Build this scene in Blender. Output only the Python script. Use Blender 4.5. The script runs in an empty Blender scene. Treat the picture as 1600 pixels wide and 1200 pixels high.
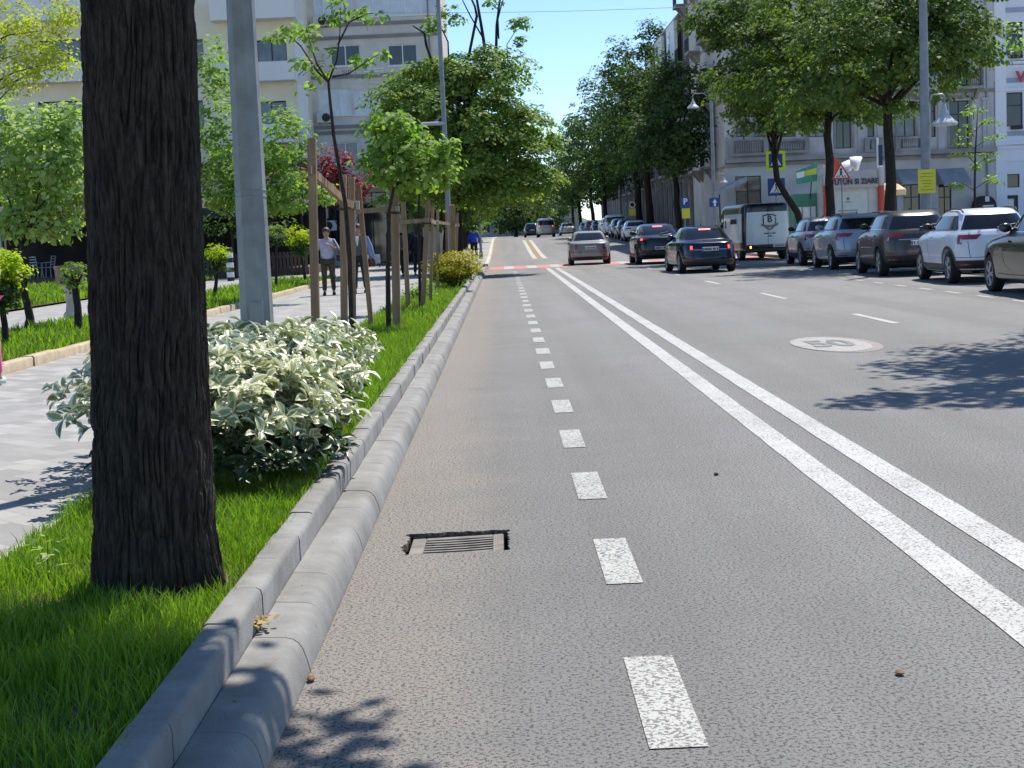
import bpy, bmesh, math, random
import numpy as np
from mathutils import Vector, Matrix
random.seed(7)
SC = bpy.context.scene
COL = SC.collection
PI = math.pi
R = math.radians

# ------------------------------------------------------------------ camera
F = 2320.0            # focal length in pixels of a 1600 px wide picture
CAMZ = 1.48
_y = Vector((-15, 234, -F)).normalized()
_a = Vector((-.045, .999, 0))
_z = (_a - _a.dot(_y) * _y).normalized()
_x = _y.cross(_z)
CM = Matrix((_x, _y, _z))
cd = bpy.data.cameras.new("camera")
cam = bpy.data.objects.new("camera", cd)
COL.objects.link(cam)
mw = CM.to_4x4()
mw.translation = Vector((0, 0, CAMZ))
cam.matrix_world = mw
cd.sensor_width = 36
cd.lens = F / 1600 * 36
cd.clip_start = .1
cd.clip_end = 4000
SC.camera = cam

def ray(px, py):
    return CM @ Vector((px - 800, 600 - py, -F))
def at(px, py, Y):
    d = ray(px, py)
    return Vector((0, 0, CAMZ)) + d * (Y / d.y)
def gp(px, py, z=0.0):
    d = ray(px, py)
    return Vector((0, 0, CAMZ)) + d * ((z - CAMZ) / d.z)

# ------------------------------------------------------------------ light
SUN_EL, SUN_AZ = R(58), R(32)      # azimuth to the right of the road direction (+Y)
w = bpy.data.worlds.new("World")
SC.world = w
w.use_nodes = True
nt = w.node_tree
sky = nt.nodes.new("ShaderNodeTexSky")
sky.sky_type = 'NISHITA'
sky.sun_disc = False
sky.sun_elevation = SUN_EL
sky.sun_rotation = SUN_AZ
sky.air_density = 0.8
sky.dust_density = 0.0
sky.ozone_density = 5.5
bg = nt.nodes["Background"]
bg.inputs[1].default_value = 0.13
nt.links.new(sky.outputs[0], bg.inputs[0])
sl = bpy.data.lights.new("sun", 'SUN')
sl.energy = 4.6
sl.angle = R(.55)
sl.color = (1, .945, .86)
so = bpy.data.objects.new("sun", sl)
COL.objects.link(so)
_d = Vector((math.sin(SUN_AZ) * math.cos(SUN_EL), math.cos(SUN_AZ) * math.cos(SUN_EL), math.sin(SUN_EL)))
so.rotation_euler = _d.to_track_quat('Z', 'Y').to_euler()
so.location = (0, 0, 60)
SC.view_settings.view_transform = 'Standard'
SC.view_settings.look = 'None'
SC.view_settings.exposure = 0.53
SC.view_settings.gamma = 1
try:
    SC.cycles.use_denoising = True
    SC.cycles.denoiser = 'OPENIMAGEDENOISE'
    SC.cycles.denoising_prefilter = 'ACCURATE'
    SC.cycles.max_bounces = 8
    SC.cycles.transparent_max_bounces = 8
    SC.cycles.caustics_reflective = False
    SC.cycles.caustics_refractive = False
    SC.cycles.sample_clamp_indirect = 6
except Exception:
    pass

def zr(Y):
    """height of the street: level, then a gentle rise beyond the crossing"""
    t = min(1, max(0, (Y - 78) / 64))
    return 1.0 * t * t * (3 - 2 * t)

# ------------------------------------------------------------------ tagging
def tag(o, label=None, cat=None, group=None, kind=None):
    if label: o['label'] = label
    if cat: o['category'] = cat
    if group: o['group'] = group
    if kind: o['kind'] = kind
    return o
def thing(name, label, cat, loc=(0, 0, 0), rz=0, group=None):
    o = bpy.data.objects.new(name, None)
    COL.objects.link(o)
    o.empty_display_size = .1
    o.location = loc
    o.rotation_euler = (0, 0, rz)
    return tag(o, label, cat, group)

# ------------------------------------------------------------------ mesh builder
class MB:
    def __init__(s):
        s.v = []; s.f = []; s.m = []; s.mi = 0
    def add(s, vs, fs):
        b = len(s.v)
        s.v += [tuple(p) for p in vs]
        s.f += [tuple(b + i for i in f) for f in fs]
        s.m += [s.mi] * len(fs)
        return s
    def quad(s, a, b, c, d):
        return s.add([a, b, c, d], [(0, 1, 2, 3)])
    def box(s, x0, x1, y0, y1, z0, z1):
        vs = [(x0, y0, z0), (x1, y0, z0), (x1, y1, z0), (x0, y1, z0), (x0, y0, z1), (x1, y0, z1), (x1, y1, z1), (x0, y1, z1)]
        return s.add(vs, [(0, 3, 2, 1), (4, 5, 6, 7), (0, 1, 5, 4), (1, 2, 6, 5), (2, 3, 7, 6), (3, 0, 4, 7)])
    def bbox(s, x0, x1, y0, y1, z0, z1, b=.01):
        """box with chamfered long edges"""
        b = min(b, (x1 - x0) * .45, (y1 - y0) * .45, (z1 - z0) * .45)
        vs = []
        for z, i in ((z0, b), (z0 + b, 0), (z1 - b, 0), (z1, b)):
            X0, X1, Y0, Y1 = x0 + i, x1 - i, y0 + i, y1 - i
            c = b if i == 0 else b * .5
            vs += [(X0 + c, Y0, z), (X1 - c, Y0, z), (X1, Y0 + c, z), (X1, Y1 - c, z), (X1 - c, Y1, z), (X0 + c, Y1, z), (X0, Y1 - c, z), (X0, Y0 + c, z)]
        fs = [tuple(range(7, -1, -1)), tuple(range(24, 32))]
        for k in range(3):
            for i in range(8):
                j = (i + 1) % 8
                fs.append((k * 8 + i, k * 8 + j, k * 8 + 8 + j, k * 8 + 8 + i))
        return s.add(vs, fs)
    def tube(s, pts, rad, n=8, cap=True, flat=1.0):
        pts = [Vector(p) for p in pts]
        if not hasattr(rad, '__len__'): rad = [rad] * len(pts)
        vs = []; fs = []
        up = Vector((0, 0, 1))
        prev = None
        for i, p in enumerate(pts):
            t = (pts[min(i + 1, len(pts) - 1)] - pts[max(i - 1, 0)]).normalized()
            if prev is None:
                a = t.cross(up)
                if a.length < .05: a = t.cross(Vector((0, 1, 0)))
            else:
                a = prev - prev.dot(t) * t
            a.normalize(); prev = a
            b = t.cross(a)
            for k in range(n):
                th = 2 * PI * (k + .5) / n
                vs.append(p + (a * math.cos(th) + b * math.sin(th) * flat) * rad[i])
        for i in range(len(pts) - 1):
            for k in range(n):
                j = (k + 1) % n
                fs.append((i * n + k, i * n + j, i * n + n + j, i * n + n + k))
        if cap:
            fs.append(tuple(range(n - 1, -1, -1)))
            fs.append(tuple((len(pts) - 1) * n + k for k in range(n)))
        return s.add(vs, fs)
    def lathe(s, prof, c=(0, 0, 0), n=20, ph=0.0):
        vs = []; fs = []
        for r, z in prof:
            for k in range(n):
                th = 2 * PI * (k + ph) / n
                vs.append((c[0] + r * math.cos(th), c[1] + r * math.sin(th), c[2] + z))
        for i in range(len(prof) - 1):
            for k in range(n):
                j = (k + 1) % n
                fs.append((i * n + k, i * n + j, i * n + n + j, i * n + n + k))
        fs.append(tuple(range(n - 1, -1, -1)))
        fs.append(tuple((len(prof) - 1) * n + k for k in range(n)))
        return s.add(vs, fs)
    def ell(s, c, r, nu=14, nv=9):
        vs = []; fs = []
        for i in range(nv + 1):
            la = -PI / 2 + PI * i / nv
            for k in range(nu):
                lo = 2 * PI * k / nu
                vs.append((c[0] + r[0] * math.cos(la) * math.cos(lo), c[1] + r[1] * math.cos(la) * math.sin(lo), c[2] + r[2] * math.sin(la)))
        for i in range(nv):
            for k in range(nu):
                j = (k + 1) % nu
                fs.append((i * nu + k, i * nu + j, i * nu + nu + j, i * nu + nu + k))
        return s.add(vs, fs)
    def prism(s, poly, y0, y1, ax='y'):
        """extrude polygon given as (x,z) along y (or as (y,z) along x)"""
        n = len(poly)
        if ax == 'y':
            vs = [(p[0], y0, p[1]) for p in poly] + [(p[0], y1, p[1]) for p in poly]
        elif ax == 'x':
            vs = [(y0, p[0], p[1]) for p in poly] + [(y1, p[0], p[1]) for p in poly]
        else:
            vs = [(p[0], p[1], y0) for p in poly] + [(p[0], p[1], y1) for p in poly]
        fs = [tuple(range(n)), tuple(range(2 * n - 1, n - 1, -1))]
        for i in range(n):
            j = (i + 1) % n
            fs.append((i, i + n, j + n, j))
        return s.add(vs, fs)
    def xf(s, M, start=0):
        for i in range(start, len(s.v)):
            s.v[i] = tuple(M @ Vector(s.v[i]))
        return s
    def build(s, name, mat=None, parent=None, smooth=None, fix=True):
        me = bpy.data.meshes.new(name)
        me.from_pydata(s.v, [], s.f)
        mats = mat if isinstance(mat, (list, tuple)) else [mat]
        for m in mats: me.materials.append(m)
        if len(mats) > 1:
            me.polygons.foreach_set('material_index', s.m)
        if fix:
            bm = bmesh.new(); bm.from_mesh(me)
            bmesh.ops.recalc_face_normals(bm, faces=bm.faces)
            bm.to_mesh(me); bm.free()
        if smooth is not None:
            me.polygons.foreach_set('use_smooth', [True] * len(me.polygons))
            me.set_sharp_from_angle(angle=R(smooth))
        me.update()
        o = bpy.data.objects.new(name, me)
        COL.objects.link(o)
        if parent: o.parent = parent
        return o

def npmesh(name, V, Fq, mats, parent=None, midx=None, smooth=False):
    """mesh from numpy arrays; Fq (n,4) or (n,3) or list of both"""
    me = bpy.data.meshes.new(name)
    Fl = Fq if isinstance(Fq, list) else [Fq]
    me.vertices.add(len(V)); me.vertices.foreach_set('co', np.asarray(V, dtype=np.float32).ravel())
    nl = sum(f.size for f in Fl); npoly = sum(len(f) for f in Fl)
    me.loops.add(nl); me.polygons.add(npoly)
    me.loops.foreach_set('vertex_index', np.concatenate([f.ravel() for f in Fl]).astype(np.int32))
    sizes = np.concatenate([np.full(len(f), f.shape[1]) for f in Fl])
    starts = np.concatenate([[0], np.cumsum(sizes)[:-1]]).astype(np.int32)
    me.polygons.foreach_set('loop_start', starts)
    for m in (mats if isinstance(mats, (list, tuple)) else [mats]): me.materials.append(m)
    if midx is not None: me.polygons.foreach_set('material_index', np.asarray(midx, dtype=np.int32))
    if smooth: me.polygons.foreach_set('use_smooth', np.ones(npoly, dtype=bool))
    me.update(calc_edges=True)
    me.validate()
    o = bpy.data.objects.new(name, me)
    COL.objects.link(o)
    if parent: o.parent = parent
    return o

def text_mesh(name, txt, size, mat, parent, loc, rot=(PI / 2, 0, 0), ext=.004, align='CENTER', sx=1.0, bold=0.0):
    cu = bpy.data.curves.new(name, 'FONT')
    cu.body = txt; cu.size = size; cu.align_x = align; cu.align_y = 'CENTER'; cu.extrude = ext; cu.offset = bold
    t = bpy.data.objects.new(name, cu)
    COL.objects.link(t)
    dg = bpy.context.evaluated_depsgraph_get()
    me = bpy.data.meshes.new_from_object(t.evaluated_get(dg))
    COL.objects.unlink(t); bpy.data.objects.remove(t)
    me.materials.clear(); me.materials.append(mat)
    o = bpy.data.objects.new(name, me)
    COL.objects.link(o)
    o.location = loc; o.rotation_euler = rot; o.scale = (sx, 1, 1)
    if parent: o.parent = parent
    return o

# ------------------------------------------------------------------ materials
MATS = {}
def _new(name):
    m = bpy.data.materials.new(name); m.use_nodes = True
    nt = m.node_tree
    return m, nt, nt.nodes["Principled BSDF"], nt.nodes["Material Output"]
def _noise(nt, scale, detail=4, vec=None, rough=.55):
    n = nt.nodes.new("ShaderNodeTexNoise")
    n.inputs['Scale'].default_value = scale; n.inputs['Detail'].default_value = detail; n.inputs['Roughness'].default_value = rough
    if vec is not None: nt.links.new(vec, n.inputs['Vector'])
    return n
def _ramp(nt, fac, stops, interp='LINEAR'):
    r = nt.nodes.new("ShaderNodeValToRGB"); r.color_ramp.interpolation = interp
    e = r.color_ramp.elements
    while len(e) < len(stops): e.new(.5)
    for i, (p, c) in enumerate(stops):
        e[i].position = p
        e[i].color = (c, c, c, 1) if not hasattr(c, '__len__') else (c[0], c[1], c[2], 1)
    nt.links.new(fac, r.inputs[0])
    return r
def _mix(nt, fac, a, b, mode='MIX'):
    n = nt.nodes.new("ShaderNodeMix"); n.data_type = 'RGBA'; n.blend_type = mode
    for i, val in ((0, fac), (6, a), (7, b)):
        if hasattr(val, 'links'): nt.links.new(val, n.inputs[i])
        elif i == 0: n.inputs[0].default_value = val
        else: n.inputs[i].default_value = (val[0], val[1], val[2], 1)
    return n.outputs[2]
def _bump(nt, height, strength, dist, bsdf):
    b = nt.nodes.new("ShaderNodeBump"); b.inputs['Strength'].default_value = strength; b.inputs['Distance'].default_value = dist
    nt.links.new(height, b.inputs['Height']); nt.links.new(b.outputs[0], bsdf.inputs['Normal'])
def _objco(nt, scale=None):
    t = nt.nodes.new("ShaderNodeTexCoord")
    if scale is None: return t.outputs['Object']
    mp = nt.nodes.new("ShaderNodeMapping"); mp.inputs['Scale'].default_value = scale
    nt.links.new(t.outputs['Object'], mp.inputs[0])
    return mp.outputs[0]

def pm(name, c, c2=None, scale=6, rough=.7, metal=0, bump=0, bscale=40, spec=.5, stretch=None, coat=0, lo=.35, hi=.65):
    """principled with a two tone noise and optional bump"""
    if name in MATS: return MATS[name]
    m, nt, b, o = _new(name)
    b.inputs['Roughness'].default_value = rough; b.inputs['Metallic'].default_value = metal
    b.inputs['Specular IOR Level'].default_value = spec
    b.inputs['Coat Weight'].default_value = coat; b.inputs['Coat Roughness'].default_value = .03
    co = _objco(nt, stretch)
    c2 = c2 or tuple(min(1, x * 1.18) for x in c)
    n = _noise(nt, scale, 5, co)
    r = _ramp(nt, n.outputs['Fac'], [(lo, c), (hi, c2)])
    nt.links.new(r.outputs[0], b.inputs['Base Color'])
    if bump:
        n2 = _noise(nt, bscale, 4, co)
        _bump(nt, n2.outputs['Fac'], bump, .01, b)
    MATS[name] = m
    return m
def emis(name, c, strength):
    if name in MATS: return MATS[name]
    m, nt, b, o = _new(name)
    b.inputs['Base Color'].default_value = (*c, 1)
    b.inputs['Emission Color'].default_value = (*c, 1); b.inputs['Emission Strength'].default_value = strength
    MATS[name] = m
    return m
def leafmat(name, c1, c2, trans=.35, rough=.6, spec=.18, tcol=None):
    """leaf: per leaf colour variation, part of the light passes through"""
    if name in MATS: return MATS[name]
    m, nt, b, o = _new(name)
    g = nt.nodes.new("ShaderNodeNewGeometry")
    r = _ramp(nt, g.outputs['Random Per Island'], [(0, c1), (1, c2)])
    pat = _noise(nt, 1.3, 2, _objco(nt))
    pc = _mix(nt, _ramp(nt, pat.outputs['Fac'], [(.42, 0), (.66, .55)]).outputs[0], r.outputs[0], tuple(min(.9, x * k) for x, k in zip(c2, (1.35, 1.12, .8))))
    nt.links.new(pc, b.inputs['Base Color'])
    b.inputs['Roughness'].default_value = rough; b.inputs['Specular IOR Level'].default_value = spec
    t = nt.nodes.new("ShaderNodeBsdfTranslucent")
    if tcol is None:
        tc = _mix(nt, 1.0, r.outputs[0], (1.5, 1.7, .55), 'MULTIPLY')
    else:
        tc = _mix(nt, 1.0, r.outputs[0], tcol, 'MULTIPLY')
    nt.links.new(tc, t.inputs['Color'])
    mx = nt.nodes.new("ShaderNodeMixShader"); mx.inputs[0].default_value = trans
    nt.links.new(b.outputs[0], mx.inputs[1]); nt.links.new(t.outputs[0], mx.inputs[2])
    nt.links.new(mx.outputs[0], o.inputs['Surface'])
    MATS[name] = m
    return m

def m_asphalt():
    m, nt, b, o = _new("asphalt")
    co = _objco(nt)
    pits = _noise(nt, 74, 3, co, .66)
    fine = _noise(nt, 210, 3, co, .7)
    big = _noise(nt, .35, 4, co)
    mid = _noise(nt, 2.2, 4, co)
    base = _ramp(nt, big.outputs['Fac'], [(.3, (.238, .235, .228)), (.7, (.295, .291, .282))])
    c = _mix(nt, _ramp(nt, mid.outputs['Fac'], [(.35, .0), (.7, .35)]).outputs[0], base.outputs[0], (.205, .20, .19))
    lanes = _noise(nt, 1.0, 3, _objco(nt, (.9, .025, 1)))
    c = _mix(nt, _ramp(nt, lanes.outputs['Fac'], [(.36, .55), (.6, 0)]).outputs[0], c, (.165, .16, .15))
    spots = _noise(nt, 1.1, 2, co)
    c = _mix(nt, _ramp(nt, spots.outputs['Fac'], [(.70, 0), (.76, .5)]).outputs[0], c, (.11, .105, .10))
    # tan dust lying along the gutter
    sep = nt.nodes.new("ShaderNodeSeparateXYZ"); nt.links.new(co, sep.inputs[0])
    add = nt.nodes.new("ShaderNodeMath"); add.operation = 'MULTIPLY_ADD'; add.inputs[1].default_value = .9
    nt.links.new(mid.outputs['Fac'], add.inputs[0]); nt.links.new(sep.outputs[0], add.inputs[2])
    dust = _ramp(nt, add.outputs[0], [(0, .5), (.5, 0)])
    c = _mix(nt, dust.outputs[0], c, (.32, .272, .22))
    pf = _ramp(nt, pits.outputs['Fac'], [(.415, .9), (.48, 0)])
    c = _mix(nt, pf.outputs[0], c, (.05, .048, .045))
    ff = _ramp(nt, fine.outputs['Fac'], [(.3, .55), (.5, 0)])
    c = _mix(nt, ff.outputs[0], c, (.07, .068, .065))
    nt.links.new(c, b.inputs['Base Color'])
    b.inputs['Roughness'].default_value = .85
    b.inputs['Specular IOR Level'].default_value = .35
    mx = nt.nodes.new("ShaderNodeMath"); mx.operation = 'ADD'
    nt.links.new(pits.outputs['Fac'], mx.inputs[0]); nt.links.new(fine.outputs['Fac'], mx.inputs[1])
    _bump(nt, mx.outputs[0], .75, .007, b)
    return m
def m_paint(name, col, worn=.42):
    m, nt, b, o = _new(name)
    co = _objco(nt)
    n = _noise(nt, 70, 3, co, .65)
    n2 = _noise(nt, 3, 3, co)
    s = nt.nodes.new("ShaderNodeMath"); s.operation = 'MULTIPLY_ADD'; s.inputs[1].default_value = .16
    nt.links.new(n2.outputs['Fac'], s.inputs[0]); nt.links.new(n.outputs['Fac'], s.inputs[2])
    f = _ramp(nt, s.outputs[0], [(worn + .08, 1), (worn + .125, 0)])
    big = _noise(nt, .8, 4, co)
    cw = _mix(nt, _ramp(nt, big.outputs['Fac'], [(.4, 0), (.68, .45)]).outputs[0], col, (.27, .265, .255))
    c = _mix(nt, f.outputs[0], cw, (.13, .127, .12))
    nt.links.new(c, b.inputs['Base Color']); b.inputs['Roughness'].default_value = .7
    _bump(nt, n.outputs['Fac'], .35, .004, b)
    return m
def m_pavers():
    m, nt, b, o = _new("pavers")
    t = nt.nodes.new("ShaderNodeTexCoord")
    mp = nt.nodes.new("ShaderNodeMapping"); mp.inputs['Rotation'].default_value = (0, 0, R(45))
    nt.links.new(t.outputs['Object'], mp.inputs[0])
    br = nt.nodes.new("ShaderNodeTexBrick")
    br.inputs['Scale'].default_value = 1.0
    br.inputs['Brick Width'].default_value = .3; br.inputs['Row Height'].default_value = .15; br.inputs['Mortar Size'].default_value = .004
    br.inputs['Color1'].default_value = (.21, .203, .19, 1); br.inputs['Color2'].default_value = (.45, .435, .40, 1)
    br.inputs['Mortar'].default_value = (.2, .19, .18, 1); br.inputs['Bias'].default_value = -.35
    nt.links.new(mp.outputs[0], br.inputs['Vector'])
    n = _noise(nt, 60, 4, t.outputs['Object']); n2 = _noise(nt, .6, 4, t.outputs['Object'])
    c = _mix(nt, .25, br.outputs['Color'], _ramp(nt, n.outputs['Fac'], [(.3, .24), (.7, .42)]).outputs[0])
    c = _mix(nt, _ramp(nt, n2.outputs['Fac'], [(.4, 0), (.75, .4)]).outputs[0], c, (.35, .34, .32))
    nt.links.new(c, b.inputs['Base Color']); b.inputs['Roughness'].default_value = .85
    _bump(nt, br.outputs['Fac'], -.4, .006, b)
    return m
def m_bark(name, c1, c2, sc=1.0):
    m, nt, b, o = _new(name)
    co = _objco(nt, (sc, sc, sc * .16))
    wv = _noise(nt, 5, 3, _objco(nt, (sc, sc, sc * .5)))
    dv = nt.nodes.new("ShaderNodeVectorMath"); dv.operation = 'MULTIPLY_ADD'; dv.inputs[1].default_value = (.05, .05, 0)
    nt.links.new(wv.outputs['Color'], dv.inputs[0]); nt.links.new(co, dv.inputs[2])
    n = _noise(nt, 26, 5, dv.outputs[0], .6)
    n.noise_type = 'RIDGED_MULTIFRACTAL'; n.inputs['Gain'].default_value = 2.2; n.normalize = True
    n2 = _noise(nt, 90, 4, _objco(nt, (sc, sc, sc * .4)), .6)
    cm = nt.nodes.new("ShaderNodeMath"); cm.operation = 'MULTIPLY'
    nt.links.new(n.outputs['Fac'], cm.inputs[0]); nt.links.new(n2.outputs['Fac'], cm.inputs[1])
    n3 = _noise(nt, 52, 6, dv.outputs[0], .7)
    r = _ramp(nt, n3.outputs['Fac'], [(.36, c1), (.74, c2)])
    nt.links.new(r.outputs[0], b.inputs['Base Color'])
    b.inputs['Roughness'].default_value = .9; b.inputs['Specular IOR Level'].default_value = .25
    a = nt.nodes.new("ShaderNodeMath"); a.operation = 'MULTIPLY_ADD'; a.inputs[1].default_value = .4
    nt.links.new(n2.outputs['Fac'], a.inputs[0]); nt.links.new(n.outputs['Fac'], a.inputs[2])
    _bump(nt, a.outputs[0], 1.0, .016, b)
    return m
ASPHALT = m_asphalt(); PAVERS = m_pavers()
WHITEPAINT = m_paint("road_paint", (.46, .455, .44), .41)
WORNPAINT = m_paint("worn_paint", (.44, .435, .41), .44)
REDPAINT = m_paint("red_paint", (.55, .15, .12), .38)
PINKPAINT = m_paint("faded_paint", (.34, .325, .31), .42)
GREYPAINT = m_paint("grey_paint", (.12, .12, .12), .2)
BARK = m_bark("dark_bark", (.012, .0095, .0075), (.092, .071, .054))
BARK2 = m_bark("bark", (.018, .015, .012), (.06, .05, .042), .6)
CONC = pm("kerb_concrete", (.18, .175, .166), (.29, .283, .27), 6, .88, bump=.35, bscale=120, lo=.22, hi=.72)
# grime: broad dark patches and small pits on the kerb stones
_nt = CONC.node_tree; _b = _nt.nodes["Principled BSDF"]; _src = _b.inputs['Base Color'].links[0].from_socket; _co = _objco(_nt)
_c = _mix(_nt, _ramp(_nt, _noise(_nt, 1.7, 5, _co, .7).outputs['Fac'], [(.48, 0), (.72, .6)]).outputs[0], _src, (.12, .112, .10))
_c = _mix(_nt, _ramp(_nt, _noise(_nt, 34, 3, _co, .6).outputs['Fac'], [(.66, 0), (.72, .7)]).outputs[0], _c, (.07, .065, .06))
_c = _mix(_nt, _ramp(_nt, _noise(_nt, 9, 4, _objco(_nt, (1, 1, .15)), .6).outputs['Fac'], [(.58, 0), (.75, .4)]).outputs[0], _c, (.36, .345, .32))
_nt.links.new(_c, _b.inputs['Base Color'])
CONC2 = pm("pale_concrete", (.42, .39, .33), (.52, .49, .42), 4, .85, bump=.3, bscale=60)
WOOD = pm("weathered_wood", (.185, .125, .07), (.33, .23, .135), 9, .8, bump=.4, bscale=50, stretch=(1, 1, .1))
GALV = pm("galvanised_steel", (.18, .188, .18), (.27, .278, .27), 5, .5, metal=.35, bump=.08, bscale=90)
GALV2 = pm("painted_grey_steel", (.20, .22, .235), (.27, .29, .305), 4, .5, metal=.1)
DARKMETAL = pm("dark_iron", (.015, .015, .017), (.03, .03, .03), 8, .5, metal=.3)
BLACKPL = pm("black_plastic", (.012, .012, .013), (.02, .02, .02), 20, .5)
RUBBER = pm("rubber", (.012, .012, .012), (.022, .022, .022), 15, .8)
ALLOY = pm("alloy", (.38, .38, .39), (.5, .5, .51), 5, .35, metal=.8)
GLASS = pm("dark_glass", (.008, .010, .012), (.014, .016, .018), 2, .03, spec=.45)
PLATE = pm("plate_white", (.6, .6, .58), (.66, .66, .64), 30, .5)
SIGNW = pm("sign_white", (.72, .73, .73), (.78, .78, .78), 4, .5)
SIGNB = pm("sign_blue", (.012, .04, .22), (.015, .05, .26), 4, .45)
SIGNY = pm("sign_yellow", (.62, .60, .03), (.68, .66, .05), 6, .5)
SIGNFL = pm("sign_fluorescent", (.55, .85, .03), (.6, .9, .04), 4, .5)
SIGNR = pm("sign_red", (.5, .03, .025), (.56, .04, .03), 4, .5)
SIGNBK = pm("sign_black", (.015, .015, .015), (.02, .02, .02), 4, .6)
SOIL = pm("soil", (.05, .035, .02), (.10, .07, .045), 12, .95, bump=.6, bscale=30)
LEAF_LIN = leafmat("linden_leaf", (.09, .18, .04), (.23, .33, .085), .42, tcol=(1.7, 1.7, .55))
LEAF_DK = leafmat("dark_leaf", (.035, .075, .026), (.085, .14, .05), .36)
LEAF_MID = leafmat("fresh_leaf", (.10, .19, .05), (.26, .37, .11), .45)
LEAF_SILV = leafmat("silvery_leaf", (.13, .24, .06), (.45, .54, .26), .45)
LEAF_YEL = leafmat("yellow_leaf", (.24, .30, .03), (.44, .47, .08), .45)
LEAF_GOLD = leafmat("golden_leaf", (.22, .32, .01), (.50, .58, .02), .45)
LEAF_BRONZE = leafmat("bronze_leaf", (.16, .18, .012), (.50, .43, .03), .35)
LEAF_RED = leafmat("plum_leaf", (.10, .012, .014), (.28, .07, .06), .25, tcol=(1.6, .6, .5))
LEAF_R = leafmat("street_leaf", (.048, .105, .030), (.14, .215, .06), .38, tcol=(1.6, 1.6, .55))
GRASS = leafmat("grass_blade", (.085, .18, .014), (.24, .37, .04), .42, .5, .3, tcol=(1.5, 1.7, .5))
# dry straw coloured patches in the turf
_nt = GRASS.node_tree
_b = _nt.nodes["Principled BSDF"]; _src = _b.inputs['Base Color'].links[0].from_socket
_n1 = _noise(_nt, 1.9, 3, _objco(_nt)); _g = _nt.nodes.new("ShaderNodeNewGeometry")
_f = _nt.nodes.new("ShaderNodeMath"); _f.operation = 'MULTIPLY'
_nt.links.new(_ramp(_nt, _n1.outputs['Fac'], [(.45, .08), (.72, .8)]).outputs[0], _f.inputs[0]); _nt.links.new(_g.outputs['Random Per Island'], _f.inputs[1])
_nt.links.new(_mix(_nt, _f.outputs[0], _src, (.34, .30, .10)), _b.inputs['Base Color'])
LAWN = pm("lawn_green", (.05, .15, .01), (.12, .26, .03), 9, .9, bump=.8, bscale=70)
# ================================================================== SETTING
def strip(name, x0, x1, ys, dz, mat, kind='structure', nx=1, zf=zr):
    """sheet following the street's long profile"""
    mb = MB()
    xs = [x0 + (x1 - x0) * i / nx for i in range(nx + 1)]
    for i in range(len(ys) - 1):
        for k in range(nx):
            a, b = ys[i], ys[i + 1]
            mb.quad((xs[k], a, zf(a) + dz), (xs[k + 1], a, zf(a) + dz), (xs[k + 1], b, zf(b) + dz), (xs[k], b, zf(b) + dz))
    o = mb.build(name, mat)
    return tag(o, kind=kind)
YS = [-8, 0, 20, 40, 60, 76] + list(range(78, 146, 4)) + [150, 170, 200, 260, 340, 450]
def yrange(a, b):
    return [a] + [y for y in YS if a + .5 < y < b - .5] + [b]
KX = -.736          # road edge of the left gutter stones
RKX = 11.3          # right kerb
# ground: one sheet to the horizon
mb = MB()
gy = [-60] + YS + [700, 1500]
for i in range(len(gy) - 1):
    a, b = gy[i], gy[i + 1]
    mb.quad((-900, a, zr(a) - .12), (900, a, zr(a) - .12), (900, b, zr(b) - .12), (-900, b, zr(b) - .12))
tag(mb.build('ground', pm("earth", (.16, .15, .12), (.24, .22, .18), .5, .95)), kind='structure')

# road, with the broken-out hole round the drain
GX0, GX1, GY0, GY1 = -.53, .02, 6.93, 7.48        # drain grate outline
g0 = gp(637, 867); g1 = gp(787, 857); g2 = gp(785, 826)
GX0, GX1, GY0 = g0.x, g1.x, min(g0.y, g1.y)
GY1 = GY0 + .44
mb = MB()
hx0, hx1, hy0, hy1 = GX0 - .12, GX1 + .12, GY0 - .02, GY1 + .14
xs = [KX + .002, hx0, hx1, 4, RKX]
ys = [-8, hy0, hy1] + yrange(20, 450)
for i in range(len(ys) - 1):
    for k in range(len(xs) - 1):
        if k == 1 and i == 1: continue
        a, b = ys[i], ys[i + 1]
        mb.quad((xs[k], a, zr(a)), (xs[k + 1], a, zr(a)), (xs[k + 1], b, zr(b)), (xs[k], b, zr(b)))
rnd = random.Random(3)
outer = []; inner = []
n = 26
def hole_pts(x0, x1, y0, y1, jit):
    p = []; ww = 0.0
    for s in range(4):
        for i in range(n):
            t = i / n
            ww = ww * .55 + rnd.uniform(-jit, jit)
            q = [(x0 + (x1 - x0) * t, y0 + ww * .15), (x1 + ww, y0 + (y1 - y0) * t), (x1 + (x0 - x1) * t, y1 + ww), (x0 + ww, y1 + (y0 - y1) * t)][s]
            p.append(q)
    return p
outer = hole_pts(hx0, hx1, hy0, hy1, 0)
inner = hole_pts(GX0 - .03, GX1 + .03, GY0 + .006, GY1 + .055, .013)
N = len(outer)
vs = [(x, y, 0) for x, y in outer] + [(x, y, 0) for x, y in inner] + [(x + rnd.uniform(-.004, .004), y - .006, -.014) for x, y in inner] + [(x, y - .012, -.04) for x, y in inner]
fs = []
for k in range(3):
    mb.mi = 0 if k < 1 else 1
    fs = []
    for i in range(N):
        j = (i + 1) % N
        fs.append((k * N + i, k * N + j, k * N + N + j, k * N + N + i))
    mb.add(vs, fs)
tag(mb.build('road', [ASPHALT, pm('broken_asphalt', (.05, .035, .025), (.20, .15, .11), 60, .95, bump=.9, bscale=90)]), kind='structure')
mb = MB(); mb.quad((hx0, hy0, -.11), (hx1, hy0, -.11), (hx1, hy1, -.11), (hx0, hy1, -.11))
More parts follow.
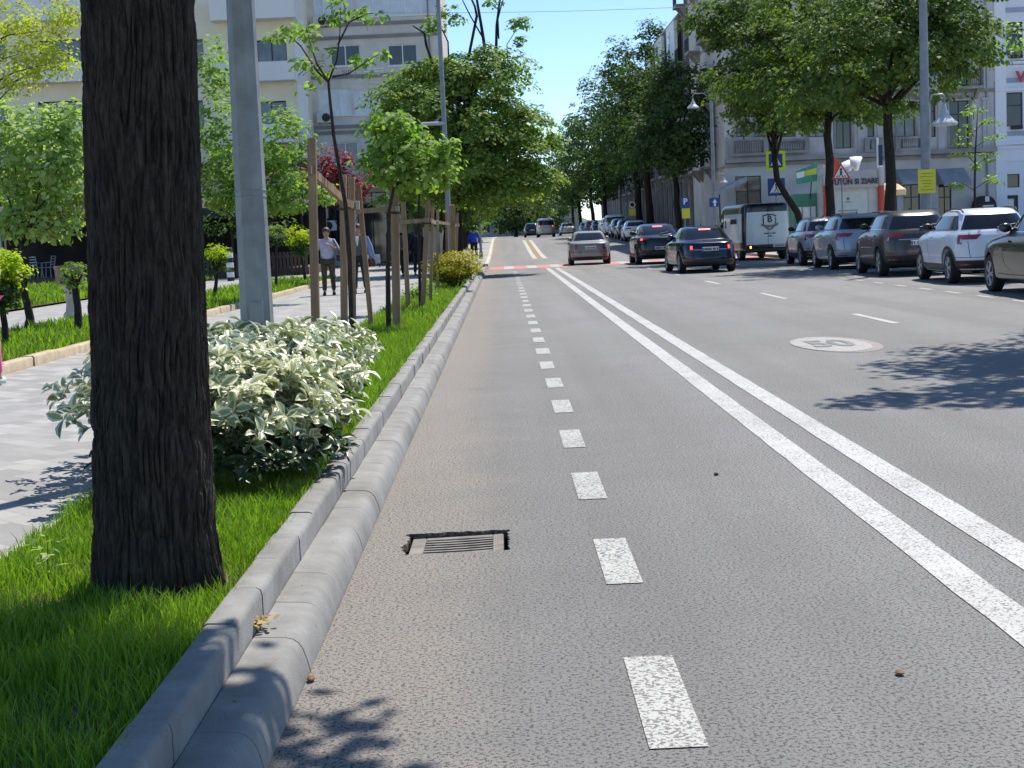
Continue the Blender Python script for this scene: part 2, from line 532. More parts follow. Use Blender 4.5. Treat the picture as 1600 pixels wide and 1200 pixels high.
tag(mb.build('drain_pit', pm("pit_shade_paint", (.008, .007, .006), (.02, .016, .012), 30, .95, bump=.8, bscale=60)), kind='structure')  # near-black floor colour paints in the shade below the grate slots

# painted markings, each a thin sheet on the road
def marks(name, quads, mat, dz=.004, holes=None):
    mb = MB()
    for (x0, x1, y0, y1) in quads:
        m = max(1, int((y1 - y0) / 4)) if y1 - y0 > 4 else 1
        for i in range(m):
            a = y0 + (y1 - y0) * i / m; b = y0 + (y1 - y0) * (i + 1) / m
            mb.quad((x0, a, zr(a) + dz), (x1, a, zr(a) + dz), (x1, b, zr(b) + dz), (x0, b, zr(b) + dz))
    return tag(mb.build(name, mat), kind='structure')
DP = F * 1.48 * .000582
q = []
ya = 3434 / 683.6 - DP
for i in range(31):
    y0 = ya + DP * i - .92
    if y0 > 60: break
    rr = random.Random(i)
    if y0 > 0: q.append((.36 + rr.uniform(-.01, .01), .515 + rr.uniform(-.01, .01), y0, y0 + .92))
marks('bike_lane_dashes', q, WORNPAINT)
# ragged double line
def ragged(name, x0, x1, y0, y1, mat, seed, step=.35):
    rr = random.Random(seed); mb = MB()
    ys_ = [y0]
    while ys_[-1] < y1: ys_.append(min(y1, ys_[-1] + step * (1 + ys_[-1] / 30)))
    e = [(x0 + rr.uniform(-.004, .004), x1 + rr.uniform(-.004, .004)) for _ in ys_]
    for i in range(len(ys_) - 1):
        a, b = ys_[i], ys_[i + 1]
        mb.quad((e[i][0], a, zr(a) + .004), (e[i][1], a, zr(a) + .004), (e[i + 1][1], b, zr(b) + .004), (e[i + 1][0], b, zr(b) + .004))
    return tag(mb.build(name, mat), kind='structure')
ragged('double_line', 1.71, 1.885, -2, 61.5, WHITEPAINT, 1)
ragged('double_line', 2.09, 2.265, -2, 61.5, WHITEPAINT, 2)
ragged('double_line', 1.66, 1.92, 84, 128, WHITEPAINT, 3)
ragged('double_line', 2.22, 2.48, 84, 128, WHITEPAINT, 4)
marks('divider_strip', [(1.93, 2.21, 84.5, 128)], pm("ochre_strip", (.16, .09, .02), (.34, .22, .06), 3, .8))
q = []
for cy in (5.5 + 7.9 * k for k in range(0, 8)):
    cy += 16.6 - 5.5
    q.append((5.36, 5.48, cy, cy + 2.7))
q = [(5.36, 5.48, 20.6, 23.1), (5.34, 5.45, 28.6, 31.3), (5.3, 5.41, 37.0, 39.6), (5.28, 5.40, 45.5, 48.2), (5.25, 5.37, 54, 57), (5.36, 5.48, 11.5, 14.2), (5.3, 5.42, 84, 87), (5.3, 5.42, 94, 97), (5.3, 5.42, 104, 107), (5.3, 5.42, 116, 119)]
marks('lane_dashes', q, WHITEPAINT)
q = [(8.44, 8.55, y, y + .95) for y in [14.5 + 1.88 * k for k in range(26)]]
marks('parking_dashes', q, WORNPAINT)
# red crossing with white bars
marks('zebra_crossing', [(KX + .1, RKX - .1, 62.6, 68.2)], REDPAINT)
marks('zebra_bars', [(KX + .75 + 1.0 * k, KX + 1.17 + 1.0 * k, 62.9, 67.9) for k in range(11)], WHITEPAINT, .008)
# "50" roundel on the asphalt
c50 = gp(1297, 538); rx, ry = .43, 1.12
def disc(name, cx, cy, rx, ry, mat, dz, n=40):
    mb = MB()
    mb.add([(cx + rx * math.cos(2 * PI * k / n), cy + ry * math.sin(2 * PI * k / n), dz) for k in range(n)], [tuple(range(n))])
    return tag(mb.build(name, mat), kind='structure')
disc('speed_roundel_rim', c50.x + .06, c50.y - .03, rx + .05, ry + .10, m_paint("faded_red", (.36, .28, .25), .5), .003)
disc('speed_roundel', c50.x, c50.y, rx, ry, PINKPAINT, .006)
t50 = text_mesh('speed_number', '50', .86, GREYPAINT, None, (c50.x, c50.y, .011), (0, 0, 0), 0, sx=.74, bold=.025)
t50.scale = (.60, 1.5, 1)
t50['kind'] = 'structure'

# kerbs ------------------------------------------------------------
def kerb_profile(name, prof, y0, y1, step, gap, mat, seed, jit=.0015, zof=0.0):
    rr = random.Random(seed); mb = MB()
    y = y0; n = len(prof)
    while y < y1:
        L = step
        if y > 40: L = step * 4
        ya_, yb_ = y + gap, y + L
        dz = rr.uniform(-jit, jit); dx = rr.uniform(-jit, jit)
        b = .006
        rings = [(ya_, 0), (yb_, 0)]
        vs = []
        cx = sum(p[0] for p in prof) / n; cz = sum(p[1] for p in prof) / n
        for yy, ins in rings:
            for (x, z) in prof:
                ddx = -ins if x > cx else ins
                ddz = -ins if z > cz else 0
                vs.append((x + dx + ddx, yy, z + dz + ddz + zr(yy)))
        fs = []
        for i in range(n):
            j = (i + 1) % n
            fs.append((i, j, n + j, n + i))
        fs.append(tuple(range(n))); fs.append(tuple(range(2 * n - 1, n - 1, -1)))
        mb.add(vs, fs)
        y += L
    return tag(mb.build(name, mat, smooth=50), kind='structure')
gut = [(KX, -.1), (KX, .0), (KX - .010, .045), (KX - .022, .08), (KX - .036, .102), (KX - .055, .116), (KX - .08, .122), (KX - .10, .1235), (KX - .15, .126), (-.925, .128), (-.925, -.1)]
kerb_profile('gutter_kerb', gut, .6, 62, .494, .003, CONC, 5)
inn = [(-.93, 0), (-.93, .215), (-.936, .235), (-.95, .243), (-1.03, .246), (-1.04, .24), (-1.04, 0)]
kerb_profile('inner_kerb', inn, .35, 50, .494, .003, CONC, 6, .004)
kerb_profile('inner_kerb', inn, 50.2, 62, .494, .005, CONC, 9, .007)
# lowered kerb and beyond the crossing
kerb_profile('far_kerb', [(KX, -.1), (KX, .10), (KX - .02, .13), (KX - .2, .13), (KX - .2, -.1)], 70, 200, 1.0, .006, CONC2, 8)
kerb_profile('right_kerb', [(RKX, -.1), (RKX, .10), (RKX + .02, .13), (RKX + .2, .13), (RKX + .2, -.1)], -6, 220, 1.0, .006, CONC2, 10)
VX = -2.22
kerb_profile('verge_edging', [(VX - .06, 0), (VX - .06, .165), (VX, .165), (VX, 0)], -3, 50, 1.0, .004, CONC2, 11, .003)
SWX = -5.75
kerb_profile('lawn_edging', [(SWX - .16, 0), (SWX - .16, .24), (SWX - .14, .26), (SWX - .02, .26), (SWX, .24), (SWX, 0)], 4, 54, 1.0, .006, pm("sandstone_edge", (.36, .28, .18), (.48, .39, .27), 5, .85, bump=.5, bscale=40), 12, .01)

# planes beside the road
strip('verge', VX, -1.04, [-4, 50], .175, SOIL, zf=lambda y: 0)
strip('verge_end', VX, -.925, [50, 51, 62], .168, SOIL, zf=lambda y: 0)
strip('sidewalk', SWX, VX - .06, yrange(-6, 200), .14, PAVERS, nx=1)
strip('sidewalk_beyond', VX - .06, KX - .2, yrange(62, 200), .136, PAVERS)
strip('bike_path', KX - .2, KX + .001, yrange(62, 70), .012, ASPHALT)
strip('lawn', -8.35, SWX - .16, [4, 53.5], .19, SOIL, zf=lambda y: 0)
strip('park_path', -12.0, -8.35, [4, 81], .14, PAVERS, zf=lambda y: 0)
strip('park_path', -8.35, SWX, [53.5, 81], .14, PAVERS, zf=lambda y: 0)
strip('far_lawn', -40, -12.0, [4, 62], .19, SOIL, zf=lambda y: 0)
strip('park_path', -40, -12.0, [62, 81], .15, CONC2, zf=lambda y: 0)
strip('right_sidewalk', RKX + .2, 60, yrange(-6, 94.9), .125, PAVERS)
strip('right_sidewalk', RKX + .2, 14.5, yrange(94.9, 210), .125, PAVERS)
kerb_profile('path_edging', [(-8.5, 0), (-8.5, .23), (-8.35, .23), (-8.35, 0)], 4, 53, 1.0, .006, pm("granite_edge", (.2, .19, .17), (.38, .36, .32), 9, .9, bump=.6, bscale=30), 13, .015)
# distant wooded hill at the end of the street
rr = random.Random(4)
mb = MB()
nx = 60
tops = []
for i in range(nx + 1):
    x = -260 + 620 * i / nx
    h = 9 + 6 * math.sin(i * .35) + 4 * math.sin(i * .91 + 1) + rr.uniform(-1, 1)
    tops.append((x, h))
for i in range(nx):
    (xa, ha), (xb, hb) = tops[i], tops[i + 1]
    p = [(700, -.5, .0), (720, .55, 0), (760, 1, 0), (900, .9, 0)]
    for k in range(3):
        mb.quad((xa, p[k][0], 1 + max(-.5, p[k][1] * ha)), (xb, p[k][0], 1 + max(-.5, p[k][1] * hb)), (xb, p[k + 1][0], 1 + p[k + 1][1] * hb), (xa, p[k + 1][0], 1 + p[k + 1][1] * ha))
tag(mb.build('hill', pm("hill_wood", (.05, .085, .06), (.13, .17, .14), .12, .95, bump=.9, bscale=.5), smooth=60), kind='structure')

# ------------------------------------------------------------------ grass
def blades(name, regions, mats, label, seed, kind='stuff'):
    rng = np.random.default_rng(seed)
    V = []; Q = []; T = []; b = 0
    for (x0, x1, y0, y1, z, dens, h, wd, clear) in regions:
        n = int((x1 - x0) * (y1 - y0) * dens)
        x = rng.uniform(x0, x1, n); y = rng.uniform(y0, y1, n)
        # clumping: keep more where a slow pattern is high
        k = .5 + .5 * np.sin(x * 7.1 + 2 * np.sin(y * 3.3)) * np.sin(y * 6.3 + 1.7 * np.sin(x * 4.1))
        keep = rng.random(n) < (.55 + .45 * k)
        for (cx, cy, cr) in clear: keep &= (x - cx) ** 2 + (y - cy) ** 2 > cr * cr
        x, y, k = x[keep], y[keep], k[keep]; n = len(x)
        hh = h * (.4 + .95 * rng.random(n) ** 1.6) * (.65 + .55 * k)
        th = rng.uniform(0, 2 * PI, n); lean = rng.uniform(.05, .75, n) * hh
        ph = rng.uniform(0, 2 * PI, n)
        wx, wy = np.cos(ph) * wd, np.sin(ph) * wd
        dx, dy = np.cos(th) * lean, np.sin(th) * lean
        zz = np.full(n, z)
        P = np.stack([np.stack([x - wx, y - wy, zz], 1), np.stack([x + wx, y + wy, zz], 1),
                      np.stack([x + wx * .8 + dx * .35, y + wy * .8 + dy * .35, zz + hh * .6], 1), np.stack([x - wx * .8 + dx * .35, y - wy * .8 + dy * .35, zz + hh * .6], 1),
                      np.stack([x + dx, y + dy, zz + hh], 1)], 1).reshape(-1, 3)
        i = np.arange(n) * 5 + b
        V.append(P); Q.append(np.stack([i, i + 1, i + 2, i + 3], 1)); T.append(np.stack([i + 3, i + 2, i + 4], 1))
        b += n * 5
    o = npmesh(name, np.concatenate(V), [np.concatenate(Q), np.concatenate(T)], mats)
    return tag(o, label, 'grass', kind=kind)
_tb = gp(254, 934, .17)
TRX, TRY = _tb.x, _tb.y + .13       # foreground tree
blades('grass', [
    (VX + .0, -1.03, 1.6, 5, .17, 9500, .10, .0022, [(TRX, TRY, .26)]),
    (VX + .0, -1.03, 5, 9.5, .17, 9000, .09, .0025, [(TRX, TRY, .26)]),
    (VX - .03, -1.02, 9.5, 22, .17, 2600, .11, .004, []),
    (VX, -1.03, 22, 50, .17, 700, .12, .008, []),
    (-8.3, SWX - .17, 13, 30, .19, 420, .15, .012, []),
    (-8.3, SWX - .17, 30, 53, .19, 160, .16, .02, []),
    (-24, -12.05, 33, 62, .19, 90, .18, .03, []),
], GRASS, 'bright green grass covering the roadside verge and park lawns', 21)
# ================================================================== VEGETATION
LEAF4 = (np.array([(0, 0, 0), (.5, .45, .06), (0, 1, -.04), (-.5, .45, .06)], float), np.array([(0, 1, 2, 3)]))
LEAF6 = (np.array([(0, 0, 0), (.42, .28, .07), (.36, .65, .07), (0, 1, -.08), (-.36, .65, .07), (-.42, .28, .07), (0, .45, 0)], float),
         np.array([(0, 1, 2, 6), (6, 2, 3, 4), (0, 6, 4, 5)]))
def leaves(name, C, N, D, size, tmpl, mat, parent, wd=.8, midx=None, smooth=False):
    """C centres, N normals, D length directions; all (n,3)"""
    tv, tf = tmpl
    n = len(C)
    N = N / np.linalg.norm(N, axis=1, keepdims=True)
    D = D - (D * N).sum(1, keepdims=True) * N
    D = D / (np.linalg.norm(D, axis=1, keepdims=True) + 1e-9)
    X = np.cross(D, N)
    s = np.asarray(size).reshape(-1, 1, 1) if hasattr(size, '__len__') else np.full((n, 1, 1), size)
    P = C[:, None, :] + s * (tv[None, :, 0, None] * wd * X[:, None, :] + tv[None, :, 1, None] * D[:, None, :] + tv[None, :, 2, None] * N[:, None, :])
    nv = len(tv)
    Fq = (tf[None, :, :] + (np.arange(n) * nv)[:, None, None]).reshape(-1, tf.shape[1])
    mi = None if midx is None else np.tile(midx, n)
    return npmesh(name, P.reshape(-1, 3), Fq, mat, parent, mi, smooth)
def unit(rng, n):
    v = rng.normal(size=(n, 3))
    return v / np.linalg.norm(v, axis=1, keepdims=True)
def crown(name, blobs, nleaf, size, clump, mat, parent, seed, per=26, up=1.0, out=.7, flat=.55, shell=(.5, 1.0), tmpl=LEAF4, droop=.4, wd=.8):
    rng = np.random.default_rng(seed)
    wsum = sum(b[2] for b in blobs)
    Cs = []; Os = []
    for (c, r, wt) in blobs:
        m = max(2, int(nleaf * wt / wsum / per))
        u = unit(rng, m)
        # uneven outline: the radius varies slowly with direction
        k = 1 + .16 * np.sin(u[:, 0] * 5 + seed) * np.sin(u[:, 2] * 6 + 2 * seed) + .12 * np.sin(u[:, 1] * 8 + seed * 1.3)
        rad = rng.uniform(shell[0] ** 2, shell[1] ** 2, m) ** .5 * k
        p = np.array(c) + u * np.array(r) * rad[:, None]
        Cs.append(p); Os.append(u)
    Cc = np.concatenate(Cs); Oc = np.concatenate(Os)
    m = len(Cc)
    idx = np.repeat(np.arange(m), per)
    n = len(idx)
    g = unit(rng, n) * (rng.random(n) ** .45)[:, None] * np.array([1, 1, flat]) * clump * rng.uniform(.55, 1.35, m)[idx][:, None]
    P = Cc[idx] + g
    # a spray of foliage hangs down at its rim
    P[:, 2] -= droop * (g[:, 0] ** 2 + g[:, 1] ** 2) / clump
    Nn = np.array([0, 0, up]) + out * Oc[idx] + .75 * unit(rng, n) + .5 * g / clump
    D = g / clump + .8 * unit(rng, n) + np.array([0, 0, -.5])
    sz = size * rng.uniform(.65, 1.25, n)
    return leaves(name, P, Nn, D, sz, tmpl, mat, parent, wd), Cc
def limbs(mb, base, top, r0, r1, targets, seed, bend=.08, n=9, segs=7, path=None):
    """wavy trunk from base to top, limbs from it to some of the targets"""
    rr = random.Random(seed)
    base, top = Vector(base), Vector(top)
    pts = []; rad = []
    for i in range(segs + 1):
        t = i / segs
        p = base.lerp(top, t) + Vector((rr.uniform(-1, 1), rr.uniform(-1, 1), 0)) * bend * math.sin(PI * t)
        pts.append(p); rad.append(r0 * (1 - t) + r1 * t + (r0 * .45 * max(0, 1 - t * 7)))
    if path:
        pts = [Vector(p) for p in path]; segs = len(pts) - 1
        rad = [r0 * (1 - i / segs) + r1 * i / segs for i in range(segs + 1)]
    mb.tube(pts, rad, n)
    for tg in targets:
        t0 = rr.uniform(.74, .98); k = int(t0 * segs)
        a = pts[k].lerp(pts[min(k + 1, segs)], t0 * segs - k)
        tg = Vector(tg); mid = a.lerp(tg, .5) + Vector((rr.uniform(-1, 1), rr.uniform(-1, 1), .6)) * (tg - a).length * .1
        rb = rad[k] * .5
        mb.tube([a, a.lerp(mid, .55), mid, mid.lerp(tg, .55), tg], [rb, rb * .8, rb * .6, rb * .4, rb * .15], 6)
    return pts
def tree(name, label, loc, trunk_top, r0, r1, blobs, nleaf, size, clump, leaf, seed, group=None, bark=None, nl=9, path=None, **kw):
    """blobs: ((x,y,z),(rx,ry,rz),weight) in metres from the foot"""
    t = thing(name, label, 'tree', loc, 0, group)
    cr, Cc = crown('crown', blobs, nleaf, size, clump, leaf, t, seed, **kw)
    rr = random.Random(seed)
    tg = [tuple(Cc[rr.randrange(len(Cc))]) for _ in range(nl)]
    mb = MB()
    limbs(mb, (0, 0, -.05), trunk_top, r0, r1, tg, seed, path=path)
    mb.build('trunk', bark or BARK2, t, smooth=60)
    return t

# --- foreground tree: a furrowed trunk at the very left, crown above the picture
def big_trunk():
    t = thing('roadside_tree', 'huge dark furrowed tree trunk in the near verge grass, lamp pole behind it', 'tree', (TRX, TRY, .17), 0)
    nth, nz = 640, 600
    H = 4.2
    th = np.linspace(0, 2 * PI, nth, endpoint=False); zz = np.linspace(-.05, H, nz)
    TH, ZZ = np.meshgrid(th, zz)
    rng = np.random.default_rng(5)
    def vnoise(u, v, seed):
        """value noise, periodic in u (cells given by integer part)"""
        r = np.random.default_rng(seed)
        gu, gv = int(round(u.max())) + 1, int(v.max()) + 3
        per = int(round(u.max() * nth / (nth - 1))) if False else gu
        G = r.random((gu, gv))
        iu = np.floor(u).astype(int); iv = np.floor(v).astype(int)
        fu = u - iu; fv = v - iv
        fu = fu * fu * (3 - 2 * fu); fv = fv * fv * (3 - 2 * fv)
        a = G[iu % gu, iv]; b = G[(iu + 1) % gu, iv]; c = G[iu % gu, iv + 1]; d = G[(iu + 1) % gu, iv + 1]
        return (a * (1 - fu) + b * fu) * (1 - fv) + (c * (1 - fu) + d * fu) * fv
    def per(nu, nv, seed, wob=0):
        u = (TH / (2 * PI) * nu + wob) % nu
        u = np.minimum(u, nu - 1e-6)
        r = np.random.default_rng(seed); G = r.random((nu, nv + 3))
        v = (ZZ + .05) / (H + .05) * nv
        iu = np.floor(u).astype(int); iv = np.floor(v).astype(int); fu = u - iu; fv = v - iv
        fu = fu * fu * (3 - 2 * fu); fv = fv * fv * (3 - 2 * fv)
        a = G[iu, iv]; b = G[(iu + 1) % nu, iv]; c = G[iu, iv + 1]; d = G[(iu + 1) % nu, iv + 1]
        return (a * (1 - fu) + b * fu) * (1 - fv) + (c * (1 - fu) + d * fu) * fv
    wob = (per(9, 14, 1) - .5) * 1.6
    ridg = 1 - np.abs(2 * per(74, 22, 2, wob * 2.0) - 1)
    ridg2 = 1 - np.abs(2 * per(150, 52, 3, wob * 4) - 1)
    fine = per(300, 300, 4)
    lump = per(6, 7, 6) - .5
    R0 = .228 + .026 * np.exp(-(ZZ) / .14) * (1 + .4 * np.sin(TH * 4 + 1)) - .011 * ZZ + .008 * lump
    Rr = R0 - .017 * ridg ** 3 - .008 * ridg2 ** 3 + .003 * fine
    lean = np.array([-.022, 0])
    X = np.cos(TH) * Rr * 1.02 + .036 * ZZ - .05; Y = np.sin(TH) * Rr
    V = np.stack([X, Y, ZZ], -1).reshape(-1, 3)
    i, j = np.meshgrid(np.arange(nz - 1), np.arange(nth), indexing='ij')
    a = i * nth + j; b = i * nth + (j + 1) % nth
    Q = np.stack([a, b, b + nth, a + nth], -1).reshape(-1, 4)
    npmesh('trunk', V, Q, BARK, t, smooth=True)
    # limbs and crown above the picture: they shade the verge and dapple the kerb
    mb = MB()
    for k, (dx, dy, dz) in enumerate([(-2.0, -.8, 1.7), (1.2, -1.5, 1.6), (-.6, 1.2, 1.5), (-1.4, -2.0, 1.5), (.9, .9, 1.4), (-2.2, .6, 1.6)]):
        s = Vector((-.03 * H, 0, H - .15)); e = s + Vector((dx, dy, dz))
        m = s.lerp(e, .5) + Vector((0, 0, .35))
        mb.tube([s - Vector((0, 0, .1)), s.lerp(m, .5), m, m.lerp(e, .5), e], [.13, .1, .075, .05, .02], 8)
    mb.build('limbs', BARK2, t, smooth=60)
    blobs = [((.55, .75, 5.4), (1.05, 1.25, .8), 2.6), ((1.75, 1.0, 5.5), (.85, 1.0, .5), 1.0), ((-.6, .6, 5.6), (1.2, 1.3, .9), 1.8), ((-1.8, .2, 5.9), (1.5, 1.6, 1.1), 1.4), ((-.2, -1.4, 5.8), (1.8, 1.6, 1.0), 1.2)]
    crown('crown', blobs, 26000, .13, .42, LEAF_LIN, t, 31, per=26)
big_trunk()

# --- variegated bush behind the trunk
def variegated_bush():
    t = thing('variegated_bush', 'low bush of white edged green leaves behind the big trunk', 'bush', (-1.72, 9.7, .17))
    rng = np.random.default_rng(12)
    tv = []; tf = []; mi = []
    st = [(0, .02), (.22, .62), (.5, 1.0), (.78, .66), (1.0, .03)]
    for y, ww in st:
        for x, z in ((-1, .16), (-.55, .02), (.55, .02), (1, .16)):
            tv.append((x * ww * .5, y, z * ww * .6 + .10 * math.sin(PI * y)))
    for i in range(4):
        for k in range(3):
            a = i * 4 + k
            tf.append((a, a + 1, a + 5, a + 4)); mi.append(1 if k == 1 else 0)
    tm = (np.array(tv, float), np.array(tf))
    def shoots(blobs, nsh, seed):
        C = []; N = []; D = []; S = []
        r = np.random.default_rng(seed)
        tot = sum(b[2] for b in blobs)
        for (c, rad, wt) in blobs:
            m = int(nsh * wt / tot)
            u = unit(r, m); u[:, 2] = np.abs(u[:, 2]) * .95 - .38
            rr_ = r.uniform(.55, 1.02, m)
            rr_[r.random(m) < .06] *= 1.08
            for k in range(m):
                p = np.array(c) + u[k] * np.array(rad) * rr_[k]
                ax = u[k] * np.array([1, 1, .6]) + np.array([0, 0, .35]) + .5 * unit(r, 1)[0]
                ax /= np.linalg.norm(ax)
                e1 = np.cross(ax, [0, 0, 1.0]); e1 /= np.linalg.norm(e1) + 1e-6; e2 = np.cross(ax, e1)
                nl = r.integers(6, 10); a0 = r.uniform(0, 6.28)
                for q in range(nl):
                    a = a0 + q * 2.4
                    side = e1 * math.cos(a) + e2 * math.sin(a)
                    d = side * .9 + ax * (.2 + .6 * q / nl)
                    C.append(p + ax * (.012 * q) - ax * .05)
                    D.append(d); N.append(ax * 1.0 + np.array([0, 0, .9]) - side * .35 + .45 * unit(r, 1)[0])
                    S.append(r.uniform(.045, .125))
        return np.array(C), np.array(N), np.array(D), np.array(S)
    blobs = [((.05, -.4, .55), (.78, 1.5, .46), 3.4), ((.22, 1.5, .50), (.58, 1.3, .40), 1.5), ((-.38, -.2, .55), (.72, 1.6, .44), 2.2), ((.38, -1.35, .40), (.45, .75, .36), 1.3), ((.12, -1.75, .52), (.70, .62, .40), 1.9)]
    C, N, D, S = shoots(blobs, 1050, 3)
    marg = leafmat("cream_margin", (.52, .55, .42), (.76, .78, .66), .10, .35, .5, tcol=(1, 1, .6))
    cent = leafmat("leaf_heart", (.08, .14, .05), (.30, .36, .19), .1, .35, .5)
    leaves('foliage', C, N, D, S, tm, [marg, cent], t, .52, mi, True)
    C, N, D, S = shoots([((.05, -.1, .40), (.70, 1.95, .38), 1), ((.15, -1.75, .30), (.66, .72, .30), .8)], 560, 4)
    g = leafmat("shaded_green_leaf", (.012, .03, .010), (.035, .07, .02), .08, .4, .4)  # very dark green: shade of the bush's underside put into the leaf colour
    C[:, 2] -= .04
    leaves('plain_shaded_foliage', C, N, D, S * .95, tm, [g, g], t, .46, mi, True)
    mb = MB(); rr = random.Random(2)
    for k in range(34):
        a = rr.uniform(0, 6.28); d = rr.uniform(.2, 1)
        e = Vector((.6 * d * math.cos(a), 1.4 * d * math.sin(a), rr.uniform(.35, .75)))
        s = Vector((e.x * .2, e.y * .45, -.02))
        mb.tube([s, s.lerp(e, .5) + Vector((0, 0, .06)), e], [.011, .008, .003], 5)
    mb.build('stems', BARK2, t)
variegated_bush()

# --- left row trees
def Lpos(px, Y): return at(px, 400, Y)
LX = -1.62
tree('linden_tree', 'broad dense linden with bare twigs rising from its top, nearest full crown on the left', (LX - .05, 55, .15), (.05, 0, 5.2), .22, .12,
     [((-.2, 0, 3.9), (2.9, 2.6, 1.5), 2), ((1.3, 0, 3.6), (2.4, 2.2, 1.5), 1.5), ((.2, 0, 5.7), (2.9, 2.6, 1.3), 2), ((1.6, .2, 5.5), (2.0, 2.2, 1.1), 1), ((-1.1, .2, 6.3), (1.8, 2.2, .9), 1), ((.7, .2, 6.9), (2.2, 2.0, .9), 1.3), ((.9, .1, 7.5), (1.9, 1.9, .8), 1.2), ((-.9, 0, 7.0), (1.6, 1.8, .8), .8), ((2.5, -.2, 3.3), (1.5, 1.6, .8), 1.0), ((2.3, 0, 4.4), (1.6, 1.8, 1.1), .9), ((2.8, 0, 5.2), (1.2, 1.6, .8), .6), ((-2.0, 0, 4.6), (1.3, 2, 1.3), .7)],
     50000, .15, .56, LEAF_LIN, 41, nl=14, per=95, droop=.6, shell=(.5, 1.08), flat=.38)
t = [o for o in COL.objects if o.name == 'linden_tree'][0]
mb = MB()
for (p0, p1, p2, r) in [((760, 90, 55), (752, 40, 55), (740, -30, 55), .07), ((775, 90, 55), (776, 40, 55), (784, -25, 55), .06), ((755, 60, 55), (735, 25, 55), (715, -15, 55), .035),
                        ((745, 25, 55), (742, 10, 55), (728, -20, 55), .05), ((778, 30, 55), (783, 10, 55), (790, -12, 55), .03), ((700, 65, 55), (690, 45, 55), (672, 25, 55), .03), ((792, 70, 55), (803, 52, 55), (812, 44, 55), .018), ((666, 70, 55), (663, 52, 55), (645, 40, 55), .05)]:
    P = [at(*p) - t.location for p in (p0, p1, p2)]
    b = Vector((.1, 0, 5.3)) if r > .04 else P[0] + Vector((0, 0, -.7))
    mb.tube([b, P[0], P[1], P[2]], [r * 1.1, r, r * .8, r * .5], 6)
mb.build('bare_twigs', BARK2, t, smooth=60)
crown('twig_leaves', [(tuple(at(812, 35, 55) - t.location), (.45, .3, .25), 1.4), (tuple(at(812, 62, 55) - t.location), (.2, .2, .2), .5), (tuple(at(705, 22, 55) - t.location), (.5, .4, .6), 1.5), (tuple(at(672, 40, 55) - t.location), (.4, .3, .35), 1), (tuple(at(768, 3, 55) - t.location), (.4, .3, .2), .6)], 900, .14, .2, LEAF_MID, t, 8, per=18)
for i, (Y, hh, wr) in enumerate([(68, 8.2, 2.4), (80, 8.6, 2.7), (93, 8.0, 2.7), (107, 8.6, 2.9), (122, 8.4, 3), (140, 8.6, 3.2), (160, 8.8, 3.4), (182, 8.4, 3.4)]):
    z = zr(Y)
    lab = ['dark street tree directly behind the broad dense linden on the left', 'second dark street tree behind the linden, by the blue-clad pedestrian', 'third dark street tree behind the linden, past the zebra crossing', 'fourth dark street tree behind the linden on the left kerb', 'fifth left street tree, shading the far bike path', 'sixth left street tree, beside the rising road',
           'seventh left street tree, near the top of the rise', 'farthest left street tree at the top of the rise'][i]
    tree('street_tree', lab, (LX - .9 - .03 * (Y - 60) * .2, Y, z), (.1, 0, hh * .55), .24, .1,
         [((0, 0, hh * .62), (wr, wr, hh * .3), 2), ((-.6, .5, hh * .45), (wr * .9, wr, hh * .22), 1.2), ((.5, -.3, hh * .38), (wr * .62, wr * .7, hh * .14), .6)], 7000, .24, .6, LEAF_DK, 60 + i, 'street trees along the left kerb', nl=7)
for k, (px, Y, hh, wr) in enumerate([(806, 215, 8.5, 5), (826, 262, 9.5, 6), (858, 275, 9, 6), (838, 330, 9, 8)]):
    b = at(px, 360, Y); b.z = 1.0
    tree('street_tree', ['distant tree closing the left end of the street', 'distant tree before the pale end house, left of the road', 'distant tree before the pale end house, right of the road', 'farthest hazy tree behind the silver van'][k], b, (.1, 0, hh * .5), .25, .1,
         [((0, 0, hh * .6), (wr, wr, hh * .3), 2), ((-.6, .5, hh * .36), (wr * .9, wr, hh * .26), 1.6)], 3200, .5, 1.1, LEAF_DK, 90 + k, None, nl=6)
# low hedge closing the far left side
def hedge(name, label, loc, r, n, size, leaf, seed, cat='hedge'):
    t = thing(name, label, cat, loc)
    crown('foliage', [((0, 0, r[2] * .9), r, 1)], n, size, .35, leaf, t, seed, per=16, shell=(.45, 1))
    mb = MB()
    for k in range(7):
        a = k * .9; mb.tube([(r[0] * .35 * math.cos(a) * .4, r[1] * .35 * math.sin(a) * .4, -.05), (r[0] * .6 * math.cos(a), r[1] * .6 * math.sin(a), r[2] * 1.0)], [.03, .012], 5)
    mb.build('stems', BARK2, t)
    return t
hedge('hedge', 'green ivy-like hedge at the far left end of the bike path', (-3.0, 128, .95), (1.6, 9, 2.2), 4200, .25, LEAF_MID, 77)
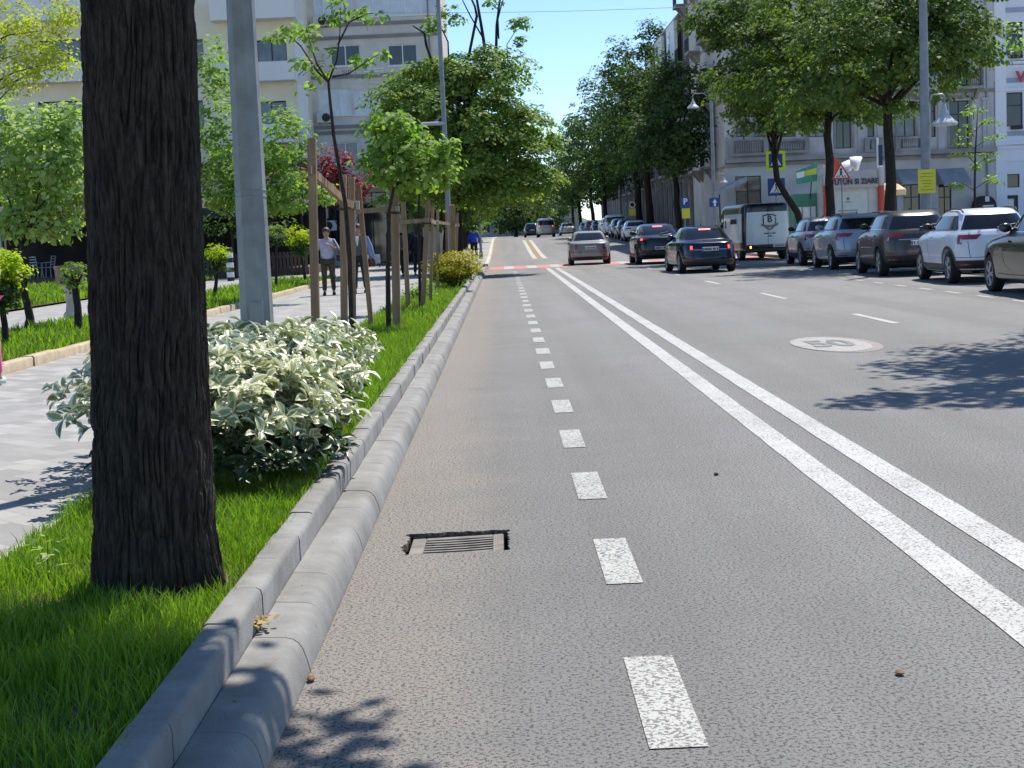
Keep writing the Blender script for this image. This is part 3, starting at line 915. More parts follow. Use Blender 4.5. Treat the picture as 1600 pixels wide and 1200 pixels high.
# yellow-green shrub at the end of the verge
def shrub():
    t = thing('bronze_shrub', 'rounded yellow and green shrub on the verge before the crossing', 'shrub', (-1.2, 36.6, .17))
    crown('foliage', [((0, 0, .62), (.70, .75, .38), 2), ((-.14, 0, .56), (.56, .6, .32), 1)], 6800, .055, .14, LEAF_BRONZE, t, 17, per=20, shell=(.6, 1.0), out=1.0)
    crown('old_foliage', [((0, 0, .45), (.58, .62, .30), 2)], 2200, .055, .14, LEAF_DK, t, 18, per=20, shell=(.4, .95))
    mb = MB(); rr = random.Random(4)
    for k in range(9):
        a = k * .7
        mb.tube([(.04 * math.cos(a), .05 * math.sin(a), -.02), (.15 * math.cos(a), .18 * math.sin(a), .2), (.4 * math.cos(a), .45 * math.sin(a), .5)], [.022, .016, .006], 6)
    mb.build('stems', BARK2, t)
shrub()
hedge('shrublet', 'small fresh green tuft of stems in the verge before the shrub', tuple(gp(655, 468, .17)), (.28, .5, .16), 420, .07, LEAF_MID, 78, 'plant')

# --- staked saplings
def sapling(label, Y, path, r0, branches, blobs, nleaf, size, clump, leaf, seed, group='young staked trees on the verge', **kw):
    foot = Vector(path[0]) if isinstance(path[0], Vector) else None
    P = [at(px, py, Y) for px, py in path]
    base = P[0].copy(); base.z = .17
    t = thing('young_tree', label, 'tree', base, 0, group)
    mb = MB()
    pts = [Vector((0, 0, -.03))] + [p - base for p in P[1:]]
    mb.tube(pts, [r0 * (1 - .55 * i / (len(pts) - 1)) for i in range(len(pts))], 8)
    for br in branches:
        q = [at(px, py, Y + dy) - base for px, py, dy in br]
        mb.tube(q, [r0 * .42 * (1 - .75 * i / (len(q) - 1)) for i in range(len(q))], 6)
    mb.build('trunk', BARK, t, smooth=60)
    bl = [(tuple(at(px, py, Y + dy) - base), (rx, ry, rz), wt) for (px, py, dy, rx, ry, rz, wt) in blobs]
    crown('crown', bl, nleaf, size, clump, leaf, t, seed, **kw)
    return t
sapling('tall slender young tree with few leaves on forked branches, before the grey tower block', 18.6,
        [(550, 533), (546, 400), (540, 320), (530, 262), (521, 210), (515, 150), (513, 128)], .034,
        [[(513, 128, 0), (495, 100, -.1), (483, 62, -.2), (478, 42, -.3)], [(513, 128, 0), (496, 112, 0), (470, 72, .2), (448, 52, .3), (425, 55, .3)], [(513, 128, 0), (526, 95, .1), (531, 55, .2), (532, 12, .3)], [(520, 120, 0), (545, 115, .2), (570, 98, .3), (592, 85, .4)], [(528, 70, .1), (545, 35, .2), (572, 22, .3), (588, 20, .3)]],
        [(430, 58, .3, .13, .2, .07, 1), (455, 45, .3, .16, .2, .09, 1.2), (475, 48, -.2, .13, .2, .12, 1.2), (490, 60, -.2, .06, .1, .14, .6), (470, 95, .1, .15, .2, .06, .9), (505, 108, 0, .2, .2, .09, 1), (535, 8, .2, .17, .2, .12, 1.3), (522, 25, .2, .12, .2, .1, .9), (570, 20, .3, .16, .2, .06, 1), (590, 24, .3, .08, .1, .05, .5), (562, 88, .3, .09, .2, .08, .7), (600, 87, .4, .07, .1, .06, .6), (585, 110, .4, .16, .1, .05, .4), (480, 132, 0, .1, .1, .05, .4), (520, 85, .1, .12, .12, .1, .5)],
        640, .085, .10, LEAF_MID, 101, per=9, tmpl=LEAF6, wd=.75)
sapling('young linden with a compact leafy crown between wooden stakes, nearer of the two', 21.2,
        [(607, 516), (606, 420), (608, 330), (618, 280)], .042,
        [[(618, 290, 0), (612, 230, 0), (625, 180, 0)], [(618, 290, 0), (650, 240, .1), (672, 215, .2)], [(618, 290, 0), (595, 240, -.1), (585, 200, -.1)], [(618, 290, 0), (680, 265, .2)]],
        [(622, 205, 0, .42, .5, .3, 1.6), (612, 250, 0, .42, .5, .28, 1.6), (660, 235, .2, .42, .5, .25, 1.4), (690, 245, .2, .22, .4, .16, .6), (605, 180, 0, .26, .4, .16, .5), (640, 275, .1, .5, .5, .13, 1.0), (700, 228, .2, .14, .2, .08, .3)],
        2500, .105, .17, LEAF_MID, 102, per=14, tmpl=LEAF6)
sapling('young linden with a dark thin stem between wooden stakes, farther of the two', 27.5,
        [(657, 484), (655, 400), (654, 330), (656, 290)], .035,
        [[(656, 290, 0), (650, 250, 0), (655, 205, 0)], [(656, 290, 0), (690, 260, .1)], [(656, 290, 0), (625, 260, .1)]],
        [(650, 235, 0, .5, .5, .35, 1.5), (672, 262, 0, .4, .5, .25, 1), (628, 262, 0, .4, .5, .25, 1), (695, 282, .2, .2, .3, .15, .4)],
        1700, .105, .17, LEAF_LIN, 103, per=14, tmpl=LEAF6)

# --- park trees on the left
def Bl(px, py, Y, r, wt, base):
    return (tuple(at(px, py, Y) - base), r, wt)
def park_tree(label, foot_px, Y, z, blobs, nleaf, size, clump, leaf, seed, r0=.08, nl=10, bark=None, tz=1.7, **kw):
    base = at(foot_px, 450, Y); base.z = z
    return tree('park_tree', label, base, (.05, 0, tz), r0, r0 * .5, [Bl(px, py, Y + dy, r, wt, base) for (px, py, dy, r, wt) in blobs], nleaf, size, clump, leaf, seed, None, bark, nl, **kw)
park_tree('leafy pale green tree at the left edge above the golden bush', 40, 26, .19,
          [(60, 250, 0, (.85, 1.0, .95), 2), (20, 300, .2, (.7, .9, .7), 1.4), (105, 290, 0, (.5, .8, .75), 1.2), (30, 190, 0, (.7, .9, .5), 1), (115, 200, 0, (.35, .6, .6), .7), (60, 345, -.2, (.7, .7, .35), .9)],
          6200, .115, .24, LEAF_SILV, 111, per=18, tmpl=LEAF6)
park_tree('sparse yellow leaved tree with thin bare branches at the top left corner', -20, 23, .19,
          [(20, 30, 0, (.5, .6, .35), 1), (60, 70, 0, (.5, .5, .35), 1), (95, 15, 0, (.3, .4, .25), .7), (20, 110, 0, (.5, .6, .3), .9), (60, 95, 0, (.4, .4, .25), .6), (95, 90, .3, (.2, .3, .2), .3)],
          4200, .055, .22, LEAF_YEL, 112, r0=.06, per=22, nl=7, tz=4.6)
park_tree('bushy green tree with drooping leaves between the lamp pole and the stakes', 415, 34, .19,
          [(400, 290, 0, (1.0, 1.0, .75), 2), (440, 215, 0, (.65, 1, .9), 1.3), (345, 200, 0, (.55, .9, 1.1), 1.2), (345, 290, 0, (.5, .9, .6), 1), (330, 100, .2, (.4, .6, .65), .5), (445, 300, 0, (.65, .9, .42), 1), (497, 298, 0, (.38, .6, .26), .4)],
          6400, .115, .25, LEAF_MID, 113, per=18, tmpl=LEAF6)
park_tree('small red leaved plum tree behind the tallest stake', 543, 46, .15,
          [(515, 265, 0, (.75, .8, .65), 2), (540, 290, 0, (.6, .7, .5), 1), (492, 285, 0, (.6, .7, .45), 1), (560, 285, 0, (.4, .5, .4), .6)],
          2600, .12, .22, LEAF_RED, 114, r0=.05, per=16)
park_tree('dark tree with brownish leaves in the shade behind the park lawn', 420, 62, .15,
          [(420, 350, 0, (1.3, 1.2, .7), 1), (395, 320, 0, (.9, 1, .6), .7), (355, 345, 0, (1.2, 1, .7), .7)],
          1500, .16, .3, LEAF_DK, 115, r0=.1, per=14)

# --- clipped topiary on the lawns
def topiary(label, foot, Y, z, crown_px, nl, seed, leafs=(LEAF_GOLD, LEAF_DK), tr=.045, group='clipped golden bushes on the lawns'):
    x0, x1, y0, y1 = crown_px
    base = at(foot, 450, Y); base.z = z
    t = thing('clipped_bush', label, 'bush', base, 0, group)
    c = at((x0 + x1) / 2, (y0 + y1) / 2, Y) - base
    s = F / Y
    rx, rz = (x1 - x0) / 2 / s, (y1 - y0) / 2 / s
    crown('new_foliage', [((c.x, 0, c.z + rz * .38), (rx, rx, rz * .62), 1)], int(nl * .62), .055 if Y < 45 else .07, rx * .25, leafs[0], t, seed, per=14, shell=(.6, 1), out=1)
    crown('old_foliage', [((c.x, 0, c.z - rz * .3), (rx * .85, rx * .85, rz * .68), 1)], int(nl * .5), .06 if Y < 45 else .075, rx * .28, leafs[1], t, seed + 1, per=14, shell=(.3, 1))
    mb = MB()
    mb.tube([(0, 0, -.03), (c.x * .4 + .02, 0, (c.z - rz) * .6), (c.x, 0, c.z - rz * .5)], [tr * 1.2, tr, tr * .9], 8)
    for k in range(8):
        a = k * .8
        mb.tube([(c.x * .8, 0, c.z - rz * .9), (c.x + rx * .6 * math.cos(a), rx * .6 * math.sin(a), c.z + rz * .1)], [tr * .6, tr * .15], 5)
    mb.build('stem', BARK2, t, smooth=60)
    return t
topiary('large golden clipped bush cut off by the left edge', 2, 21, .19, (-45, 40, 386, 484), 3600, 201)
topiary('sparse dark stemmed clipped bush left of the big trunk', 118, 24.5, .19, (90, 140, 408, 452), 420, 203, (LEAF_MID, LEAF_MID), .06)
topiary('golden clipped bush between the big trunk and the lamp pole', 333, 37, .19, (319, 359, 379, 428), 1100, 205)
topiary('dome shaped golden clipped bush left of the tallest stake', 478, 48, .19, (445, 490, 354, 402), 1300, 207)
topiary('slim bare stemmed clipped bush just right of the lamp pole', 431, 43, .19, (410, 452, 348, 385), 700, 209, (LEAF_MID, LEAF_DK), .035)

# --- right row
RX = 11.95
def rtree(label, px, Y, topz, blobs, nleaf, size, clump, seed, r0, leaf=LEAF_R, lean=(0, 0), group='street trees along the right kerb', **kw):
    base = at(px, 360, Y); base.z = zr(Y) + .12
    return tree('street_tree', label, base, (lean[0], lean[1], topz), r0, r0 * .62, blobs, nleaf, size, clump, leaf, seed, group, BARK2, 12, **kw)
rtree('right street tree with the thickest straight trunk, beside the grey lamp post', 1390, 46, 5.6,
      [((0, 0, 6.6), (3.1, 3, 1.7), 2), ((1.6, 0, 6.6), (1.6, 2.2, 1.0), .9), ((-1.3, -.2, 5.9), (2.2, 2.4, 1.5), 1.4), ((.3, 0, 8.6), (3, 3, 1.7), 1.4), ((1.7, -.6, 7.5), (1.8, 1.8, 1.3), .8)], 21000, .16, .55, 121, .2, per=85, droop=.5, shell=(.45, 1.08), flat=.4)
rtree('right street tree with an upright trunk partly hiding the red disc sign', 1298, 55, 6.2,
      [((0, 0, 7.0), (3.0, 3, 1.9), 2), ((-1.7, 0, 6.7), (2.2, 2.4, 1.6), 1.3), ((1.1, -.3, 5.5), (1.7, 2.0, .8), .8), ((-.2, 0, 9.2), (3, 3, 1.9), 1.4)], 17500, .17, .56, 122, .19, per=85, droop=.5, shell=(.45, 1.08), flat=.4)
t = rtree('right street tree with a thin crooked trunk before the pedestrian sign', 1260, 61, 4.3,
      [((-1.5, 0, 8.4), (2.7, 2.8, 1.9), 2), ((-2.7, .2, 9.8), (1.9, 2.4, 1.3), 1), ((-1.0, 0, 6.2), (2.2, 2.4, 1.3), 1.3), ((-.6, 0, 10), (3, 3, 1.8), 1), ((-2.2, 0, 6.8), (1.7, 2.0, 1.1), .8)], 20000, .18, .6, 123, .17, lean=(-1.15, 0), per=85, droop=.5, shell=(.45, 1.08), flat=.4, path=[(0, 0, -.05), (-.12, 0, .8), (-.35, 0, 1.7), (-.85, 0, 2.5), (-1.15, 0, 3.1), (-1.25, 0, 4.2), (-1.2, 0, 5.6)])
# far big trees
for i, (px, Y, hh, wr, sp, lab) in enumerate([
    (1062, 101, 12.4, 3.6, 0, 'right street tree with a bright top, before the grey stone corner'),
    (1018, 119, 15.0, 4.2, 0, 'right street tree with the thick dark trunk behind the black car'),
    (1000, 134, 17.8, 3.8, 1, 'tallest right street tree, its two headed top against the sky'),
    (948, 152, 16.6, 4.6, 0, 'right street tree below and left of the tallest one'),
    (928, 178, 16.4, 5.0, 0, 'dark right street tree over the parked row at mid distance'),
    (908, 205, 16.0, 5.2, 0, 'right street tree second from the far end of the row'),
    (897, 240, 16.0, 5.6, 0, 'farthest right street tree, at the end of the street')]):
    bl = [((0, 0, hh * .6), (wr, wr, hh * .26), 2), ((-.8, -.5, hh * .42), (wr * .95, wr, hh * .2), 1.5), ((.3, 0, hh * .82), (wr * .7, wr * .8, hh * .17), 1), ((1.2, -1, hh * .38), (wr * .7, wr * .7, hh * .12), .6)]
    if Y < 125: bl = [((0, 0, hh * .66), (wr, wr, hh * .22), 2), ((-.8, -.5, hh * .52), (wr * .9, wr, hh * .15), 1.3), ((.3, 0, hh * .85), (wr * .7, wr * .8, hh * .15), 1)]
    if sp: bl = [((-.9, 0, hh * .82), (2.3, 2.4, hh * .15), 1.4), ((1.9, 0, hh * .95), (1.7, 1.8, hh * .10), .9), ((-1.2, 0, hh * .6), (2.9, 2.9, hh * .2), 1.6), ((0, 0, hh * .4), (3.4, 3.2, hh * .15), 1)]
    rtree(lab, px, Y, hh * .5, bl, 9500 if Y < 160 else 6500, .27 if Y < 160 else .36, .75, 130 + i, .34 if Y in (119, 134) else .26, LEAF_DK, (-.3, 0))
# tree standing to the right of the picture: its crown shades the road, a low spray reaches the frame
tr0 = tree('street_tree', 'right street tree nearest the camera, a leafy spray at the upper right edge', (12.3, 20.5, .12), (-.2, 0, 5.0), .2, .13,
     [((-3.7, -2.6, 6.6), (2.5, 2.3, .9), 2.4), ((-5.6, -5.3, 6.2), (1.9, .8, .45), 1.0), ((-5.4, -3.2, 6.4), (1.2, 1.3, .5), .8), ((-2.6, -4.8, 6.4), (2.2, 1.2, .6), 1.1), ((-1.4, -.2, 7.4), (2.6, 2.6, 1.5), 2), ((.5, .5, 7.6), (2.6, 2.6, 1.6), 1.4)], 20000, .15, .45, LEAF_LIN, 141, 'street trees along the right kerb', nl=12)
sp = at(1597, 50, 33) - Vector((12.3, 20.5, .12))
crown('low_spray', [(tuple(sp), (.42, .6, .42), 1)], 170, .10, .2, LEAF_SILV, tr0, 15, per=9, tmpl=LEAF6)
mb = MB(); mb.tube([(-.1, 0, 4.6), (1.2, 5, 5.6), tuple(sp + Vector((.4, 0, .1))), tuple(sp - Vector((.3, 0, 0)))], [.07, .05, .02, .008], 6); mb.build('branch', BARK2, tr0)
# sapling on the right pavement
def right_sapling():
    Y = 41
    base = at(1524, 340, Y); base.z = .125
    t = thing('young_tree', 'slim young tree with leaves in open tiers behind the white parked car', 'tree', base)
    mb = MB()
    P = [Vector((0, 0, 0))] + [at(px, py, Y) - base for px, py in ((1523, 290), (1524, 240), (1526, 200), (1528, 168))]
    mb.tube(P, [.035, .03, .024, .015, .006], 7)
    tiers = [(1500, 285, .0), (1548, 280, .1), (1545, 245, 0), (1505, 240, 0), (1540, 190, 0), (1510, 200, .1), (1505, 220, 0), (1520, 172, 0), (1525, 260, .2), (1550, 215, 0)]
    for px, py, dy in tiers:
        e = at(px, py, Y + dy) - base
        s = Vector((P[1].x, P[1].y, max(.8, e.z - .25)))
        mb.tube([s, s.lerp(e, .6) + Vector((0, 0, .02)), e], [.012, .008, .003], 5)
    mb.build('trunk', BARK2, t, smooth=60)
    crown('crown', [(tuple(at(px, py, Y + dy) - base), (.34, .3, .12), 1) for px, py, dy in tiers], 620, .10, .13, LEAF_MID, t, 145, per=11, tmpl=LEAF6)
right_sapling()
# weeds at the trunk's foot
def weed(label, px, py, z, hgt, leaf, seed, n=22):
    p = gp(px, py, z)
    t = thing('weed', label, 'weed', p)
    rng = np.random.default_rng(seed)
    C = np.stack([rng.uniform(-.05, .05, n), rng.uniform(-.05, .05, n), rng.uniform(.02, hgt, n)], 1)
    D = unit(rng, n) * np.array([1, 1, .3]); N = np.tile([0, 0, 1.0], (n, 1)) + .5 * unit(rng, n)
    leaves('foliage', C, N, D, rng.uniform(.03, .055, n), LEAF6, leaf, t, .6)
    mb = MB(); mb.tube([(0, 0, -.02), (.01, 0, hgt)], [.004, .002], 5); mb.tube([(0, 0, -.01), (-.04, .02, hgt * .7)], [.003, .001], 5); mb.build('stem', LEAF_MID, t)
weed('pale sunlit weed in the grass left of the big trunk', 75, 905, .17, .18, LEAF_SILV, 5)
weed('small shaded weed sprout at the foot of the big trunk', 240, 940, .17, .12, LEAF_MID, 6, 9)
weed('dry pale grass tuft in the gap between the kerbs', 405, 985, .125, .05, leafmat("straw", (.3, .22, .1), (.5, .4, .22), .2), 7, 26)
# ================================================================== STREET FURNITURE
# drain grate
def drain():
    W, L = GX1 - GX0, GY1 - GY0
    t = thing('drain_grate', 'grey slotted drain grate sunk in a broken hole in the asphalt', 'drain', (GX0, GY0, -.052))
    t.rotation_euler = (R(-1.2), R(-1.0), 0)
    mb = MB()
    fw = .052
    mb.bbox(0, fw * 1.3, 0, L, 0, .045, .004); mb.bbox(W - fw, W, 0, L, 0, .045, .004)
    mb.bbox(fw * 1.3 + .001, W - fw - .001, 0, .02, 0, .044, .003); mb.bbox(fw * 1.3 + .001, W - fw - .001, L - fw, L, 0, .044, .003)
    mb.build('frame', pm("grate_grey", (.13, .115, .098), (.24, .22, .19), 9, .75, bump=.3, bscale=80), t, smooth=40)
    mb = MB()
    nb = 6
    y0, y1 = .02, L - fw
    p = (y1 - y0) / nb
    for i in range(nb):
        c = y0 + p * (i + .62)
        # bars sag slightly in the middle like old cast plastic
        xs_ = [fw * 1.3 + .001, W * .35, W * .6, W - fw - .001]
        for k in range(3):
            s0 = -.004 * math.sin(PI * (xs_[k]) / W); s1 = -.004 * math.sin(PI * xs_[k + 1] / W)
            a, b = c - p * .21, c + p * .21
            vs = [(xs_[k], a, .01), (xs_[k + 1], a, .01), (xs_[k + 1], b, .01), (xs_[k], b, .01), (xs_[k], a, .041 + s0), (xs_[k + 1], a, .041 + s1), (xs_[k + 1], b, .041 + s1), (xs_[k], b, .041 + s0)]
            mb.add(vs, [(4, 5, 6, 7), (0, 1, 5, 4), (2, 3, 7, 6), (0, 3, 2, 1)])
    mb.build('bars', MATS["grate_grey"], t)
drain()
tag(MB().ell((0, 0, 0), (.016, .022, .006), 8, 5).build('dry_leaf', pm("dry_leaf_brown", (.12, .05, .02), (.2, .1, .04), 40, .8), None, 60), 'small brown curled leaf lying on the bare road', 'leaf').location = gp(1406, 1050, .01)
tag(MB().ell((0, 0, 0), (.014, .03, .008), 7, 5).build('dry_leaf', MATS["dry_leaf_brown"], None, 60), 'tiny brown leaf lying at the foot of the gutter stones', 'leaf').location = gp(486, 1060, .01)
tag(MB().ell((0, 0, 0), (.016, .012, .01), 7, 5).build('pebble', pm("pebble_dark", (.03, .03, .03), (.07, .06, .05), 40, .9), None, 60), 'small dark pebble on the road between the painted lines', 'pebble').location = gp(1119, 741, .008)

# octagonal lamp pole in the bush
PX, PY = -1.64, 9.75
def big_pole():
    t = thing('lamp_post', 'thick octagonal galvanised lamp post rising from the variegated bush', 'lamp post', (PX, PY, .17))
    t.rotation_euler = (0, R(.5), 0)
    mb = MB()
    mb.lathe([(.128, -.05), (.128, .25), (.112, .3), (.088, 3.2), (.07, 8)], n=8, ph=.36)
    mb.build('pole', GALV, t, smooth=20)
    mb = MB()
    mb.bbox(-.03, .06, -.114, -.098, .55, .95, .004)
    mb.build('access_door', GALV2, t)
    mb = MB(); 
    for z, r in ((1.62, .103), (1.66, .103)): 
        mb.lathe([(r, z), (r + .003, z + .005), (r, z + .01)], n=8, ph=.36)
    mb.build('steel_band', GALV2, t)
    mb = MB(); rr = random.Random(8)
    for (a, z, s) in [(-1.35, 1.72, .02), (-1.25, 1.60, .018), (-1.5, 1.22, .012), (-1.3, 1.0, .012), (-1.7, 1.48, .01)]:
        pass
    mb.tube([(0, 0, 7.9), (.2, -.1, 8.3), (1.4, -.1, 8.6)], [.05, .045, .04], 8)
    mb.build('arm', GALV2, t)
    mb = MB(); mb.bbox(1.3, 2.0, -.25, .05, 8.55, 8.68, .04); mb.build('lamp_head', GALV2, t)
    return t
big_pole()
def bell(mb, c, s):
    mb.lathe([(.01, .52 * s), (.05 * s, .5 * s), (.07 * s, .36 * s), (.11 * s, .32 * s), (.14 * s, .22 * s), (.22 * s, .13 * s), (.33 * s, .04 * s), (.36 * s, -.01 * s), (.34 * s, -.05 * s), (.05 * s, -.06 * s)], c, 18)
def lamp_post(label, base, top_z, r0, r1, lamps=(), cat='lamp post', group=None, headmat=None):
    """lamps: list of (arm end vector, bell size) in metres from the foot"""
    t = thing('lamp_post', label, cat, base, 0, group)
    mb = MB(); mb.lathe([(r0 * 1.6, 0), (r0 * 1.6, .35), (r0 * 1.15, .42), (r0, .5), (r1, top_z), (r1 * .6, top_z + .05)], n=12); mb.build('pole', GALV2, t, smooth=35)
    for e, s in lamps:
        e = Vector(e)
        a = Vector((0, 0, e.z + .55 * s)); top = Vector((e.x, e.y, e.z + .75 * s))
        mb = MB(); mb.tube([Vector((0, 0, e.z + .1 * s)), Vector((e.x * .12, e.y * .12, e.z + .5 * s)), Vector((e.x * .4, e.y * .4, e.z + .8 * s)), Vector((e.x * .9, e.y * .9, e.z + .8 * s)), top, Vector((e.x, e.y, e.z + .5 * s))], .028 * max(s, .7), 7)
        mb.build('arm', GALV2, t, smooth=50)
        mb = MB(); bell(mb, tuple(e), s); mb.build('lamp_shade', headmat or pm("lamp_grey", (.36, .40, .45), (.46, .50, .55), 3, .45), t, smooth=40)
    return t
# left row, plain tall posts
b = at(704, 400, 46); b.z = .17
t = lamp_post('slim tall grey lamp post crossing the front of the broad linden', b, 9.5, .085, .06)
e = at(680, 206, 46) - b
mb = MB(); mb.tube([(0, 0, e.z + .35), (e.x * .4, 0, e.z + .45), (e.x, 0, e.z + .28)], .03, 7); mb.build('arm', GALV2, t)
mb = MB(); mb.bbox(e.x - .42, e.x + .3, -.14, .14, e.z + .2, e.z + .3, .03); mb.bbox(e.x - .42, e.x - .38, -.13, .13, e.z - .45, e.z + .19, .01); mb.build('lamp_head', pm("lamp_grey", (.36, .40, .45), (.46, .50, .55), 3, .45), t)
b = at(752, 405, 84); b.z = zr(84) + .13
lamp_post('short grey post at the kerb behind the yellow shrub', b, at(748, 318, 84).z - b.z, .075, .065, cat='post')
# right row with bell lamps
b = at(1448, 360, 41.6); b.z = .125
P = lambda px, py, Y, b: at(px, py, Y) - b
t = lamp_post('tall grey lamp post with one bell lamp and a yellow sign', b, 10.5, .15, .095, [(P(1476, 193, 41.4, b), 1.0)], group='bell lamp posts on the right')
ys = at(1450, 283, 41.3) - b
mb = MB(); mb.bbox(ys.x - .245, ys.x + .245, -.19, -.175, ys.z - .33, ys.z + .33, .01); so_ = mb.build('sign_plate', SIGNY, t)
mb = MB(); rr = random.Random(6)
for k, zz in enumerate((.22, .13, .02, -.06, -.14, -.23)):
    wln = rr.uniform(.1, .19); mb.box(ys.x - wln, ys.x + wln, -.194, -.1915, ys.z + zz - .008, ys.z + zz + .008)
mb.build('sign_print', pm("print_olive", (.2, .19, .02), (.26, .25, .03), 5, .6), so_)
b = at(1117, 350, 84); b.z = zr(84) + .125
t = lamp_post('grey lamp post with two bell lamps above the delivery van', b, at(1110, 137, 84).z - b.z, .12, .08, [(P(1083, 168, 84, b), .95), (P(1131, 285, 83.5, b), .62)], group='bell lamp posts on the right')
b = at(970, 348, 150); b.z = zr(150) + .125
lamp_post('distant grey lamp post with one bell lamp before the dark right trees', b, at(966, 225, 150).z - b.z, .12, .09, [(P(953, 242, 149, b), 1.1)], group='bell lamp posts on the right')

# traffic signs
def pole_sign(name, label, px, Y, plates, top_py, z0=.125, r=.032, x=None):
    b = at(px, 360, Y); b.z = zr(Y) + z0
    t = thing(name, label, 'road sign', b)
    mb = MB(); mb.tube([(0, 0, 0), (0, 0, at(px, top_py, Y).z - b.z)], r, 8); mb.build('pole', GALV2, t, smooth=50)
    return t, b
def ped_symbol(t, c, s, y, base=SIGNB):
    """white triangle with a walking figure over bars on a blue square; c=(x,z), s = square side"""
    mb = MB(); mb.prism([(c[0] - .40 * s, c[1] - .34 * s), (c[0] + .40 * s, c[1] - .34 * s), (c[0], c[1] + .38 * s)], y - .004, y - .001); a = mb.build('white_triangle', SIGNW, t)
    mb = MB()
    y0, y1 = y - .008, y - .0045
    X, Z = c
    mb.prism([(X + s * (-.02 + .055 * math.cos(k * PI / 4)), Z + s * (.14 + .055 * math.sin(k * PI / 4))) for k in range(8)], y0, y1)
    mb.prism([(X - .05 * s, Z + .08 * s), (X + .03 * s, Z + .08 * s), (X + .04 * s, Z - .08 * s), (X - .04 * s, Z - .08 * s)], y0, y1)
    mb.prism([(X - .04 * s, Z - .08 * s), (X + .01 * s, Z - .08 * s), (X - .09 * s, Z - .26 * s), (X - .14 * s, Z - .26 * s)], y0, y1)
    mb.prism([(X, Z - .081 * s), (X + .045 * s, Z - .081 * s), (X + .12 * s, Z - .26 * s), (X + .07 * s, Z - .26 * s)], y0, y1)
    mb.prism([(X + .03 * s, Z + .07 * s), (X + .05 * s, Z + .04 * s), (X + .14 * s, Z - .04 * s), (X + .12 * s, Z - .06 * s)], y0, y1)
    for k in range(5):
        q = X + (-.26 + .12 * k) * s
        mb.prism([(q, Z - .275 * s), (q + .06 * s, Z - .275 * s), (q + .05 * s, Z - .325 * s), (q - .01 * s, Z - .325 * s)], y0, y1)
    mb.build('walking_figure', SIGNBK, a)
t, b = pole_sign('crossing_sign', 'blue pedestrian crossing sign with a fluorescent yellow border, a plain one below', 1214, 62.5, 2, 236)
for (px, py, sz, border) in ((1213, 251, 30, 1), (1214, 292, 27, 0)):
    c = at(px, py, 62.3) - b; s = sz / (F / 62.3)
    if border:
        mb = MB(); mb.bbox(c.x - s / 2, c.x + s / 2, -.06, -.045, c.z - s / 2, c.z + s / 2, .01); mb.build('yellow_border', SIGNFL, t); s *= .70
    mb = MB(); mb.bbox(c.x - s / 2, c.x + s / 2, -.075, -.0605, c.z - s / 2, c.z + s / 2, .008); p = mb.build('blue_plate', SIGNB, t)
    ped_symbol(p, (c.x, c.z), s, -.075)
t, b = pole_sign('warning_sign', 'red bordered triangular warning sign on a thin post behind the parked cars', 1317, 50.5, 1, 262, r=.022)
c = at(1314.5, 267, 50.4) - b; s = .64
mb = MB(); mb.prism([(c.x - s * .5, c.z - s * .43), (c.x + s * .5, c.z - s * .43), (c.x, c.z + s * .45)], -.05, -.03); p = mb.build('red_plate', SIGNR, t)
mb = MB(); mb.prism([(c.x - s * .37, c.z - s * .355), (c.x + s * .37, c.z - s * .355), (c.x, c.z + s * .295)], -.056, -.0505); p2 = mb.build('white_triangle', SIGNW, p)
mb = MB(); X, Z = c.x, c.z - .05
for poly in ([(X + .045 * math.cos(k * PI / 4), Z + .1 + .045 * math.sin(k * PI / 4)) for k in range(8)], [(X - .035, Z + .05), (X + .035, Z + .05), (X + .03, Z - .06), (X - .03, Z - .06)], [(X - .03, Z - .061), (X + .005, Z - .061), (X - .06, Z - .16), (X - .095, Z - .16)], [(X + .0, Z - .062), (X + .03, Z - .062), (X + .09, Z - .16), (X + .055, Z - .16)],
             [(X - .17, Z - .16), (X - .13, Z - .16), (X - .11, Z - .10), (X - .13, Z - .10)], [(X + .17, Z - .16), (X + .13, Z - .16), (X + .11, Z - .10), (X + .13, Z - .10)]):
    mb.prism(poly, -.062, -.0565)
mb.build('walking_figure', SIGNBK, p2)
# red disc behind the upright trunk
t, b = pole_sign('round_sign', 'plain red disc sign beside the upright right trunk', 1300, 57.5, 1, 250, r=.022)
c = at(1301, 258, 57.4) - b
mb = MB(); mb.prism([(c.x + .28 * math.cos(2 * PI * k / 24), c.z + .34 * math.sin(2 * PI * k / 24)) for k in range(24)], -.05, -.035); mb.build('disc', pm("faded_red_sign", (.62, .10, .06), (.68, .13, .08), 3, .5), t)
# parking sign
t, b = pole_sign('parking_sign', 'blue P parking sign with a yellow plate below, behind the black car', 1071, 78, 1, 308, r=.03)
c = at(1071, 317, 77.9) - b; mb = MB(); mb.bbox(c.x - .21, c.x + .21, -.06, -.045, c.z - .29, c.z + .29, .01); p = mb.build('blue_plate', SIGNB, t)
text_mesh('lettering', 'P', .44, SIGNW, p, (c.x, -.062, c.z + .06), ext=.003, bold=.01)
c = at(1072, 333, 77.9) - b; mb = MB(); mb.bbox(c.x - .21, c.x + .21, -.06, -.045, c.z - .27, c.z + .26, .01); mb.build('yellow_plate', SIGNY, t)
t, b = pole_sign('round_sign', 'round white rimmed sign with a yellow plate, between dark right trunks', 988, 118, 1, 312, r=.035)
c = at(988, 320, 117.9) - b
mb = MB(); mb.prism([(c.x + .25 * math.cos(2 * PI * k / 24), c.z + .25 * math.sin(2 * PI * k / 24)) for k in range(24)], -.05, -.035); p = mb.build('disc', SIGNW, t)
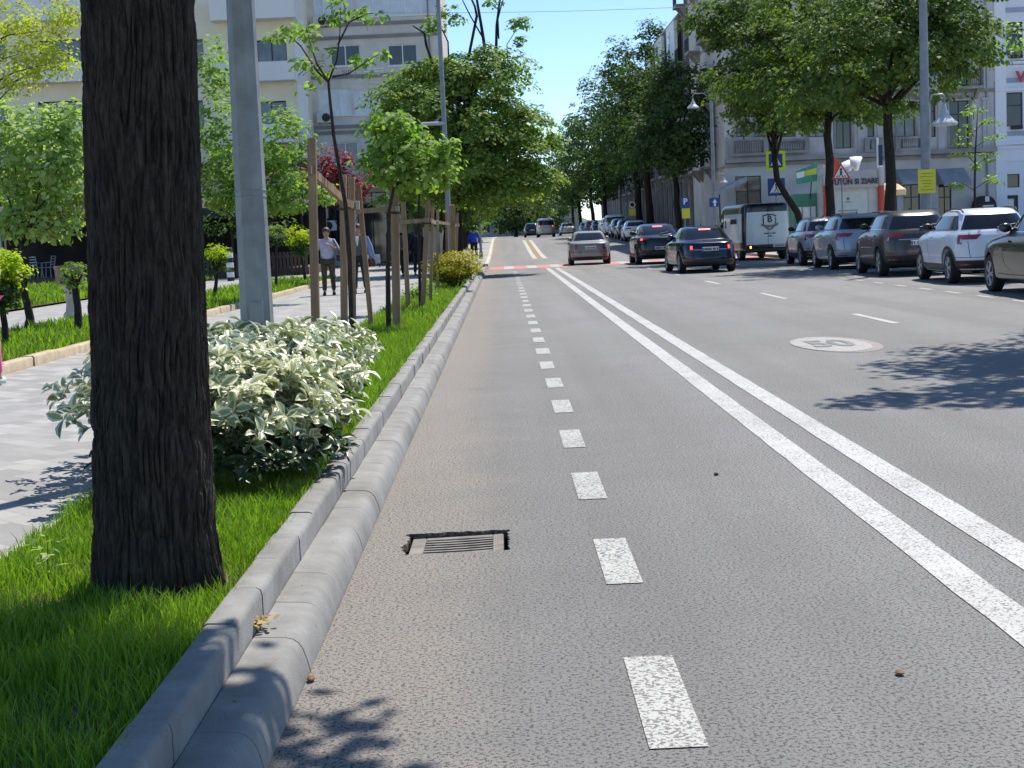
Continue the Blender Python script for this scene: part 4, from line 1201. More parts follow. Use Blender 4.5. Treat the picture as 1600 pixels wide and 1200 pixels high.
mb = MB(); mb.prism([(c.x + .17 * math.cos(2 * PI * k / 24), c.z + .17 * math.sin(2 * PI * k / 24)) for k in range(24)], -.056, -.0505); mb.build('dark_centre', SIGNBK, p)
c = at(988, 331, 117.9) - b; mb = MB(); mb.bbox(c.x - .27, c.x + .27, -.06, -.045, c.z - .3, c.z + .26, .01); mb.build('yellow_plate', SIGNY, t)
t, b = pole_sign('direction_sign', 'blue sign with a white arrow behind the roof of the delivery van', 1115, 78.5, 1, 308, r=.03)
c = at(1117, 316, 78.4) - b; mb = MB(); mb.bbox(c.x - .29, c.x + .29, -.06, -.045, c.z - .24, c.z + .24, .01); p = mb.build('blue_plate', SIGNB, t)
mb = MB(); mb.prism([(c.x - .13, c.z - .01), (c.x + .13, c.z - .01), (c.x, c.z + .17)], -.066, -.0605); mb.prism([(c.x - .05, c.z - .2), (c.x + .05, c.z - .2), (c.x + .05, c.z - .011), (c.x - .05, c.z - .011)], -.066, -.0605); mb.build('arrow', SIGNW, p)

# tree stakes --------------------------------------------------------
def stake_frame(label, posts, rails, group='wooden stake frames round the young trees'):
    """posts: (top px, base px, width m, Y or None); rails: (post a, py a, post b, py b, height, end cap)"""
    feet = []
    for (tp, bp, wd, Y) in posts:
        f = gp(bp[0], bp[1], .17) if Y is None else at(bp[0], bp[1], Y)
        f.z = .12; feet.append(f)
    o = sum(feet, Vector()) / len(feet); o.z = .17
    t = thing('stake_frame', label, 'tree stakes', o, 0, group)
    axes = []
    for (tp, bp, wd, Y), f in zip(posts, feet):
        top = at(tp[0], tp[1], f.y)
        a, b = f - o, top - o
        axes.append((a, b))
        h = wd / 2; mb = MB(); vs = []
        for p, hh in ((a, h), (b - (b - a).normalized() * .015, h), (b, h * .8)):
            vs += [(p.x - hh, p.y - hh, p.z), (p.x + hh, p.y - hh, p.z), (p.x + hh, p.y + hh, p.z), (p.x - hh, p.y + hh, p.z)]
        fs = [(3, 2, 1, 0), (8, 9, 10, 11)]
        for k in (0, 4):
            for i in range(4):
                j = (i + 1) % 4; fs.append((k + i, k + j, k + 4 + j, k + 4 + i))
        mb.add(vs, fs); mb.build('post', WOOD, t)
    for (ia, pa, ib, pb, h, off) in rails:
        A = at(pa[0], pa[1], feet[ia].y + off) - o; B = at(pb[0], pb[1], feet[ib].y + off) - o
        d = (B - A).normalized(); A -= d * .06; B += d * .06
        s = d.cross(Vector((0, 0, 1))).normalized() * .022; u = Vector((0, 0, h / 2))
        vs = [A - s - u, A + s - u, A + s + u, A - s + u, B - s - u, B + s - u, B + s + u, B - s + u]
        mb = MB(); mb.add(vs, [(0, 1, 2, 3), (7, 6, 5, 4), (0, 4, 5, 1), (1, 5, 6, 2), (2, 6, 7, 3), (3, 7, 4, 0)])
        mb.build('rail', WOOD, t)
    for (ia, pa, ib, pb, h, off) in rails[-1:]:
        B = at(pb[0], pb[1], feet[ib].y + off) - o
        mb = MB(); mb.bbox(B.x + .02, B.x + .075, B.y - .03, B.y + .03, B.z - h * .55, B.z + h * .55, .004); mb.build('rail_end', CONC2, t)
    mb = MB()
    a, b = axes[min(1, len(axes) - 1)]; p = a.lerp(b, .8)
    mb.tube([p + Vector((-.07, -.07, 0)), p + Vector((.07, -.07, -.01)), p + Vector((.075, .07, 0)), p + Vector((-.07, .07, 0)), p + Vector((-.07, -.07, .01))], .012, 6)
    mb.build('strap', BLACKPL, t)
    return t
stake_frame('wooden stakes with the tallest post and a steep top rail, nearest frame', [((487, 215), (494, 552), .095, None), ((536, 273), (538, 533), .088, None), ((549, 277), (551, 531), .088, 19.9)],
            [(0, (485, 266), 1, (536, 312), .10, -.09), (1, (538, 316), 2, (553, 321), .10, -.1)])
stake_frame('wooden stakes with a leaning post and a level rail, second frame', [((560, 290), (581, 516), .07, None), ((616, 285), (620, 515), .115, None)], [(0, (562, 330), 1, (616, 326), .07, -.09)])
stake_frame('wooden stakes with a high rail round the dark thin stem, third frame', [((630, 315), (638, 484), .085, None), ((669, 313), (660, 484), .09, None), ((676, 322), (672, 470), .06, 29)], [(0, (630, 347), 1, (669, 344), .08, -.08), (1, (669, 344), 2, (680, 348), .08, -.08)])
stake_frame('grey weathered wooden stakes beside the yellow shrub, farthest frame', [((706, 320), (707, 425), .16, 37.5), ((697, 332), (699, 425), .06, 37.7), ((715, 332), (710, 424), .06, 38), ((684, 327), (682, 430), .06, 36)], [(3, (682, 347), 2, (713, 352), .07, -.06)])

# stone pedestal and cafe chairs on the left
b = at(112, 480, 30); b.z = .19
t = thing('stone_planter', 'tall brown stone planter on a tapered foot behind the sparse clipped bush', 'planter', b)
mb = MB(); mb.lathe([(.17, 0), (.17, .08), (.12, .14), (.10, .3), (.115, .5), (.14, .62), (.20, .68)], n=20); mb.build('foot', CONC2, t, smooth=40)
mb = MB(); mb.lathe([(.20, .68), (.27, .74), (.28, .98), (.30, 1.0), (.30, 1.05), (.26, 1.05), (.25, .95)], n=24); mb.build('bowl', pm("brown_stone", (.2, .15, .1), (.3, .24, .17), 8, .85, bump=.4, bscale=60), t, smooth=40)
WCH = pm("white_chair_paint", (.45, .48, .52), (.52, .55, .58), 4, .5)
def cafe_chair(label, px, py, Y, rz):
    p = at(px, py, Y)
    t = thing('cafe_chair', label, 'chair', p, rz, 'white chairs on the cafe terrace')
    mb = MB(); mb.bbox(-.22, .22, -.22, .22, .43, .47, .015); mb.build('seat', WCH, t)
    for sx in (-1, 1):
        for sy in (-1, 1):
            mb = MB(); mb.tube([(sx * .2, sy * .2, .43), (sx * .23, sy * .24, 0)], .018, 6); mb.build('leg', WCH, t)
    mb = MB()
    for sx in (-1, 1): mb.tube([(sx * .2, .2, .45), (sx * .2, .3, .95)], .018, 6)
    for z in (.58, .7, .82, .93): mb.box(-.19, .19, .2 + (z - .45) * .2 - .008, .2 + (z - .45) * .2 + .008, z - .025, z + .025)
    mb.build('backrest', WCH, t)
    mb = MB()
    for sx in (-1, 1): mb.tube([(sx * .22, -.2, .46), (sx * .23, -.2, .66), (sx * .22, .24, .68)], .014, 6)
    mb.build('armrest', WCH, t)

# overhead wire across the street, hung between the two rows of posts
mb = MB()
A, B = at(600, 20, 78), at(1140, 8, 78)
pts = [A.lerp(B, k / 14) - Vector((0, 0, .12 * math.sin(PI * k / 14))) for k in range(15)]
tag(MB().tube([p - pts[0] for p in pts], .012, 5).build('overhead_wire', pm("wire_grey", (.25, .28, .32), (.3, .33, .36), 3, .6), None, 60), 'thin grey overhead wire strung across the blue sky', 'wire').location = pts[0]

# ================================================================== BUILDINGS
PANE_D = pm("pane_dark", (.015, .018, .022), (.03, .035, .04), 1.3, .06, spec=.8)
PANE_P = pm("pane_curtained", (.55, .60, .64), (.70, .73, .76), 2.2, .12, spec=.7)
PANE_M = pm("pane_mid", (.10, .12, .14), (.2, .22, .24), 1.6, .1, spec=.7)
FRAME_W = pm("frame_white", (.78, .78, .77), (.84, .84, .83), 3, .5)
FRAME_D = pm("frame_dark", (.03, .027, .025), (.05, .045, .04), 5, .6)
BEIGE = pm("cream_render", (.82, .76, .56), (.88, .83, .66), .9, .9, bump=.1, bscale=20)
PARAP = pm("pale_parapet", (.80, .79, .76), (.84, .83, .81), .6, .9)
GREYR = pm("grey_render", (.60, .56, .50), (.74, .70, .635), .9, .9, bump=.15, bscale=20)
GREYD = pm("grey_dark_render", (.22, .21, .20), (.30, .29, .28), .6, .9)
STONE = pm("weathered_stone", (.20, .19, .18), (.40, .385, .36), .7, .9, bump=.3, bscale=14, lo=.25, hi=.7)
STONEP = pm("pale_stone", (.47, .455, .43), (.62, .60, .57), .6, .9, bump=.2, bscale=14)
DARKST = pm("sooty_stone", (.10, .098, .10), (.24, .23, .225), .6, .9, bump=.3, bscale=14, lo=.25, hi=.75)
BLUEW = pm("pale_blue_render", (.74, .78, .84), (.80, .83, .87), .5, .85)
BLUET = pm("blue_grey_trim", (.34, .38, .50), (.40, .44, .55), 2, .85)
SHADEIN = pm("terrace_shade_paint", (.012, .012, .013), (.028, .026, .025), .8, .9)
BROWNW = pm("brown_board", (.07, .042, .032), (.11, .07, .055), 3, .8)

def facade(t, W, H, openings, mat, depth=8, rev=.16, name='wall', z0=0):
    """wall in local XZ, outside is local -Y; openings (x0,x1,z0,z1)"""
    mb = MB()
    ops = [(max(.01, a), min(W - .01, b), max(z0 + .01, c), min(H - .01, d)) for a, b, c, d in openings]
    xs = sorted({0, W, *[o[0] for o in ops], *[o[1] for o in ops]}); zs = sorted({z0, H, *[o[2] for o in ops], *[o[3] for o in ops]})
    for i in range(len(xs) - 1):
        for k in range(len(zs) - 1):
            cx, cz = (xs[i] + xs[i + 1]) / 2, (zs[k] + zs[k + 1]) / 2
            if any(o[0] < cx < o[1] and o[2] < cz < o[3] for o in ops): continue
            mb.quad((xs[i], 0, zs[k]), (xs[i + 1], 0, zs[k]), (xs[i + 1], 0, zs[k + 1]), (xs[i], 0, zs[k + 1]))
    for a, b, c, d in ops:
        mb.quad((a, 0, c), (b, 0, c), (b, rev, c), (a, rev, c)); mb.quad((a, 0, d), (b, 0, d), (b, rev, d), (a, rev, d))
        mb.quad((a, 0, c), (a, 0, d), (a, rev, d), (a, rev, c)); mb.quad((b, 0, c), (b, 0, d), (b, rev, d), (b, rev, c))
    mb.quad((0, 0, z0), (0, depth, z0), (0, depth, H), (0, 0, H)); mb.quad((W, 0, z0), (W, depth, z0), (W, depth, H), (W, 0, H))
    mb.quad((0, 0, H), (W, 0, H), (W, depth, H), (0, depth, H)); mb.quad((0, depth, z0), (W, depth, z0), (W, depth, H), (0, depth, H))
    return mb.build(name, mat, t, fix=False)
def window(t, o, frame=FRAME_W, pane=PANE_D, nx=2, nz=1, rev=.16, fw=.06, zsplit=None, name='window', sill=None):
    a, b, c, d = o
    mb = MB(); y0, y1 = rev - .07, rev - .01
    mb.box(a, a + fw, y0, y1, c, d); mb.box(b - fw, b, y0, y1, c, d)
    mb.box(a + fw, b - fw, y0, y1, c, c + fw); mb.box(a + fw, b - fw, y0, y1, d - fw, d)
    for k in range(1, nx):
        x = a + (b - a) * k / nx; mb.box(x - fw / 2, x + fw / 2, y0 + .005, y1, c + fw, d - fw)
    zz = [c + (d - c) * k / nz for k in range(1, nz)] + ([c + (d - c) * zsplit] if zsplit else [])
    for z in zz: mb.box(a + fw, b - fw, y0 + .01, y1, z - fw / 2, z + fw / 2)
    f = mb.build(name, frame, t)
    mb = MB(); mb.quad((a + fw * .5, y0 + .035, c + fw * .5), (b - fw * .5, y0 + .035, c + fw * .5), (b - fw * .5, y0 + .035, d - fw * .5), (a + fw * .5, y0 + .035, d - fw * .5))
    mb.build('pane', pane, f)
    if sill:
        mb = MB(); mb.box(a - .08, b + .08, -.08, rev - .08, c - .07, c - .003); mb.build('sill', sill, f)
    return f
def op(x0, y0, x1, y1, Y, b):
    p, q = at(x0, (y0 + y1) / 2, Y), at(x1, (y0 + y1) / 2, Y)
    zt, zb = at((x0 + x1) / 2, y0, Y).z, at((x0 + x1) / 2, y1, Y).z
    return (p.x - b.x, q.x - b.x, zb - b.z, zt - b.z)
def ac_unit(label, px, py, Y, parent_off=.0, w_=.82, fan_side=1):
    p = at(px, py, Y)
    t = thing('air_conditioner', label, 'air conditioner', p, 0, 'air conditioner units on the grey block')
    mb = MB(); mb.bbox(-w_ / 2, w_ / 2, -.15, .15, -.28, .28, .02); mb.build('casing', pm("ac_white", (.6, .6, .58), (.66, .66, .64), 5, .5), t)
    cx = .1 * fan_side
    mb = MB(); mb.lathe([(.23, 0), (.23, .012), (.19, .014), (.19, .004), (.02, .004)], n=24); mb.xf(Matrix.Translation((cx, -.152, 0)) @ Matrix.Rotation(PI / 2, 4, 'X')); mb.build('fan_grille', DARKMETAL, t)
    mb = MB(); mb.box(-w_ * .35, -w_ * .3, -.12, .14, -.33, -.281); mb.box(w_ * .3, w_ * .35, -.12, .14, -.33, -.281); mb.build('bracket', DARKMETAL, t)

# --- grey tower block on the left
YB = 83
Bb = Vector((at(482, 200, YB).x, YB, .14))
Bw = at(689, 100, YB).x - Bb.x
t = thing('tower_block', 'grey weathered tower block with white windows behind the left trees', 'apartment block', Bb)
fl = 2.79
ops = []; specs = []
def addw(o, **k): ops.append(o); specs.append((o, k))
rows = [25, 103, 181, 259]
# enclosed loggias: row of pale panes; and plain windows
for k, (x0, y0, x1, y1, kw) in enumerate([
    (489, -45, 549, 26, dict(nx=4, pane=PANE_P)), (556, -45, 682, 24, dict(nx=5, pane=PANE_P)),
    (498, 138, 549, 180, dict(nx=3, pane=PANE_P)), (552, 138, 640, 178, dict(nx=4, pane=PANE_P)),
    (516, 70, 563, 103, dict(nx=2, pane=PANE_D)), (606, 69, 652, 102, dict(nx=2, pane=PANE_D)),
    (520, 222, 560, 256, dict(nx=2, pane=PANE_M)), (603, 222, 650, 256, dict(nx=2, pane=PANE_D)),
    (516, -10 - 78, 563, -55, dict(nx=2, pane=PANE_D)), (606, -90, 652, -55, dict(nx=2, pane=PANE_D)), (489, -190, 682, -130, dict(nx=7, pane=PANE_P)), (489, -340, 682, -280, dict(nx=7, pane=PANE_P))]):
    addw(op(x0, y0, x1, y1, YB, Bb), **kw)
gops = [op(500, 290, 548, 385, YB, Bb), op(560, 300, 606, 412, YB, Bb), op(612, 300, 660, 412, YB, Bb)]
facade(t, Bw, 27, ops + gops, GREYR, 14)
for o, k in specs: window(t, o, FRAME_W, sill=PARAP, **k)
for o in gops: window(t, o, FRAME_D, PANE_D, nx=2, name='shop_window')
mb = MB()
for py in (37, 57, 118, 196, 205):
    z = at(580, py, YB).z - Bb.z
    mb.box(.0, Bw, -.10, -.001, z - .09, z + .09)
mb.box(.0, Bw, -1.5, -.001, at(580, 286, YB).z - Bb.z - .18, at(580, 286, YB).z - Bb.z + .12)
mb.build('ledge', GREYD, t)
# recessed shaded loggia at first floor
mb = MB(); o = op(500, 212, 606, 262, YB, Bb); mb.box(o[0], o[1], -.02, -.002, o[2], o[3]); 
mb.build('recess_panel', GREYD, t) if False else None
# rain streaks are part of the render: thin grey stains
mb = MB(); rr = random.Random(5)
for k in range(26):
    x = rr.uniform(.3, Bw - .3); z = (at(580, rr.choice([26, 104, 182]), YB).z - Bb.z) - .12; h = rr.uniform(.2, .9); w_ = rr.uniform(.02, .06)
    mb.quad((x, -.004, z), (x + w_, -.004, z), (x + w_ * .7, -.004, z - h), (x + w_ * .3, -.004, z - h))
mb.build('rain_stain', pm("stain_grey", (.2, .19, .18), (.28, .27, .26), 3, .9), t)
o = op(568, 105, 600, 120, YB, Bb)
mb = MB()
for k in range(4): mb.box(o[0], o[1], -.06, -.002, o[2] + (o[3] - o[2]) * k / 4, o[2] + (o[3] - o[2]) * (k + .55) / 4)
mb.build('vent_grille', FRAME_W, t)
o = op(666, -60, 669, 60, YB, Bb); mb = MB(); mb.tube([((o[0] + o[1]) / 2, -.06, 0), ((o[0] + o[1]) / 2, -.06, 26.5)], .05, 6); mb.build('drainpipe', GREYD, t)
ac_unit('air conditioner on the grey block, topmost one under the loggia windows', 501, 33, YB - .17)
ac_unit('air conditioner on the grey block beside the lower loggia windows', 507, 184, YB - .17)
ac_unit('dark fronted air conditioner on the grey block, upper of a stacked pair', 503, 334, YB - .17, w_=.7, fan_side=0)
ac_unit('large white air conditioner above the woman in the lilac shirt', 508, 353, YB - 1.2, w_=1.25, fan_side=2.0)
# notice board leaning at the ground floor
b = at(584, 400, YB - 9); b.z = .14
t = thing('notice_board', 'small pale blue notice board standing before the dark shop front', 'notice board', b)
mb = MB(); mb.bbox(-.32, .32, -.03, 0, .18, .62, .01); mb.build('panel', pm("board_blue", (.40, .46, .55), (.5, .55, .62), 4, .6), t)
mb = MB(); mb.box(-.28, -.24, 0.001, .03, 0, .6); mb.box(.24, .28, .001, .03, 0, .6); mb.build('leg', DARKMETAL, t)

# --- cream block with balconies further left
YA = 81.4
Ab = Vector((at(-260, 200, YA).x, YA, .14))
Aw = at(479, 100, YA).x - Ab.x
t = thing('cream_block', 'cream apartment block with white balcony parapets behind the left trees', 'apartment block', Ab)
ops = []; specs = []
for (y0, y1) in ((-36, -2), (62, 98), (158, 194), (-135, -100)):
    for (x0, x1, n) in ((400, 448, 2), (250, 318, 2), (60, 128, 3), (-80, 10, 3), (-200, -120, 2)):
        o = op(x0, y0, x1, y1, YA, Ab); ops.append(o); specs.append((o, n))
g = [op(x0, 300, x1, 425, YA, Ab) for x0, x1 in ((-240, -130), (-120, -10), (0, 100), (110, 210), (220, 310), (318, 400), (408, 470))]
facade(t, Aw, 17, ops + g, BEIGE, 16, .35)
for o, n in specs: window(t, o, FRAME_D, PANE_M, nx=n, rev=.3)
for o in g: window(t, o, FRAME_D, PANE_D, nx=3, rev=.3, name='shop_window')
for (y0, y1) in ((-2, 32), (99, 129), (196, 226)):
    for (x0, x1) in ((330, 462), (20, 215), (-240, -60)):
        o = op(x0, y0, x1, y1, YA - .5, Ab)
        mb = MB(); mb.bbox(o[0], o[1], -1.1, -.98, o[2], o[3], .02); mb.bbox(o[0], o[0] + .12, -.979, -.001, o[2], o[3], .01); mb.bbox(o[1] - .12, o[1], -.979, -.001, o[2], o[3], .01); mb.box(o[0] + .121, o[1] - .121, -.979, -.001, o[2], o[2] + .15)
        mb.build('balcony', PARAP, t)
mb = MB(); z = at(100, 268, YA).z - Ab.z
mb.box(0, Aw, -2.6, -.001, z - .5, z); mb.build('canopy', BROWNW, t)
o = op(462, -100, 478, 300, YA, Ab); mb = MB(); mb.box(o[0], o[1], -.12, -.002, 0, 16.9); mb.build('end_pilaster', PARAP, t)
# terrace before it
b = Vector((-23.5, 63.5, .15))
t = thing('cafe_terrace', 'raised dark cafe terrace with brown plank fence and awning, at the left', 'terrace', b)
mb = MB(); mb.box(0, 15.2, 0, 7.6, 0, .32); mb.build('deck', pm("deck_brown", (.09, .055, .04), (.14, .09, .065), 3, .85), t)
mb = MB()
for k in range(36):
    x = 9.6 + k * .156
    if x > 15.2: break
    mb.box(x, x + .10, -.03, -.001, .05, 1.0)
mb.box(9.6, 15.2, -.05, -.031, .75, .85); mb.build('plank_fence', BROWNW, t)
for x in (0, 3, 6, 9, 12, 15): MB().tube([(x, .1, .3), (x, .1, 3.1)], .05, 6).build('awning_post', DARKMETAL, t)
mb = MB(); mb.add([(-.2, -.1, 3.0), (15.3, -.1, 3.0), (15.3, 7.6, 3.7), (-.2, 7.6, 3.7)], [(0, 1, 2, 3)]); mb.add([(-.2, -.1, 2.55), (15.3, -.1, 2.55), (15.3, -.1, 2.999), (-.2, -.1, 2.999)], [(0, 1, 2, 3)]); mb.build('awning', pm("awning_dark", (.02, .02, .024), (.035, .035, .04), 2, .8), t)
mb = MB(); mb.box(.0, 15.2, 7.3, 7.5, .321, 3.2); mb.build('shade_backing', SHADEIN, t)  # near-black backing sheet: the shade under the awning is painted in
for k, (px, rz, lab) in enumerate([(38, .3, 'white cafe chair seen from behind, leftmost on the dark terrace'), (56, -.2, 'white slatted cafe chair in the middle of the dark terrace'), (76, 1.4, 'white cafe chair turned sideways, right of the terrace pole')]):
    p = at(px, 430, 64.6 + .5 * k); cafe_chair(lab, px, 430, 64.6 + .5 * k, PI + rz)
    o_ = [x for x in COL.objects if x.name.startswith('cafe_chair')][-1]; o_.location.z = .47
# white railing near the lamp pole: striped delineator
b = at(360, 425, 58); b.z = .14
t = thing('striped_post', 'black and white striped post between the big trunk and the lamp pole', 'bollard', b)
mb = MB(); mb.lathe([(.14, 0), (.14, 1.25), (.1, 1.3)], n=14); mb.build('post', SIGNBK, t, smooth=40)
for z in (.15, .52, .9): MB().lathe([(.145, z), (.145, z + .2)], n=14).build('white_band', SIGNW, t)

# --- corner house on the right, facing the camera
YC = 95
Cb = Vector((at(1133, 250, YC).x, YC, .12))
Cw = at(1553, 150, YC).x - Cb.x
t = thing('corner_house', 'old cream house with balustrades and iron balconies across the square', 'house', Cb)
ops = []; W1 = []
def C(x0, y0, x1, y1, **k):
    o = op(x0, y0, x1, y1, YC, Cb); ops.append(o); W1.append((o, k)); return o
for (x0, x1) in ((1150, 1166), (1178, 1194), (1213, 1240), (1262, 1288), (1306, 1330), (1355, 1366), (1399, 1430), (1455, 1462), (1484, 1514)):
    C(x0, 158 if x1 < 1480 else 157, x1, 214 if x1 not in (1330, 1514) else 232, nx=1 if x1 - x0 < 14 else 2, zsplit=.72)
for (x0, x1) in ((1150, 1170), (1195, 1222), (1252, 1282), (1306, 1334), (1352, 1366), (1399, 1430), (1455, 1464), (1482, 1513)):
    C(x0, 62, x1, 118 if x1 != 1513 else 135, nx=2 if x1 - x0 > 14 else 1, zsplit=.72)
for (x0, x1) in ((1150, 1170), (1195, 1222), (1252, 1282), (1306, 1334), (1399, 1430), (1482, 1513)):
    C(x0, -38, x1, 20, nx=2, zsplit=.72)
G1 = []
for (x0, y0, x1, y1) in ((1150, 275, 1190, 370), (1412, 288, 1438, 368), (1467, 288, 1487, 368), (1374, 292, 1402, 368)):
    o = op(x0, y0, x1, y1, YC, Cb); ops.append(o); G1.append(o)
facade(t, Cw, 21, ops, STONEP, 16, .22)
for k, (o, kw) in enumerate(W1): window(t, o, FRAME_D, PANE_D if k % 3 else PANE_M, rev=.22, **kw)
for o in G1: window(t, o, FRAME_D, PANE_D, nx=2, rev=.2, name='shop_window', zsplit=.75)
# cornices and string courses
mb = MB()
for py, pr, h in ((243, .55, .28), (250, .2, .2), (150, .18, .16), (50, .2, .2), (-48, .3, .2)):
    z = at(1340, py, YC).z - Cb.z; mb.box(-.05, Cw + .0, -pr, -.001, z - h / 2, z + h / 2)
mb.build('cornice', STONE, t)
# pilasters with capitals
PIL = pm("pilaster_stone", (.46, .45, .44), (.58, .57, .55), .9, .9, bump=.2, bscale=14)
for px in (1205, 1247, 1296, 1345, 1375, 1446, 1470, 1540):
    o = op(px - 5, 152, px + 5, 240, YC, Cb); mb = MB(); mb.box(o[0], o[1], -.13, -.002, o[2], o[3] - .18); mb.box(o[0] - .06, o[1] + .06, -.17, -.003, o[3] - .179, o[3] - .02); mb.box(o[0] - .04, o[1] + .04, -.15, -.0035, o[2], o[2] + .3); mb.build('pilaster', PIL, t)
    o = op(px - 4, 52, px + 4, 140, YC, Cb); mb = MB(); mb.box(o[0], o[1], -.11, -.002, o[2], o[3] - .1); mb.build('pilaster', PIL, t)
# window surrounds
mb = MB()
for o, kw in W1:
    if o[1] - o[0] < .55: continue
    mb.box(o[0] - .16, o[0] - .02, -.07, -.0025, o[2], o[3]); mb.box(o[1] + .02, o[1] + .16, -.07, -.0025, o[2], o[3]); mb.box(o[0] - .25, o[1] + .25, -.16, -.0028, o[3] + .12, o[3] + .30)
mb.build('window_surround', STONE, t)
# balustrades at the first floor
def balustrade(x0, x1, y0, y1, Yf, n):
    o = op(x0, y0, x1, y1, YC, Cb)
    mb = MB(); a, b_, c, d = o; yo = -Yf
    mb.box(a, b_, yo - .14, yo + .14, d - .14, d); mb.box(a, b_, yo - .14, yo + .14, c, c + .16)
    mb.box(a, a + .3, yo - .16, yo + .16, c + .161, d - .141); mb.box(b_ - .3, b_, yo - .16, yo + .16, c + .161, d - .141)
    for k in range(n):
        x = a + .45 + (b_ - a - .9) * (k + .5) / n
        mb.lathe([(.05, 0), (.045, .06), (.085, .2), (.05, .42), (.06, (d - c) - .30)], (x, yo, c + .16), 8)
    mb.build('balustrade', STONE, t, smooth=45)
balustrade(1202, 1262, 218, 240, .45, 10); balustrade(1396, 1442, 214, 236, .45, 8); balustrade(1136, 1198, 217, 244, .5, 11); balustrade(1348, 1376, 216, 238, .45, 4)
# iron balconies
def iron_balcony(x0, x1, ytop, yslab, parent=t, Yq=YC, base=Cb):
    o = op(x0, ytop, x1, yslab, Yq, base); a, b_, c, d = o
    mb = MB(); mb.box(a, b_, -.9, -.001, c - .16, c)
    for x in (a + .15, b_ - .35): mb.prism([(-.75, c - .161), (-.002, c - .161), (-.002, c - .75), (-.12, c - .7)], x, x + .2, 'x')
    s = mb.build('balcony', STONE, parent)
    mb = MB()
    for z in (d, c + .1): mb.box(a + .03, b_ - .03, -.87, -.84, z - .02, z + .02); mb.box(a + .03, a + .06, -.839, -.01, z - .02, z + .02); mb.box(b_ - .06, b_ - .03, -.839, -.01, z - .02, z + .02)
    k = 0
    while a + .08 + k * .13 < b_ - .06:
        x = a + .08 + k * .13; mb.box(x, x + .025, -.865, -.845, c + .121, d - .021); k += 1
    for q in range(6): mb.box(a + .035, a + .055, -.82 + q * .14, -.80 + q * .14, c + .121, d - .021); mb.box(b_ - .055, b_ - .035, -.82 + q * .14, -.80 + q * .14, c + .121, d - .021)
    mb.build('railing', DARKMETAL, s)
iron_balcony(1472, 1530, 111, 137); iron_balcony(1394, 1438, 113, 138); iron_balcony(1300, 1340, 113, 138)
# awnings
def awning(x0, x1, y0, y1, col, out=1.6):
    o = op(x0, y0, x1, y1, YC, Cb); a, b_, c, d = o
    mb = MB(); vs = [(a, -.01, d), (b_, -.01, d), (b_, -out, c + .2), (a, -out, c + .2), (a, -out, c), (b_, -out, c)]
    mb.add(vs, [(0, 1, 2, 3), (3, 2, 5, 4)]); mb.add([(a, -.01, d), (a, -.01, c + .1), (a, -out, c + .2)], [(0, 1, 2)]); mb.add([(b_, -.01, d), (b_, -.01, c + .1), (b_, -out, c + .2)], [(0, 1, 2)])
    mb.build('awning', col, t)
AWN = pm("awning_grey", (.25, .265, .285), (.35, .365, .385), 1.2, .8)
awning(1399, 1434, 264, 289, AWN); awning(1463, 1506, 263, 291, AWN)
o = op(1517, 305, 1547, 326, YC, Cb); cx, cz, rw = (o[0] + o[1]) / 2, o[2], (o[1] - o[0]) / 2
mb = MB(); mb.prism([(cx + rw * math.cos(PI * k / 16), cz + rw * 1.3 * math.sin(PI * k / 16)) for k in range(17)], -1.3, -.05); sg = mb.build('arched_sign', SIGNBK, t)
mb = MB(); mb.box(cx - .12, cx + .14, -1.31, -1.301, cz + .42, cz + .75); mb.box(cx - .3, cx + .42, -1.31, -1.301, cz + .1, cz + .2); mb.build('sign_print', SIGNW, sg)
o = op(1540, -100, 1543, 330, YC, Cb); mb = MB(); mb.tube([(o[0], -.08, .0), (o[0], -.08, 20.5)], .06, 6); mb.build('drainpipe', GREYD, t)
# side of the same house along the street: a dark receding front with bays
def side_front(label, name, y0, y1, H, mat, wmat, x=14.5, floors=5, bay=True, wfr=FRAME_D, pane=PANE_D, trim=STONE):
    base = Vector((x, y1, zr((y0 + y1) / 2) + .1))
    t = thing(name, label, 'house', base, R(-90))
    L = y1 - y0; fh = (H - .8) / floors
    ops = []; sp = []
    nb = max(2, int(L / 3.1))
    for f in range(floors):
        for k in range(nb):
            c = L * (k + .5) / nb
            o = (c - .6, c + .6, .5 + f * fh + (.7 if f else .1), .5 + f * fh + fh - .55)
            ops.append(o); sp.append((o, f))
    facade(t, L, H, ops, mat, 12, .22)
    for k, (o, f) in enumerate(sp): window(t, o, wfr, (pane if (k * 7 + f) % 4 else PANE_M), nx=2, rev=.22, zsplit=.7)
    mb = MB()
    for f in range(1, floors + 1):
        mb.box(-.02, L + .02, -.22 - .1 * (f == floors), -.001, .4 + f * fh, .55 + f * fh)
    for k in range(nb + 1):
        c = min(max(.25, L * k / nb), L - .25)
        mb.box(c - .2, c + .2, -.14, -.002, .2, .399 + fh)
        for f in range(1, floors): mb.box(c - .2, c + .2, -.12, -.002, .551 + f * fh, .399 + (f + 1) * fh)
    mb.build('cornice', trim, t)
    if bay:
        for f in range(1, floors):
            for k in range(0, nb, 2):
                c = L * (k + .5) / nb; z = .55 + f * fh
                mb = MB(); mb.box(c - 1.1, c + 1.1, -1.0, -.221, z, z + .16); mb.prism([(-.8, z - .001), (-.225, z - .001), (-.225, z - .7)], c - .9, c - .7, 'x'); mb.prism([(-.8, z - .001), (-.225, z - .001), (-.225, z - .7)], c + .7, c + .9, 'x')
                s_ = mb.build('balcony', trim, t)
                mb = MB()
                for zz in (z + .2, z + 1.1): mb.box(c - 1.08, c + 1.08, -.98, -.95, zz, zz + .04)
                for q in range(17): mb.box(c - 1.07 + q * .132, c - 1.045 + q * .132, -.975, -.955, z + .241, z + 1.099)
                mb.build('railing', DARKMETAL, s_)
    return t
